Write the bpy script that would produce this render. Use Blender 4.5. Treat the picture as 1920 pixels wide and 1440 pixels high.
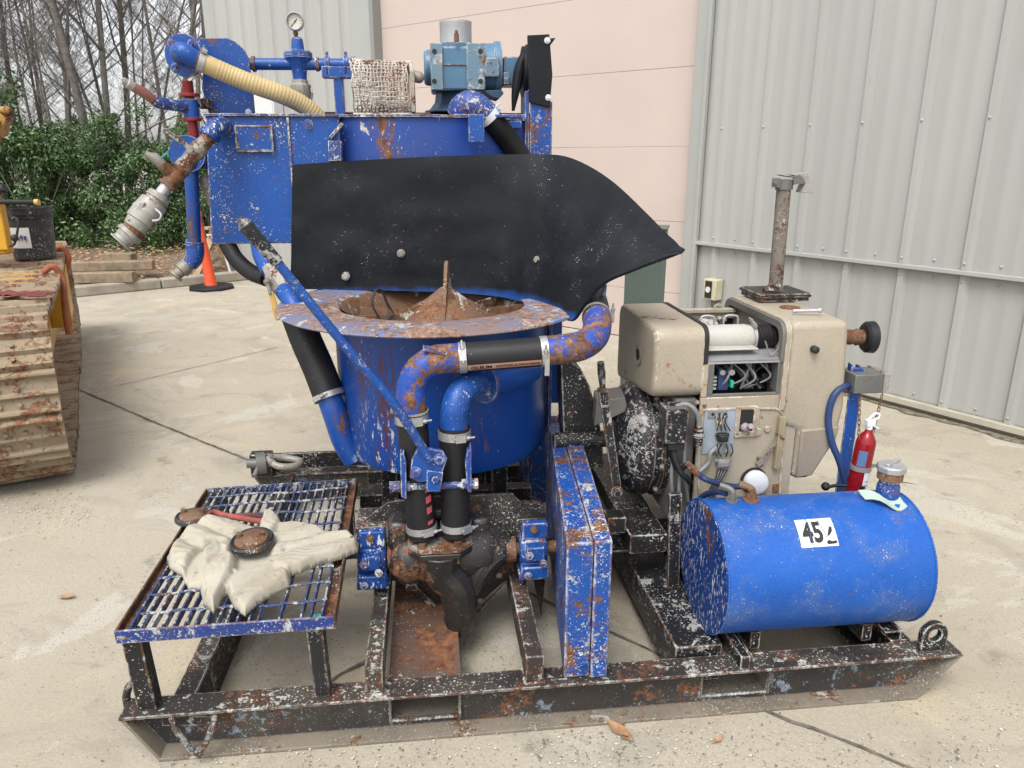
import bpy, bmesh, math, random
from mathutils import Vector, Matrix, noise
rnd = random.Random(7)
R = math.radians
V = Vector
sc = bpy.context.scene
col = sc.collection
for o in list(bpy.data.objects): bpy.data.objects.remove(o)

# ------------------------------------------------------------------ camera, world, sun
TH = R(16.7); F = 1400.0; H = 1.6
cam = bpy.data.objects.new('camera', bpy.data.cameras.new('camera'))
col.objects.link(cam)
cam.location = (0, 0, H); cam.rotation_euler = (math.pi/2 - TH, 0, 0)
cam.data.sensor_width = 36; cam.data.lens = F/1920*36
cam.data.clip_start = .05; cam.data.clip_end = 500
sc.camera = cam
SUN_EL, SUN_AZ = R(58), R(200)          # azimuth the light comes FROM, clockwise from +Y
w = bpy.data.worlds.new('World'); sc.world = w; w.use_nodes = True
nt = w.node_tree; bg = nt.nodes['Background']
sky = nt.nodes.new('ShaderNodeTexSky'); sky.sky_type = 'NISHITA'; sky.sun_disc = False
sky.sun_elevation = SUN_EL; sky.sun_rotation = SUN_AZ; sky.dust_density = 3; sky.air_density = 1.0
hs = nt.nodes.new('ShaderNodeHueSaturation'); hs.inputs['Saturation'].default_value = .22
nt.links.new(sky.outputs[0], hs.inputs['Color']); nt.links.new(hs.outputs[0], bg.inputs['Color'])
bg.inputs['Strength'].default_value = .15
sl = bpy.data.lights.new('sun', 'SUN'); sl.energy = 1.2; sl.angle = R(28); sl.color = (1, .97, .92)
so = bpy.data.objects.new('sun', sl); col.objects.link(so)
sd = V((math.sin(SUN_AZ)*math.cos(SUN_EL), math.cos(SUN_AZ)*math.cos(SUN_EL), math.sin(SUN_EL)))
so.rotation_euler = sd.to_track_quat('Z', 'Y').to_euler()
sc.view_settings.view_transform = 'Standard'; sc.view_settings.look = 'None'
sc.view_settings.exposure = 1.05; sc.view_settings.gamma = 1

# ------------------------------------------------------------------ surveying helpers (photo position + known depth -> metres)
YAW = R(6.4); OX, OY = -1.065, 1.675
ex = V((math.cos(YAW), math.sin(YAW), 0)); ey = V((-math.sin(YAW), math.cos(YAW), 0))
CL = V(((V((0, 0, 0))-V((OX, OY, 0))).dot(ex), (V((0, 0, 0))-V((OX, OY, 0))).dot(ey), H))
def ray(px, py):
    u = (px-960)/F; v = (py-720)/F
    return V((u, math.cos(TH)-v*math.sin(TH), -math.sin(TH)-v*math.cos(TH)))
def W(px, py, z=0):
    d = ray(px, py); t = (z-H)/d.z
    return V((d.x*t, d.y*t, z))
def WY(px, py, Y):
    d = ray(px, py); t = Y/d.y
    return V((d.x*t, Y, H+d.z*t))
def ld(px, py):
    d = ray(px, py); return V((d.dot(ex), d.dot(ey), d.z))
def m(px, py, ly):
    d = ld(px, py); return CL + d*((ly-CL.y)/d.y)
def mz(px, py, z):
    d = ld(px, py); return CL + d*((z-CL.z)/d.z)
def S(n, p):
    q = p-CL; wv = ex*q.x + ey*q.y
    return n/F*(wv.y*math.cos(TH) - q.z*math.sin(TH))

# ------------------------------------------------------------------ mesh builder
def catmull(pts, n=8):
    pts = [V(p) for p in pts]
    if len(pts) < 3: return pts
    P = [pts[0]*2-pts[1]] + pts + [pts[-1]*2-pts[-2]]
    out = []
    for i in range(1, len(P)-2):
        a, b, c, d = P[i-1:i+3]
        for k in range(n):
            t = k/n
            out.append(.5*((2*b)+(c-a)*t+(2*a-5*b+4*c-d)*t*t+(3*b-3*c+d-a)*t**3))
    out.append(pts[-1]); return out
def frame(ax):
    ax = V(ax).normalized(); u = ax.cross(V((0, 0, 1)))
    if u.length < .05: u = ax.cross(V((0, 1, 0)))
    u.normalize(); return ax, u, ax.cross(u).normalized()
class MB:
    def __init__(s): s.v = []; s.f = []; s.mi = []; s.cm = 0
    def add(s, vs, fs):
        o = len(s.v); s.v += [tuple(p) for p in vs]; s.f += [[i+o for i in f] for f in fs]; s.mi += [s.cm]*len(fs); return s
    def box(s, c, d, rot=None):
        vs = [V((x*d[0]/2, y*d[1]/2, z*d[2]/2)) for x in (-1, 1) for y in (-1, 1) for z in (-1, 1)]
        if rot is not None: vs = [rot @ p for p in vs]
        return s.add([p+V(c) for p in vs], [(0, 1, 3, 2), (4, 6, 7, 5), (0, 4, 5, 1), (2, 3, 7, 6), (0, 2, 6, 4), (1, 5, 7, 3)])
    def bx(s, a, b): return s.box([(a[i]+b[i])/2 for i in range(3)], [abs(b[i]-a[i]) for i in range(3)])
    def prism(s, poly, ax, a, b):      # poly in the two other axes, in order
        def P(p, t):
            q = list(p); q.insert('xyz'.index(ax), t); return q
        n = len(poly)
        return s.add([P(p, a) for p in poly]+[P(p, b) for p in poly],
                     [list(range(n))[::-1], list(range(n, 2*n))]+[(i, (i+1) % n, n+(i+1) % n, n+i) for i in range(n)])
    def slab(s, pts, off):             # any planar polygon of 3D points, extruded by off
        n = len(pts); pts = [V(p) for p in pts]; off = V(off)
        return s.add(pts+[p+off for p in pts], [list(range(n))[::-1], list(range(n, 2*n))]+[(i, (i+1) % n, n+(i+1) % n, n+i) for i in range(n)])
    def bar(s, p0, p1, wd, ht, up=(0, 0, 1)):
        p0, p1 = V(p0), V(p1); a = (p1-p0).normalized(); u = a.cross(V(up)).normalized(); k = u.cross(a)
        vs = [p+u*(x*wd/2)+k*(y*ht/2) for p in (p0, p1) for x, y in ((-1, -1), (1, -1), (1, 1), (-1, 1))]
        return s.add(vs, [(3, 2, 1, 0), (4, 5, 6, 7), (0, 1, 5, 4), (1, 2, 6, 5), (2, 3, 7, 6), (3, 0, 4, 7)])
    def tube(s, pts, r, seg=16, caps=True, smooth=0):
        if smooth:
            if isinstance(r, (list, tuple)):
                rr = [x.x for x in catmull([V((q, 0, 0)) for q in r], smooth)]; r = rr
            pts = catmull(pts, smooth)
        pts = [V(p) for p in pts]; n = len(pts); rs = r if isinstance(r, (list, tuple)) else [r]*n
        t0 = (pts[1]-pts[0]).normalized(); _, u, _ = frame(t0); vs = []
        for i, p in enumerate(pts):
            t = (pts[min(i+1, n-1)]-pts[max(i-1, 0)])
            t = t.normalized() if t.length > 1e-9 else t0
            u = (u-t*u.dot(t)).normalized(); k = t.cross(u)
            vs += [p+(u*math.cos(a)+k*math.sin(a))*rs[i] for a in [2*math.pi*j/seg for j in range(seg)]]
        fs = [(i*seg+j, i*seg+(j+1) % seg, (i+1)*seg+(j+1) % seg, (i+1)*seg+j) for i in range(n-1) for j in range(seg)]
        if caps: fs += [list(range(seg))[::-1], [(n-1)*seg+j for j in range(seg)]]
        return s.add(vs, fs)
    def cyl(s, p0, p1, r, seg=20, r1=None): return s.tube([p0, p1], [r, r if r1 is None else r1], seg)
    def lathe(s, prof, o, ax, seg=32, closed=False, cap=True):
        a, u, k = frame(ax); o = V(o); n = len(prof)
        vs = [o+a*h+(u*math.cos(t)+k*math.sin(t))*r for r, h in prof for t in [2*math.pi*j/seg for j in range(seg)]]
        rng = n if closed else n-1
        fs = [(i*seg+j, i*seg+(j+1) % seg, ((i+1) % n)*seg+(j+1) % seg, ((i+1) % n)*seg+j) for i in range(rng) for j in range(seg)]
        if not closed:
            if cap and prof[0][0] > 1e-5: fs.append(list(range(seg))[::-1])
            if cap and prof[-1][0] > 1e-5: fs.append([(n-1)*seg+j for j in range(seg)])
        return s.add(vs, fs)
    def ball(s, c, r, seg=12, rings=8):
        r = (r, r, r) if isinstance(r, (int, float)) else r
        vs = []; c = V(c)
        for i in range(rings+1):
            ph = math.pi*i/rings
            for j in range(seg):
                a = 2*math.pi*j/seg
                vs.append(c+V((r[0]*math.sin(ph)*math.cos(a), r[1]*math.sin(ph)*math.sin(a), r[2]*math.cos(ph))))
        return s.add(vs, [(i*seg+j, (i+1)*seg+j, (i+1)*seg+(j+1) % seg, i*seg+(j+1) % seg) for i in range(rings) for j in range(seg)])
    def bolt(s, p, ax, r=.009, h=.008, washer=True):
        p = V(p); a = V(ax).normalized()
        if washer: s.cyl(p, p+a*.003, r*1.5, 14); p = p+a*.003
        return s.cyl(p, p+a*h, r, 6)
    def sheet(s, grid, th):            # grid of rows of points, solid with thickness th
        nr, nc = len(grid), len(grid[0]); g = [[V(p) for p in row] for row in grid]; vs = []
        nn = []
        for i in range(nr):
            for j in range(nc):
                a = g[min(i+1, nr-1)][j]-g[max(i-1, 0)][j]; b = g[i][min(j+1, nc-1)]-g[i][max(j-1, 0)]
                q = a.cross(b); nn.append(q.normalized() if q.length > 1e-12 else V((0, 0, 1)))
        vs = [g[i][j]+nn[i*nc+j]*th/2 for i in range(nr) for j in range(nc)]+[g[i][j]-nn[i*nc+j]*th/2 for i in range(nr) for j in range(nc)]
        N = nr*nc; fs = []
        for i in range(nr-1):
            for j in range(nc-1):
                a = i*nc+j; fs.append((a, a+nc, a+nc+1, a+1)); fs.append((N+a, N+a+1, N+a+nc+1, N+a+nc))
        for i in range(nr-1):
            for j, fl in ((0, 0), (nc-1, 1)):
                a = i*nc+j; q = (a, N+a, N+a+nc, a+nc); fs.append(q[::-1] if fl else q)
        for j in range(nc-1):
            for i, fl in ((0, 1), (nr-1, 0)):
                a = i*nc+j; q = (a, N+a, N+a+1, a+1); fs.append(q[::-1] if fl else q)
        return s.add(vs, fs)
def obj(name, mb, mat, parent=None, bevel=0, label=None, sharp=35, flat=False, sub=0):
    me = bpy.data.meshes.new(name); me.from_pydata(mb.v, [], mb.f); me.validate(clean_customdata=False)
    mats = mat if isinstance(mat, (list, tuple)) else [mat]
    for q in mats: me.materials.append(q)
    if len(mats) > 1 and len(mb.mi) == len(me.polygons): me.polygons.foreach_set('material_index', mb.mi)
    if len(mb.f) < 60000:
        b = bmesh.new(); b.from_mesh(me); bmesh.ops.recalc_face_normals(b, faces=b.faces); b.to_mesh(me); b.free()
    if not flat:
        me.polygons.foreach_set('use_smooth', [True]*len(me.polygons)); me.set_sharp_from_angle(angle=R(sharp))
    o = bpy.data.objects.new(name, me); col.objects.link(o)
    if parent: o.parent = parent
    if bevel:
        bm_ = o.modifiers.new('bevel', 'BEVEL'); bm_.width = bevel; bm_.segments = 2; bm_.limit_method = 'ANGLE'; bm_.angle_limit = R(40)
    if sub:
        sm_ = o.modifiers.new('sub', 'SUBSURF'); sm_.levels = sub; sm_.render_levels = sub
    if label: o['label'] = label
    return o
def tag(o, label, cat, group=None, kind=None):
    o['label'] = label; o['category'] = cat
    if group: o['group'] = group
    if kind: o['kind'] = kind
    return o
def thing(name, label, cat, loc=(0, 0, 0), rz=0, group=None):
    o = bpy.data.objects.new(name, None); col.objects.link(o); o.location = loc; o.rotation_euler = (0, 0, rz)
    o.empty_display_size = .1
    return tag(o, label, cat, group)
def struct(name, mb, mat, **k):
    o = obj(name, mb, mat, **k); o['kind'] = 'structure'; return o
def copy_tree(o, parent=None):
    c = o.copy(); col.objects.link(c); c.parent = parent
    for ch in [q for q in bpy.data.objects if q.parent == o]: copy_tree(ch, c)
    return c

# ------------------------------------------------------------------ materials
class N:
    def __init__(s, name, rough=.6, metal=0.0):
        s.m = bpy.data.materials.new(name); s.m.use_nodes = True; s.t = s.m.node_tree
        s.b = s.t.nodes['Principled BSDF']; s.b.inputs['Roughness'].default_value = rough; s.b.inputs['Metallic'].default_value = metal
        s.co = s.t.nodes.new('ShaderNodeTexCoord').outputs['Object']
    def map(s, scale=(1, 1, 1), rot=(0, 0, 0)):
        n = s.t.nodes.new('ShaderNodeMapping'); n.inputs['Scale'].default_value = scale; n.inputs['Rotation'].default_value = rot
        s.t.links.new(s.co, n.inputs[0]); return n.outputs[0]
    def noise(s, scale, detail=6, rough=.6, co=None, dist=0):
        n = s.t.nodes.new('ShaderNodeTexNoise'); n.inputs['Scale'].default_value = scale; n.inputs['Detail'].default_value = detail
        n.inputs['Roughness'].default_value = rough; n.inputs['Distortion'].default_value = dist
        s.t.links.new(co or s.co, n.inputs['Vector']); return n.outputs[0]
    def vor(s, scale, co=None, feat='F1'):
        n = s.t.nodes.new('ShaderNodeTexVoronoi'); n.inputs['Scale'].default_value = scale; n.feature = feat
        s.t.links.new(co or s.co, n.inputs['Vector']); return n
    def ramp(s, x, a, b, va=0.0, vb=1.0):
        n = s.t.nodes.new('ShaderNodeMapRange'); n.inputs[1].default_value = a; n.inputs[2].default_value = b
        n.inputs[3].default_value = va; n.inputs[4].default_value = vb; s.t.links.new(x, n.inputs[0]); return n.outputs[0]
    def math(s, op, a, b):
        n = s.t.nodes.new('ShaderNodeMath'); n.operation = op
        for i, q in enumerate((a, b)):
            if isinstance(q, (int, float)): n.inputs[i].default_value = q
            else: s.t.links.new(q, n.inputs[i])
        return n.outputs[0]
    def mix(s, f, a, b):
        n = s.t.nodes.new('ShaderNodeMix'); n.data_type = 'RGBA'
        for i, q in ((0, f), (6, a), (7, b)):
            if isinstance(q, (int, float)): n.inputs[i].default_value = q
            elif isinstance(q, (tuple, list)): n.inputs[i].default_value = (*q[:3], 1)
            else: s.t.links.new(q, n.inputs[i])
        return n.outputs[2]
    def out(s, colr, rough=None, bump=None, bs=.3, bd=.002, metal=None):
        if isinstance(colr, (tuple, list)): s.b.inputs['Base Color'].default_value = (*colr, 1)
        else: s.t.links.new(colr, s.b.inputs['Base Color'])
        if rough is not None: s.t.links.new(rough, s.b.inputs['Roughness'])
        if metal is not None: s.t.links.new(metal, s.b.inputs['Metallic'])
        if bump is not None:
            n = s.t.nodes.new('ShaderNodeBump'); n.inputs['Strength'].default_value = bs; n.inputs['Distance'].default_value = bd
            s.t.links.new(bump, n.inputs['Height']); s.t.links.new(n.outputs[0], s.b.inputs['Normal'])
        return s.m
def worn(name, base, base2=None, rough=.45, rust=.62, rsc=7, splat=.6, ssc=60, big=.68, bsc=9, streak=1.0, scol=(.62, .62, .58),
         rcol=((.075, .028, .014), (.20, .088, .04)), metal=0.0, bump=.35, dirt=0.0, dcol=(.14, .12, .09), spec=.38, spray=None, stain=None, edge=0.0):
    """Painted metal: tone drift, rust patches above `rust`, spray dots gated by `splat`, larger pale chips above `big`."""
    base2 = base2 or tuple(c*.75 for c in base); base = tuple(c*.76 for c in base); base2 = tuple(c*.76 for c in base2); scol = tuple(c*.8 for c in scol)
    n = N(name, rough, metal)
    st = n.map((1, 1, streak)) if streak != 1 else n.co
    c = n.mix(n.ramp(n.noise(3.5, 5, .6), .35, .65), base, base2)
    fine = n.noise(140, 3, .6)
    c = n.mix(n.ramp(fine, .3, .7, 0, .18), c, tuple(min(1, x*1.7+.02) for x in base))
    h = n.math('MULTIPLY', n.noise(30, 4, .6), .4)
    rg = n.ramp(fine, .3, .7, rough-.08, rough+.1)
    if dirt:
        dm = n.math('MULTIPLY', n.ramp(n.noise(5, 8, .65, st), .48, .66), dirt); c = n.mix(dm, c, dcol)
    if rust < 1:
        f1 = n.noise(rsc, 9, .66, st, .4); f2 = n.noise(rsc*6.5, 8, .72, st)
        fm = n.math('ADD', n.math('MULTIPLY', f1, .62), n.math('MULTIPLY', f2, .38))
        rt_ = .5+(rust-.5)*.66
        rm = n.ramp(fm, rt_, rt_+.012)
        halo = n.ramp(fm, rt_-.035, rt_, 0, .45)
        c = n.mix(halo, c, tuple(x*.35+y*.4 for x, y in zip(base, rcol[1])))
        rc = n.mix(n.ramp(n.noise(38, 8, .75), .40, .60), rcol[0], rcol[1])
        rc = n.mix(n.ramp(n.noise(9, 4, .6), .5, .7, 0, .6), rc, tuple(x*.45 for x in rcol[0]))
        c = n.mix(rm, c, rc); rg = n.math('MAXIMUM', rg, n.math('MULTIPLY', rm, .88)); h = n.math('SUBTRACT', h, n.math('MULTIPLY', rm, .6))
    if big < 1:
        b1 = n.noise(bsc, 12, .72, st, .6); b2 = n.noise(bsc*4, 6, .7, st)
        bm_ = n.math('ADD', n.math('MULTIPLY', b1, .68), n.math('MULTIPLY', b2, .32))
        bt = .5+(big-.5)*.76
        bm = n.ramp(bm_, bt, bt+.012)
        bc = n.mix(n.ramp(n.noise(60, 5, .7), .4, .6), scol, tuple(x*.55 for x in scol))
        c = n.mix(bm, c, bc); rg = n.math('MAXIMUM', rg, n.math('MULTIPLY', bm, .9)); h = n.math('ADD', h, n.math('MULTIPLY', bm, .6))
    if splat < 1:
        gate = n.noise(5, 7, .65, st); s1 = n.noise(ssc*1.1, 3, .55, st, .3); s2 = n.noise(ssc*2.6, 2, .5, st)
        t1 = n.ramp(gate, splat-.14, splat+.16, .80, .60); t2 = n.ramp(gate, splat-.2, splat+.12, .78, .62)
        d1 = n.ramp(n.math('SUBTRACT', s1, t1), 0, .02); d2 = n.ramp(n.math('SUBTRACT', s2, t2), 0, .02)
        sm = n.math('MAXIMUM', d1, d2)
        c = n.mix(n.math('MULTIPLY', sm, .92), c, scol); rg = n.math('MAXIMUM', rg, n.math('MULTIPLY', sm, .9)); h = n.math('ADD', h, n.math('MULTIPLY', sm, .5))
    if edge:       # paint knocked off along real edges, found from the bevelled normal
        bv = n.t.nodes.new('ShaderNodeBevel'); bv.samples = 4; bv.inputs['Radius'].default_value = edge
        ge = n.t.nodes.new('ShaderNodeNewGeometry'); dt = n.t.nodes.new('ShaderNodeVectorMath'); dt.operation = 'DOT_PRODUCT'
        n.t.links.new(bv.outputs[0], dt.inputs[0]); n.t.links.new(ge.outputs['True Normal'], dt.inputs[1])
        em = n.math('SUBTRACT', n.ramp(dt.outputs['Value'], .90, 1.0, .30, 0), n.ramp(n.noise(55, 8, .75), .38, .68, 0, .33))
        em = n.ramp(em, .0, .03); ec = n.mix(n.ramp(n.noise(30, 4, .6), .46, .54), scol, rcol[1])
        c = n.mix(em, c, ec); rg = n.math('MAXIMUM', rg, n.math('MULTIPLY', em, .85))
    if stain:      # run of rust and dried grout down the wall, from x0 to x1
        sx = n.t.nodes.new('ShaderNodeSeparateXYZ'); n.t.links.new(n.co, sx.inputs[0])
        xm_ = n.math('MULTIPLY', n.ramp(sx.outputs[0], stain[0]-.03, stain[0]+.04), n.ramp(sx.outputs[0], stain[1]-.04, stain[1]+.03, 1, 0))
        dr = n.noise(30, 7, .7, n.map((1, 1, .10))); ds = n.noise(42, 5, .7, n.map((1, 1, .35)))
        k1 = n.math('MULTIPLY', xm_, n.ramp(dr, .50, .58)); k1 = n.math('MULTIPLY', k1, n.ramp(n.noise(18, 5, .7), .38, .5))
        c = n.mix(n.math('MULTIPLY', k1, .9), c, (.075, .022, .016))
        zf = n.math('MULTIPLY', xm_, n.ramp(sx.outputs[2], .66, .82, 1, 0)); k2 = n.math('MULTIPLY', zf, n.ramp(ds, .57, .60)); c = n.mix(k2, c, scol)
    if spec is not None: n.b.inputs['Specular IOR Level'].default_value = spec
    if spray is not None:
        sp = n.t.nodes.new('ShaderNodeSeparateXYZ'); n.t.links.new(n.co, sp.inputs[0])
        z = n.math('ADD', sp.outputs[2], n.math('MULTIPLY', n.noise(14, 6, .6), -.05))
        c = n.mix(n.ramp(z, spray[0], spray[1], .5, 0), c, (.02, .10, .42))
    return n.out(c, rg, h, bump, .003)
BL = (.005, .074, .335); BL2 = (.004, .054, .27)
M = {}
M['blue'] = worn('blue_paint', BL, BL2, .42, rust=.64, splat=.54, ssc=70, big=.66, dirt=.4, dcol=(.02, .045, .13), edge=0.005)
M['blue_tub'] = worn('blue_tub_paint', BL, (.006, .048, .30), .36, rust=.67, rsc=4, splat=.64, ssc=80, big=.76, streak=.3, dirt=.25, dcol=(.03, .05, .11), stain=(.60, .79))
M['blue_tank'] = worn('blue_fuel_tank_paint', (.006, .098, .43), (.006, .074, .34), .40, rust=.68, rsc=6, splat=.55, ssc=95, big=.70, bsc=14, dirt=.6, dcol=(.085, .125, .24))
M['blue_end'] = worn('blue_spattered_paint', (.006, .05, .25), None, .42, rust=.66, splat=.40, ssc=60, big=.63, bsc=16, streak=.3)
M['blue_heavy'] = worn('blue_chipped_paint', BL, BL2, .45, rust=.565, rsc=7, splat=.44, ssc=75, big=.595, bsc=15, edge=0.009)
M['blue_rusty'] = worn('blue_rusty_paint', (.014, .07, .42), BL2, .45, rust=.50, rsc=13, splat=.6, ssc=70, big=.68, rcol=((.085, .035, .016), (.25, .125, .055)))
M['blue_drum'] = worn('blue_weathered_drum_paint', (.008, .055, .33), (.03, .065, .20), .5, rust=.60, rsc=5, splat=.58, ssc=60, big=.63, bsc=7, streak=.45)
M['blue_dirty'] = worn('blue_dirty_metal', (.02, .06, .28), (.02, .035, .10), .5, rust=.58, rsc=10, splat=.40, ssc=70, big=.56, bsc=18, edge=0.005)
M['drop'] = worn('rust_streaked_blue_pipe', BL, BL2, .45, rust=.55, rsc=9, splat=.6, ssc=80, big=.68, streak=.3, rcol=((.05, .03, .022), (.13, .075, .05)))
M['rim'] = worn('rusty_blue_rim', (.12, .18, .34), (.24, .16, .13), .6, rust=.495, rsc=5, splat=.5, ssc=90, big=.585, bsc=8, scol=(.52, .55, .58), rcol=((.10, .05, .03), (.33, .20, .14)))
M['cone'] = worn('rust_with_grout', (.13, .07, .04), (.22, .14, .09), .85, rust=.52, rsc=7, splat=.58, ssc=90, big=.57, scol=(.6, .57, .5))
M['black'] = worn('black_paint_spattered', (.009, .009, .010), (.018, .018, .019), .45, rust=.66, splat=.50, ssc=70, big=.66, bsc=13, spec=.35, edge=0.006)
M['black_spat'] = worn('black_heavily_spattered', (.010, .010, .012), (.02, .02, .024), .4, rust=.75, splat=.44, ssc=60, big=.575, bsc=14, scol=(.42, .42, .40), spec=.35, edge=0.007)
M['skid'] = worn('rusty_black_skid', (.022, .020, .020), (.05, .040, .034), .6, rust=.56, rsc=6, splat=.44, ssc=55, big=.585, bsc=12, rcol=((.055, .026, .018), (.125, .06, .038)), scol=(.50, .50, .46), dirt=.35, spec=.3, edge=0.007)
M['skid_dusty'] = worn('dusty_skid_flange', (.17, .145, .11), (.26, .225, .175), .88, rust=.60, rsc=9, splat=.46, ssc=80, big=.60, scol=(.45, .42, .36), dirt=.5, dcol=(.07, .058, .045))
M['skid_web'] = worn('dirty_skid_web', (.028, .026, .025), (.06, .05, .042), .65, rust=.60, rsc=8, splat=.44, ssc=60, big=.585, bsc=11, scol=(.26, .31, .36), dirt=.55, dcol=(.10, .085, .065), edge=0.006)
M['rustplate'] = worn('rusty_floor_plate', (.085, .045, .032), (.13, .095, .08), .8, rust=.5, rsc=7, splat=.52, ssc=60, big=.63, scol=(.5, .47, .4))
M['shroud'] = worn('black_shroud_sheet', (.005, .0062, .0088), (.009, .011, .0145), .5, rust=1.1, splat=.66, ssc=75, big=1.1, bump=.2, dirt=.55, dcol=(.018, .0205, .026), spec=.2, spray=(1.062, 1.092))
M['rubber'] = worn('black_rubber_hose', (.009, .009, .010), (.015, .015, .017), .5, rust=1.1, splat=.70, ssc=70, big=.76, bump=.15, dirt=.3, dcol=(.035, .035, .036), spec=.3)
M['castblack'] = worn('black_cast_iron', (.009, .009, .009), (.032, .028, .026), .36, rust=.61, rsc=7, splat=.54, ssc=80, big=.66, bsc=14, spec=.5, dirt=.35, dcol=(.055, .048, .042))
M['flange'] = worn('rusty_white_flange', (.35, .34, .31), (.10, .06, .04), .75, rust=.5, rsc=13, splat=.5, ssc=60, big=.66)
M['steel'] = worn('clamp_steel', (.55, .55, .54), (.4, .4, .4), .38, rust=.70, splat=.8, big=1.1, metal=.65, bump=.1)
M['galv'] = worn('galvanised_fitting', (.42, .41, .38), (.27, .24, .20), .55, rust=.60, rsc=12, splat=.52, big=.61, bsc=20, metal=.3, dirt=.5, dcol=(.12, .09, .065), scol=(.6, .57, .5))
M['oldvalve'] = worn('rusty_brass_valve', (.22, .19, .15), (.30, .27, .23), .6, rust=.53, rsc=14, splat=.5, big=.60, bsc=20, metal=.25)
M['alum'] = worn('aluminium_dull', (.55, .55, .56), (.44, .44, .46), .42, rust=1.1, splat=.9, big=1.1, metal=.6, bump=.1)
M['rustypipe'] = worn('rusty_steel', (.13, .065, .035), (.22, .15, .10), .8, rust=.5, rsc=14, splat=.55, big=.66, scol=(.55, .5, .4))
M['tan'] = worn('tan_engine_paint', (.405, .35, .265), (.34, .295, .225), .42, rust=.66, rsc=6, splat=1.2, big=1.1, bump=.12, rcol=((.14, .06, .03), (.32, .16, .08)), edge=0.005)
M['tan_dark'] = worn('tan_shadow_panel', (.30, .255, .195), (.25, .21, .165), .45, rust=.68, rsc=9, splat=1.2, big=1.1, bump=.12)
M['greymetal'] = worn('grey_frame_metal', (.13, .13, .125), (.22, .21, .19), .5, rust=.64, rsc=12, splat=.7, big=.7, metal=.2)
M['white'] = worn('white_engine_paint', (.50, .485, .44), (.42, .40, .355), .4, rust=.74, splat=1.2, big=1.1, bump=.1)
M['cap_white'] = worn('white_cap_paint', (.74, .76, .78), None, .4, rust=1.1, splat=1.2, big=1.1, bump=.05)
M['gear'] = worn('light_blue_gearbox_paint', (.085, .19, .30), (.065, .15, .24), .4, rust=.72, rsc=8, splat=.68, ssc=80, big=.72, bump=.15, edge=0.005)
M['gear_pad'] = worn('chipped_gearbox_pad', (.12, .21, .29), (.16, .23, .28), .5, rust=.60, rsc=9, splat=.58, ssc=80, big=.565, bsc=13, scol=(.5, .5, .48), edge=0.006)
M['gear_dark'] = worn('dark_blue_gearbox_base', (.02, .055, .11), None, .45, rust=.72, splat=.75, big=.75)
M['mesh'] = worn('grout_coated_wire', (.70, .67, .61), (.30, .22, .17), .8, rust=.56, rsc=16, splat=.6, big=.7, rcol=((.1, .05, .03), (.25, .13, .08)))
M['grate'] = worn('blue_grate_paint', (.016, .045, .16), (.06, .065, .085), .5, rust=.60, rsc=14, splat=.42, ssc=75, big=.525, bsc=20, scol=(.5, .51, .5))
M['grate_front'] = worn('blue_grate_frame_paint', (.010, .035, .21), (.03, .05, .15), .45, rust=.62, rsc=8, splat=.44, ssc=70, big=.535, bsc=10, scol=(.5, .51, .5), edge=0.006)
M['grate_rust'] = worn('grate_rusty_edge', (.06, .032, .022), (.11, .05, .03), .7, rust=.5, splat=.5, big=.62)
M['ltan'] = worn('pale_lifting_lug', (.4, .36, .28), None, .6, rust=.6, rsc=14, splat=1.2, big=1.1)
M['red'] = worn('red_paint', (.28, .02, .025), None, .5, rust=.7, splat=.66, big=.75)
M['redext'] = worn('extinguisher_red', (.27, .005, .009), (.21, .004, .008), .2, rust=1.1, splat=1.2, big=1.1, bump=.03)
M['yellow'] = worn('yellow_machine_paint', (.62, .33, .02), (.5, .26, .02), .4, rust=.66, splat=.9, big=1.1, rcol=((.1, .05, .02), (.25, .13, .05)))
M['track'] = worn('muddy_rusty_track', (.29, .22, .14), (.35, .28, .19), .85, rust=.545, rsc=8, splat=.50, ssc=40, big=.60, bsc=12, scol=(.38, .33, .25), rcol=((.12, .05, .025), (.27, .13, .07)), bump=.8)
M['pipe_old'] = worn('sooty_exhaust_pipe', (.14, .11, .09), (.28, .25, .21), .7, rust=.56, rsc=14, splat=.5, ssc=50, big=.60, bsc=22, scol=(.5, .47, .4), rcol=((.05, .03, .025), (.14, .075, .05)))
M['bucket'] = worn('black_plastic_bucket', (.022, .023, .026), (.035, .035, .04), .45, rust=1.1, splat=.48, ssc=50, big=.60, bsc=14, scol=(.42, .41, .38))
def plain(name, c, rough=.6, metal=0, var=.15, sc_=12, bump=.1):
    c = tuple(x*.8 for x in c); n = N(name, rough, metal); cc = n.mix(n.ramp(n.noise(sc_, 6, .6), .35, .65), c, tuple(x*(1-var) for x in c))
    return n.out(cc, None, n.noise(sc_*4, 4, .6), bump, .002)
M['cream'] = plain('cream_ribbed_hose', (.60, .45, .21), .45)
M['sticker'] = plain('white_sticker', (.72, .73, .72), .5, var=.1, sc_=40)
M['ink'] = plain('black_ink', (.015, .015, .015), .6)
M['tape'] = plain('teal_tape', (.10, .55, .48), .5)
M['palegreen'] = plain('pale_green_rag', (.45, .58, .50), .8)
M['pink'] = plain('pink_hose_band', (.55, .31, .23), .55, var=.2)
M['pinkred'] = plain('red_dash', (.55, .09, .11), .55)
M['green'] = plain('green_plastic', (.01, .45, .25), .4)
M['darkgreen'] = plain('green_bollard_paint', (.105, .14, .115), .5, var=.12, sc_=5)
M['woodhandle'] = plain('yellow_handle', (.62, .37, .09), .45)
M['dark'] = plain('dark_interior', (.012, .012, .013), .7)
M['grey'] = plain('grey_plastic', (.22, .22, .22), .5)
M['hoseblue'] = worn('blue_small_hose', (.02, .05, .16), (.02, .03, .07), .5, rust=1.1, splat=.7, big=.75)
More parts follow.
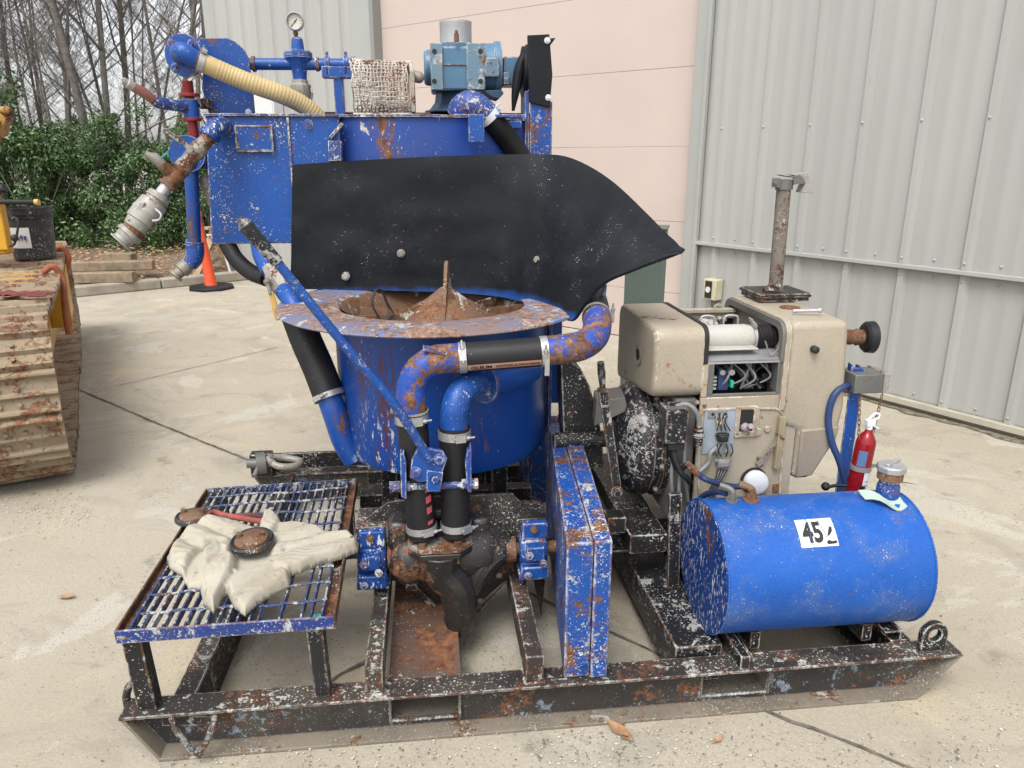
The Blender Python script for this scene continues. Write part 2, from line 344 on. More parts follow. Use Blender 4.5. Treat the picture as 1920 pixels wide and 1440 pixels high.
M['orange'] = plain('orange_cone_plastic', (.80, .085, .02), .45, var=.12)
M['wood'] = plain('weathered_timber', (.33, .25, .16), .85, var=.45, sc_=9, bump=.5)
M['lightwood'] = plain('sawn_timber', (.50, .34, .18), .7, var=.25, sc_=9)
M['rag'] = plain('red_rag_cloth', (.20, .045, .045), .95, var=.3)
M['outlet'] = plain('ivory_outlet_box', (.60, .55, .38), .5)
M['gauge'] = plain('gauge_face', (.62, .60, .52), .35, var=.05)
M['trim'] = plain('grey_metal_trim', (.40, .41, .385), .45, var=.06, sc_=3)
M['trimd'] = plain('dark_grey_jamb', (.27, .275, .26), .5, var=.06, sc_=3)
M['curb'] = plain('concrete_kerb', (.40, .36, .29), .9, var=.3, sc_=6, bump=.5)
def m_siding():
    n = N('ribbed_siding_paint', .42)
    c = n.mix(n.ramp(n.noise(1.3, 4, .5, n.map((1, 1, .25))), .35, .65), (.345, .345, .323), (.310, .311, .293))
    c = n.mix(n.ramp(n.noise(9, 8, .7, n.map((1, 1, .12))), .52, .75, 0, .22), c, (.29, .275, .24))
    return n.out(c, None, n.noise(3, 2, .5), .25, .012)
M['siding'] = m_siding()
def m_door():
    n = N('pink_beige_door', .55)
    c = n.mix(n.ramp(n.noise(1.2, 4, .5), .35, .65), (.465, .385, .342), (.43, .358, .318))
    c = n.mix(n.ramp(n.noise(7, 8, .7, n.map((1, 1, 5))), .5, .75, 0, .25), c, (.50, .385, .325))
    return n.out(c, None, n.noise(40, 3, .5), .08, .002)
M['door'] = m_door()
def m_concrete():
    n = N('yard_concrete', .88)
    c = n.mix(n.ramp(n.noise(.8, 8, .6), .38, .62), (.345, .302, .228), (.385, .348, .277))
    c = n.mix(n.ramp(n.noise(2.2, 9, .62, n.map((1, 1.6, 1)), 1.2), .52, .70, 0, .6), c, (.24, .213, .165))
    c = n.mix(n.ramp(n.noise(1.5, 7, .6, None, .8), .56, .70, 0, .7), c, (.47, .395, .26))
    c = n.mix(n.ramp(n.noise(.9, 10, .66, None, 2.2), .56, .60, 0, .5), c, (.47, .45, .40))
    c = n.mix(n.ramp(n.noise(.9, 10, .66, n.map((1, 1, 1), (0, 0, 1.1)), 2.6), .575, .60, 0, .40), c, (.25, .23, .185))
    c = n.mix(n.ramp(n.noise(4.5, 5, .55), .63, .69, 0, .75), c, (.20, .18, .145))
    c = n.mix(n.ramp(n.noise(120, 4, .8), .40, .62, 0, .5), c, (.20, .182, .145))
    s1 = n.noise(75, 3, .55); gate = n.noise(3, 5, .6)
    d1 = n.ramp(n.math('SUBTRACT', s1, n.ramp(gate, .35, .65, .71, .60)), 0, .03); c = n.mix(n.math('MULTIPLY', d1, .8), c, (.12, .105, .08))
    s2 = n.noise(120, 2, .5); d2 = n.ramp(n.math('SUBTRACT', s2, n.ramp(gate, .35, .65, .74, .64)), 0, .03); c = n.mix(n.math('MULTIPLY', d2, .6), c, (.60, .57, .50))
    h = n.math('ADD', n.noise(60, 6, .7), n.math('MULTIPLY', n.noise(8, 5, .6), .8))
    return n.out(c, None, h, .4, .005)
M['concrete'] = m_concrete()
def m_soil():
    n = N('leaf_litter_soil', .95)
    c = n.mix(n.ramp(n.noise(14, 8, .7), .38, .62), (.12, .075, .045), (.27, .19, .12))
    c = n.mix(n.ramp(n.noise(40, 5, .7), .5, .65, 0, .7), c, (.36, .28, .20))
    return n.out(c, None, n.noise(35, 6, .8), 1, .03)
M['soil'] = m_soil()
def m_leaf(name, a, b, rough=.45):
    n = N(name, rough); oi = n.noise(2.2, 3, .5)
    c = n.mix(n.ramp(oi, .38, .62), a, b)
    c = n.mix(n.ramp(n.noise(30, 2, .5), .35, .65), c, tuple(x*1.8 for x in a))
    return n.out(c)
M['leaf'] = m_leaf('evergreen_leaf', (.032, .066, .018), (.075, .125, .04), .33)
M['leaf2'] = m_leaf('evergreen_leaf_light', (.06, .11, .03), (.10, .16, .06), .42)
M['deadleaf'] = m_leaf('dead_leaf', (.22, .12, .06), (.38, .25, .14), .8)
M['bark'] = plain('grey_bark', (.24, .215, .19), .9, var=.45, sc_=14, bump=.8)
M['twig'] = plain('grey_twig', (.25, .22, .195), .9, var=.3, sc_=8)
def m_cloth():
    n = N('off_white_canvas', .9)
    c = n.mix(n.ramp(n.noise(5, 6, .6), .35, .65), (.38, .35, .285), (.31, .28, .215))
    c = n.mix(n.ramp(n.noise(9, 8, .7), .54, .70, 0, .8), c, (.24, .19, .13)); c = n.mix(n.ramp(n.noise(26, 6, .7), .60, .66, 0, .6), c, (.13, .10, .08))
    return n.out(c, None, n.noise(250, 2, .5), .25, .001)
M['cloth'] = m_cloth()

# ================================================================== THE SETTING
g = MB(); NX = 60
gv = []
xs = [-60, -30, -14]+[-10+.5*i for i in range(37)]+[12, 20, 60]
ys = [-20, -6, -2]+[.5*i for i in range(29)]+[16, 20, 30, 60, 140]
for y in ys:
    for x in xs: gv.append((x, y, .004*noise.noise(V((x*.6, y*.6, 0))) if abs(x) < 9 and 0 < y < 14 else 0))
nx = len(xs)
g.add(gv, [(j*nx+i, j*nx+i+1, (j+1)*nx+i+1, (j+1)*nx+i) for j in range(len(ys)-1) for i in range(nx-1)])
struct('ground', g, M['concrete'])
def joint(pts, wd, name='control_joint'):
    P = [W(*p) for p in pts]; fine = []
    for a, b in zip(P, P[1:]):
        n = max(2, int((b-a).length/.06))
        for k in range(n):
            q = a.lerp(b, k/n); fine.append(q+V((rnd.uniform(-.004, .004), rnd.uniform(-.004, .004), 0)))
    fine.append(P[-1]); mb = MB(); vs = []
    for i, p in enumerate(fine):
        t = (fine[min(i+1, len(fine)-1)]-fine[max(i-1, 0)]).normalized(); k = V((-t.y, t.x, 0))
        h = wd*rnd.uniform(.35, .75)
        vs += [p+k*h+V((0, 0, .007)), p-k*h+V((0, 0, .007))]
    mb.add(vs, [(2*i, 2*i+1, 2*i+3, 2*i+2) for i in range(len(fine)-1)])
    return struct(name, mb, M_joint)
nj = N('joint_dirt', .95); M_joint = nj.out(nj.mix(nj.ramp(nj.noise(20, 5, .7), .4, .6), (.06, .052, .042), (.16, .14, .11)))
joint([(150, 732), (300, 797), (470, 866), (1022, 1128), (1220, 1222), (1442, 1339), (1656, 1421), (1750, 1460)], .011)
joint([(215, 726), (520, 652)], .007)
joint([(560, 1320), (640, 1268), (700, 1236)], .012)

# planting bed behind the kerb
bed = MB(); C0, C1 = W(140, 556), W(490, 521)
cd = (C1-C0).normalized(); cn = V((-cd.y, cd.x, 0))
def cb(s_, t_, z): return C0+cd*s_+cn*t_+V((0, 0, z))
rows = []
for j in range(26):
    t_ = .14+j*j*.03
    rows.append([cb(s_*.45-8, t_, .10+.05*noise.noise(V((s_*.5, t_, 3)))+.03*noise.noise(V((s_*2, t_*4, 0)))+(.0 if j < 2 else min(.22, j*.012))) for s_ in range(28)])
vs = [p for r in rows for p in r]; nc = 28
bed.add(vs, [(j*nc+i, j*nc+i+1, (j+1)*nc+i+1, (j+1)*nc+i) for j in range(25) for i in range(nc-1)])
struct('planting_bed', bed, M['soil'])
kb = MB()
for k in range(6):
    a = cb(-5.2+k*1.55, 0, 0); b = cb(-5.2+k*1.55+1.54, 0, 0)
    kb.bar(a+V((0, 0, .06)), b+V((0, 0, .06)), .16, .13)
struct('kerb', kb, M['curb'], bevel=.02)

# ---- the metal-clad building
A = V((1.523, 6.392, 0)); DR = V((math.sin(R(35)), -math.cos(R(35)), 0)); NR = V((-DR.y, DR.x, 0))*-1   # NR faces the yard
if NR.y > 0: NR = -NR
DL = V((-.787, .617, 0)).normalized(); NL = V((-DL.y, DL.x, 0))
if NL.y > 0: NL = -NL
bld = thing('metal_building', 'large metal clad building with pale grey ribbed siding and a wide pink beige door', 'building', (0, 0, 0))
def ribbed(org, d, n, s0, s1, z0, z1, first, pitch, off=0.0, screws=()):
    """Ribbed steel cladding: a cross-section with high ribs every `pitch` and two low ribs between, drawn up from z0 to z1."""
    mb = MB(); pr = []; s = s0; ribs = []
    k = math.floor((s0-first)/pitch)-1
    while first+k*pitch < s1+pitch:
        c = first+k*pitch; ribs.append(c)
        pr += [(c-.034, 0), (c-.016, .030), (c+.016, .030), (c+.034, 0)]
        for q in (.34, .66):
            e = c+pitch*q; pr += [(e-.030, 0), (e-.016, .003), (e+.016, .003), (e+.030, 0)]
        k += 1
    pr = [(s0, 0)]+[q for q in pr if s0 < q[0] < s1]+[(s1, 0)]
    vs = [org+d*a+n*(b+off)+V((0, 0, z)) for z in (z0, z1) for a, b in pr]+[org+d*a+n*(b+off-.012)+V((0, 0, z)) for z in (z0, z1) for a, b in pr]
    K = len(pr)
    fs = [(i, i+1, K+i+1, K+i) for i in range(K-1)]+[(2*K+i+1, 2*K+i, 3*K+i, 3*K+i+1) for i in range(K-1)]
    fs += [(i, 2*K+i, 2*K+i+1, i+1) for i in range(K-1)]
    mb.add(vs, fs)
    for z, everyhalf in screws:
        for c in ribs:
            if s0+.05 < c < s1-.05: mb.ball(org+d*c+n*(.031+off)+V((0, 0, z)), .009, 8, 5)
            if everyhalf and s0+.05 < c+pitch*.5 < s1-.05: mb.ball(org+d*(c+pitch*.5)+n*(.002+off)+V((0, 0, z)), .009, 8, 5)
    return mb
up = obj('siding_wall', ribbed(A, DR, NR, .05, 6.5, .955, 5, .26, .389, .012, [(.995, True), (1.835, False), (2.9, False)]), M['siding'], bld)
lo = obj('siding_wall', ribbed(A, DR, NR, .05, 6.5, .07, .925, .26, .389, 0, [(.885, True), (.11, True)]), M['siding'], bld)
r_ = MB(); r_.bar(A+DR*.05+NR*.035+V((0, 0, .94)), A+DR*6.5+NR*.035+V((0, 0, .94)), .05, .028); obj('girt_trim', r_, M['siding'], bld, bevel=.004)
r_ = MB(); r_.bar(A+DR*.02+NR*.03+V((0, 0, .05)), A+DR*6.5+NR*.03+V((0, 0, .05)), .045, .04); obj('base_trim', r_, plain('base_trim_paint', (.50, .46, .37), .5), bld, bevel=.003)
r_ = MB(); r_.bar(A+DR*.02-NR*.01+V((0, 0, -.1)), A+DR*6.5-NR*.01+V((0, 0, -.1)), .06, .29); obj('foundation', r_, M['curb'], bld)
c_ = MB(); c_.bar(A+DR*.0+NR*.02, A+NR*.02+V((0, 0, 5)), .12, .05, up=NR)
c_.bar(A+DR*.075+NR*.045, A+DR*.075+NR*.045+V((0, 0, 5)), .035, .035, up=NR)
obj('corner_trim', c_, M['trim'], bld, bevel=.004)
# door: 0.62 m sections with a hairline between
for k in range(8):
    z0 = -.155+k*.622; d_ = MB()
    a = A+DL*.0-NL*.10; b = A+DL*3.80-NL*.10
    q = max(z0+.0015, .01)
    d_.slab([a+V((0, 0, q)), b+V((0, 0, q)), b+V((0, 0, z0+.6205)), a+V((0, 0, z0+.6205))], -NL*.04)
    obj('door_section', d_, M['door'], bld)
j_ = MB(); j_.slab([A+DL*3.80+NL*.02, A+DL*3.86+NL*.02, A+DL*3.86+NL*.02+V((0, 0, 5)), A+DL*3.80+NL*.02+V((0, 0, 5))], -NL*.16)
obj('door_jamb', j_, M['trimd'], bld)
j_ = MB(); j_.slab([A+DL*3.862+NL*.01, A+DL*4.20+NL*.01, A+DL*4.20+NL*.01+V((0, 0, 5)), A+DL*3.862+NL*.01+V((0, 0, 5))], -NL*.10)
obj('door_trim', j_, M['trim'], bld)
obj('siding_wall', ribbed(A, DL, NL, 4.20, 6.9, .02, 5, 4.36, .31, .0, []), M['siding'], bld)
c_ = MB(); c_.slab([A+DL*6.86+NL*.035, A+DL*7.02+NL*.035, A+DL*7.02+NL*.035+V((0, 0, 5)), A+DL*6.86+NL*.035+V((0, 0, 5))], -NL*.12)
obj('corner_trim', c_, M['trim'], bld, bevel=.004)
s_ = MB(); e = A+DL*7.0
s_.slab([e, e+V((0, 0, 5)), e+V((0, 0, 5))-NL*9, e-NL*9], DL*-.05); obj('end_wall', s_, M['siding'], bld)
rf = MB(); rf.slab([A+DR*6.5+V((0, 0, 5)), A+V((0, 0, 5)), e+V((0, 0, 5)), e-NL*9+V((0, 0, 5)), A+DR*6.5-NR*9+V((0, 0, 5))], (0, 0, .08)); obj('roof', rf, M['trim'], bld)

gd = MB(); vs = []
for i in range(90):
    t = i*.07; wv = .05+.10*abs(noise.noise(V((t*1.7, 0, 3))))+.05*noise.noise(V((t*9, 1, 0)))
    a = A+DR*t+NR*-.02; vs += [a+V((0, 0, .006)), a+NR*(.05+max(.01, wv))+V((0, 0, .005))]
gd.add(vs, [(2*i, 2*i+1, 2*i+3, 2*i+2) for i in range(89)]); nd_ = N('wall_foot_dirt', .95)
struct('ground_dirt', gd, nd_.out(nd_.mix(nd_.ramp(nd_.noise(25, 7, .7), .35, .6), (.05, .045, .03), (.20, .175, .12)), None, nd_.noise(60, 5, .7), .6, .005))
# things on the walls
def on_wall(px, py, A_, D_):
    d = ray(px, py); det = d.x*(-D_.y)+D_.x*d.y; t = (A_.x*(-D_.y)+D_.x*A_.y)/det
    return V((d.x*t, d.y*t, H+d.z*t))
p = on_wall(1345, 541, A, DR)+NR*.055
ob = thing('outlet_box', 'small ivory electrical outlet box on the grey ribbed wall beside the engine', 'electrical outlet', p)
rot = Matrix((DR, NR, V((0, 0, 1)))).transposed()
b = MB(); b.box((0, 0, 0), (.13, .09, .17), rot); obj('housing', b, M['outlet'], ob, bevel=.008)
b = MB(); b.box(NR*.047-DR*.008, (.07, .006, .14), rot); obj('cover_plate', b, M['ink'], ob, bevel=.002)
b = MB(); b.cyl(NR*.05-DR*.008, NR*.056-DR*.008, .024, 20); obj('socket', b, M['sticker'], ob)
b = MB(); b.cyl(NR*-.03+V((0, 0, -.08)), NR*-.03+V((0, 0, -.47)), .012, 10); obj('conduit', b, M['grey'], ob)
p = on_wall(512, 225, A, DL)+NL*.08
ub = thing('utility_panel', 'white utility panel box fixed to the left ribbed wall behind the blue tank', 'electrical panel', p)
rot = Matrix((DL, NL, V((0, 0, 1)))).transposed()
b = MB(); b.box((0, 0, 0), (.50, .14, .72), rot); obj('cabinet', b, M['cap_white'], ub, bevel=.006)
b = MB(); b.box(NL*.075, (.46, .012, .66), rot); b.cyl(NL*.08+DL*.18, NL*.1+DL*.18, .012, 10); obj('cabinet_door', b, M['sticker'], ub, bevel=.004)

# bollard / steel post
pb = W(1197, 775); bo = thing('steel_post', 'square dark green steel post standing between the shroud and the pink beige door', 'post', pb)
b = MB(); b.box((0, 0, .6), (.235, .235, 1.2), Matrix.Rotation(R(-14), 3, 'Z')); obj('post_body', b, M['darkgreen'], bo, bevel=.006)
b = MB(); b.box((0, 0, 1.206), (.25, .25, .012), Matrix.Rotation(R(-14), 3, 'Z')); obj('post_cap', b, M['darkgreen'], bo, bevel=.003)

# ---- timbers in the bed
def timber(px, py, z, L, hh, ang, lab, dep=.16):
    p = W(px, py, z); t = MB(); d = V((math.cos(ang), math.sin(ang), 0))
    t.bar(-d*L/2+V((0, 0, hh/2)), d*L/2+V((0, 0, hh/2)), dep, hh)
    o = obj('landscape_timber', t, M['wood'], bevel=.012); o.location = p; return tag(o, lab, 'timber')
timber(175, 530, .12, 1.0, .13, R(8), 'weathered timber nearest the yellow machine track in the mulch bed')
timber(205, 507, .22, 1.1, .12, R(12), 'long weathered timber at the back of the mulch bed left of the short block')
timber(228, 507, .14, .42, .24, R(-5), 'short squared timber block standing highest in the mulch bed')

# ---- trees and shrubs
def tree_mesh(seed, ht, r0, twigs=5, spread=.55, stems=1):
    rr = random.Random(seed); mb = MB(); tw = MB()
    def branch(p, d, L, r, lev):
        n = 5 if lev < 2 else 4; pts = [p]; rs = [r]; q = p; dd = d
        for i in range(n):
            dd = (dd+V((rr.gauss(0, .13), rr.gauss(0, .13), rr.gauss(.03, .08)))*(1 if lev else .35)).normalized()
            q = q+dd*(L/n); pts.append(q); rs.append(max(.002, r*(1-(.72 if lev else .55)*(i+1)/n)))
        (mb if lev < 2 else tw).tube(pts, rs, 7 if lev == 0 else (5 if lev == 1 else 3), caps=False)
        if lev >= 4: return
        k = (15, 8, 6, 4)[lev]
        for i in range(k):
            f = rr.uniform(.18 if lev == 0 else .12, 1); j = min(n-1, int(f*n)); a = pts[j].lerp(pts[j+1], f*n-j)
            az = rr.uniform(0, 6.283); el = rr.uniform(.15, 1.0)
            side = V((math.cos(az), math.sin(az), el*.8)).normalized()
            nd = (side*spread+dd*.45).normalized()
            branch(a, nd, L*rr.uniform(.22, .42)*(1.15 if lev else 1), rs[j]*rr.uniform(.20, .42), lev+1)
    for s in range(stems):
        branch(V((rr.uniform(-.3, .3)*(stems > 1), rr.uniform(-.3, .3)*(stems > 1), -.2)), V((rr.gauss(0, .05+.12*(stems > 1)), rr.gauss(0, .05), 1)).normalized(), ht*rr.uniform(.85, 1), r0*rr.uniform(.6, 1), 0)
    return mb, tw
protos = []
for i, (ht, r0, st, sp) in enumerate(((10, .11, 1, .7), (9, .08, 2, .8), (11, .14, 1, .65), (6.5, .04, 3, .95))):
    a, b = tree_mesh(20+i, ht, r0, stems=st, spread=sp); protos.append((a, b))
kinds = ['straight bare tree', 'twin stemmed bare tree', 'thick bare tree', 'multi stemmed bare tree']
proto_obj = {}
spots = [(-12.6, 17, 0), (-11.2, 19.5, 2), (-10.3, 16.5, 1), (-9.3, 20.5, 0), (-8.6, 17.0, 2), (-7.6, 15.8, 3), (-7.0, 18.4, 0), (-6.2, 16.4, 2), (-6.0, 21, 1), (-13.8, 21, 3),
         (-10.4, 25, 2), (-14.6, 25, 0), (-10.0, 14.3, 3), (-7.2, 14.3, 1), (-8.4, 14.6, 3), (-5.6, 18.5, 3), (-5.2, 15.2, 0), (-12.2, 28, 0), (-9.6, 15.6, 3), (-8.0, 16.2, 3)]
posw = ['far left', 'left of the hedge middle', 'behind the hedge middle', 'right of the hedge middle', 'beside the building corner']
tree_labels = []
for i, (x, y, k) in enumerate(spots):
    ang = x/y; band = min(4, max(0, int((ang+.70)/.088))); dep = 'in the front row' if y < 16 else ('in the second row' if y < 19 else ('in the third row' if y < 23 else 'in the back row'))
    lab = '%s %s, %s' % (kinds[k], posw[band], dep)
    while lab in tree_labels: lab = lab.replace('bare', 'leaning bare') if 'leaning' not in lab else lab.replace('leaning bare', 'slim leaning')
    root = thing('bare_tree', lab, 'tree', (x, y, 0), rnd.uniform(0, 6.28), 'bare trees in the wood behind the yard')
    root.scale = [rnd.uniform(.85, 1.15)]*3
    if k not in proto_obj:
        a, b = protos[k]; t1 = obj('trunk', a, M['bark'], root, sharp=80); t2 = obj('crown', b, M['twig'], root, flat=True); proto_obj[k] = (t1, t2)
    else:
        for q in proto_obj[k]:
            c = q.copy(); col.objects.link(c); c.parent = root
    tree_labels.append(lab)
def shrub_mesh(seed, w_, h_, nleaf, lsz=.055):
    rr = random.Random(seed); lf = MB(); st = MB(); clumps = []
    for i in range(60):
        a = rr.uniform(0, 6.283); f = rr.random()**.6; z = rr.uniform(.05, 1)
        rad = w_/2*f*math.sin(min(1, (1-z)*1.25+.22)*math.pi/2)
        clumps.append((V((math.cos(a)*rad*rr.uniform(.8, 1.25), math.sin(a)*rad*.8, z*h_*rr.uniform(.75, 1.15))), rr.uniform(.10, .34)))
    for c, r in clumps:
        st.tube([V((rr.uniform(-.15, .15), rr.uniform(-.1, .1), 0)), c*.5+V((0, 0, .1)), c], [.018, .01, .004], 4, caps=False)
    vs = []; fs = []
    for i in range(nleaf):
        c, r = clumps[rr.randrange(60)]
        d = V((rr.gauss(0, 1), rr.gauss(0, 1), rr.gauss(0, .9))).normalized()*r*(rr.random()**.35)
        p = c+d; ax = (d.normalized()+V((rr.gauss(0, .6), rr.gauss(0, .6), rr.gauss(.25, .5)))).normalized()
        _, u, k = frame(ax); t = rr.uniform(0, 6.283); uu = u*math.cos(t)+k*math.sin(t); kk = ax.cross(uu)
        L = lsz*rr.uniform(.6, 1.3); o = len(vs)
        vs += [p-uu*L*.5, p+kk*L*.26+ax*L*.08, p+uu*L*.5, p-kk*L*.26+ax*L*.08]; fs.append((o, o+1, o+2, o+3))
    lf.add(vs, fs); return lf, st
sp_ = [shrub_mesh(3, 2.6, 2.3, 17000), shrub_mesh(4, 2.2, 1.6, 13000, .06), shrub_mesh(5, 1.8, 2.9, 15000, .055)]
so_ = {}
shr = [(-9.35, 13.2, 0, 1.4, 'broad evergreen shrub at the far left behind the yellow machine'), (-7.9, 12.6, 1, 1.25, 'rounded low evergreen shrub behind the paint spattered bucket'),
       (-6.9, 13.4, 0, .98, 'full evergreen shrub in the middle of the hedge'), (-5.9, 12.6, 1, 1.05, 'evergreen shrub right of the middle behind the hanging grey coupling'),
       (-5.1, 12.9, 0, .80, 'dark evergreen shrub behind the traffic cone'), (-10.0, 14.4, 2, 1.35, 'tall evergreen shrub rising highest at the left edge'),
       (-8.3, 14.6, 2, .75, 'slender evergreen shrub reaching up among the bare trunks'), (-6.3, 14.6, 2, .72, 'narrow evergreen shrub behind the blue handle pipe'),
       (-4.9, 13.4, 1, .7, 'evergreen shrub at the right end next to the building corner')]
for x, y, k, s, lab in shr:
    root = thing('evergreen_shrub', lab, 'shrub', (x, y, .05), rnd.uniform(0, 6.28), 'evergreen shrubs along the wood edge'); root.scale = (s, s, s)
    if k not in so_:
        so_[k] = (obj('foliage', sp_[k][0], M['leaf2'] if k == 2 else M['leaf'], root, flat=True), obj('stem', sp_[k][1], M['bark'], root, flat=True))
    else:
        for q in so_[k]:
            c = q.copy(); col.objects.link(c); c.parent = root
# leaf litter on the bed, grit on the yard
lt = MB(); vs = []; fs = []
for i in range(2600):
    p = cb(rnd.uniform(-4.2, 2.6), .14+rnd.random()**1.2*3.2, 0); p.z = .14+rnd.uniform(0, .05)+min(.12, max(0, (p-C0).dot(cn)-.3)*.14)
    L = rnd.uniform(.03, .08); t = rnd.uniform(0, 6.28); u = V((math.cos(t), math.sin(t), rnd.uniform(-.3, .3))); k = V((-math.sin(t), math.cos(t), rnd.uniform(-.5, .5)))
    o = len(vs); vs += [p-u*L*.5, p+k*L*.3, p+u*L*.5, p-k*L*.3]; fs.append((o, o+1, o+2, o+3))
lt.add(vs, fs); tag(obj('leaf_litter', lt, M['deadleaf'], flat=True), 'brown dead leaves scattered over the mulch bed behind the kerb', 'leaves', kind='stuff')
gr = MB()
def pebble(mb, p, r):
    fl = rnd.uniform(.4, .8); vs = [p+V((a*r*rnd.uniform(.7, 1.2), b*r*rnd.uniform(.7, 1.2), max(-.001, c*r*fl))) for a, b, c in ((1, 0, 0), (0, 1, 0), (-1, 0, 0), (0, -1, 0), (0, 0, 1), (0, 0, -.2))]
    mb.add(vs, [(0, 1, 4), (1, 2, 4), (2, 3, 4), (3, 0, 4), (1, 0, 5), (2, 1, 5), (3, 2, 5), (0, 3, 5)])
for i in range(2600):
    c = rnd.random()
    if c < .34: p = W(rnd.uniform(300, 1900), 1425-rnd.gauss(0, 1)*28)
    elif c < .55: p = W(rnd.uniform(0, 170), rnd.uniform(870, 960)+abs(rnd.gauss(0, 30)))
    elif c < .63: p = W(rnd.uniform(150, 480), rnd.gauss(556-.08*300, 6))
    elif c < .75: p = W(rnd.gauss(1180, 170), rnd.uniform(1370, 1440))
    else: p = W(rnd.uniform(0, 1920), rnd.uniform(620, 1440))
    p.z = .006; pebble(gr, p, abs(rnd.gauss(.0016, .0014))+.001)
n = N('grit', .9); gm = n.out(n.mix(n.ramp(n.noise(60, 2, .5), .42, .58), (.13, .11, .09), (.48, .45, .38)))
tag(obj('grit', gr, gm, flat=True), 'fine grit and small stones scattered on the concrete', 'grit', kind='stuff')

# ================================================================== THE GROUT PLANT (one machine on one skid)
PL = thing('grout_mixing_plant', 'blue skid mounted grout mixing plant with round tub, black shroud, tan engine and fuel tank', 'grout plant', (OX, OY, 0), YAW)
def part(name, mb, mat, parent=None, **k): return obj(name, mb, mat, parent or PL, **k)
def clamp(mb, p, ax, r, wd=.022, t=.0025, lug=None):
    """Hose band: ring plus a bolt lug."""
    a, u, k = frame(ax); p = V(p); h = wd/2
    mb.lathe([(r, -h), (r+t, -h), (r+t, h), (r, h)], p, a, 28, closed=True)
    d = V(lug) if lug is not None else -V((0, 1, 0)); d = (d-a*d.dot(a)).normalized(); s = a.cross(d)
    q = p+d*(r+t+.005)
    mb.bar(q-s*.016, q+s*.016, wd*.9, .010, up=d); mb.cyl(q-s*.045, q+s*.022, .0035, 8); mb.cyl(q-s*.028, q-s*.018, .007, 6)

# ---- skid
Z1 = .155; LB0, LB1, LT = .085, 2.335, 2.46
sk = thing('skid', 'x', 'x'); 
for kk in ('label', 'category'): del sk[kk]
sk.name = 'skid'; sk.parent = PL
pk = [(m(735, 1340, .06).x, m(860, 1340, .06).x), (m(1312, 1290, .06).x, m(1432, 1290, .06).x)]
for fy, sg in ((0.0, 1), (1.70, -1)):
    wy = fy+sg*.055
    b = MB()
    xs_ = [0.0]; segs = []
    lo_, hi_ = .012, Z1-.008
    edges = [LB0]+[q for pr in pk for q in pr]+[LB1]
    # web in pieces between the fork pockets
    b.prism([(.012, hi_), (LB0+.004, lo_), (pk[0][0], lo_), (pk[0][0], hi_)], 'y', wy-.004, wy+.004)
    b.bx((pk[0][1], wy-.004, lo_), (pk[1][0], wy+.004, hi_))
    b.prism([(pk[1][1], lo_), (LB1-.004, lo_), (LT-.012, hi_), (pk[1][1], hi_)], 'y', wy-.004, wy+.004)
    for q0, q1 in pk:
        b.bx((q0, wy-.004, lo_), (q1, wy+.004, .036)); b.bx((q0, wy-.004, Z1-.03), (q1, wy+.004, hi_))
    part('beam_web', b, M['skid_web'], sk, bevel=.001)
    b = MB(); b.bx((0.0, fy-.004*sg, Z1-.009), (LT, fy+sg*.078, Z1)); part('top_flange', b, M['skid'], sk, bevel=.002)
    b = MB(); b.bx((LB0, fy-.004*sg, .002), (LB1, fy+sg*.060, .012)); part('bottom_flange', b, M['skid_dusty'], sk, bevel=.002)
    b = MB()
    b.slab([(LB0, fy, .004), (0.002, fy, Z1-.009), (0.002, fy+sg*.056, Z1-.009), (LB0, fy+sg*.056, .004)], (.008, 0, .004)); part('sloped_end', b, M['skid_dusty'], sk); b = MB()
    b.slab([(LB1, fy, .004), (LT-.002, fy, Z1-.009), (LT-.002, fy+sg*.056, Z1-.009), (LB1, fy+sg*.056, .004)], (-.008, 0, .004))
    part('sloped_end', b, M['skid_dusty'], sk)
for q0, q1 in pk:        # fork pocket sleeves run right through
    b = MB(); y0, y1 = .050, 1.65
    b.bx((q0-.005, y0, .026), (q1+.005, y1, .032)); b.bx((q0-.005, y0, Z1-.03), (q1+.005, y1, Z1-.025))
    b.bx((q0-.006, y0-.012, .032), (q0-.001, y1, Z1-.03)); b.bx((q1+.001, y0-.012, .032), (q1+.006, y1, Z1-.03))
    part('fork_pocket', b, M['skid_dusty'], sk)
def rail(x0, x1, xe0, xe1, z1_=Z1-.01, h_=.14, mt='skid', side=1, y0=.08, y1=1.62, t_=.007):
    b = MB()
    b.slab([(x0, y0, z1_), (x1, y0, z1_), (xe1, y1, z1_), (xe0, y1, z1_)], (0, 0, -t_))
    xw0, xw1 = (x1-.008, xe1-.008) if side > 0 else (x0, xe0)
    b.slab([(xw0, y0, z1_-t_), (xw0+.008, y0, z1_-t_), (xw1+.008, y1, z1_-t_), (xw1, y1, z1_-t_)], (0, 0, -h_))
    return part('side_rail', b, M[mt], sk, bevel=.0015)
a0, a1 = mz(312, 1325, Z1).x, mz(356, 1318, Z1).x
rail(a0, a1, a0+.02, a1+.02)
rail(mz(1725, 1240, Z1).x-.03, mz(1725, 1240, Z1).x+.035, 2.23, 2.29, z1_=Z1+.004, mt='black')
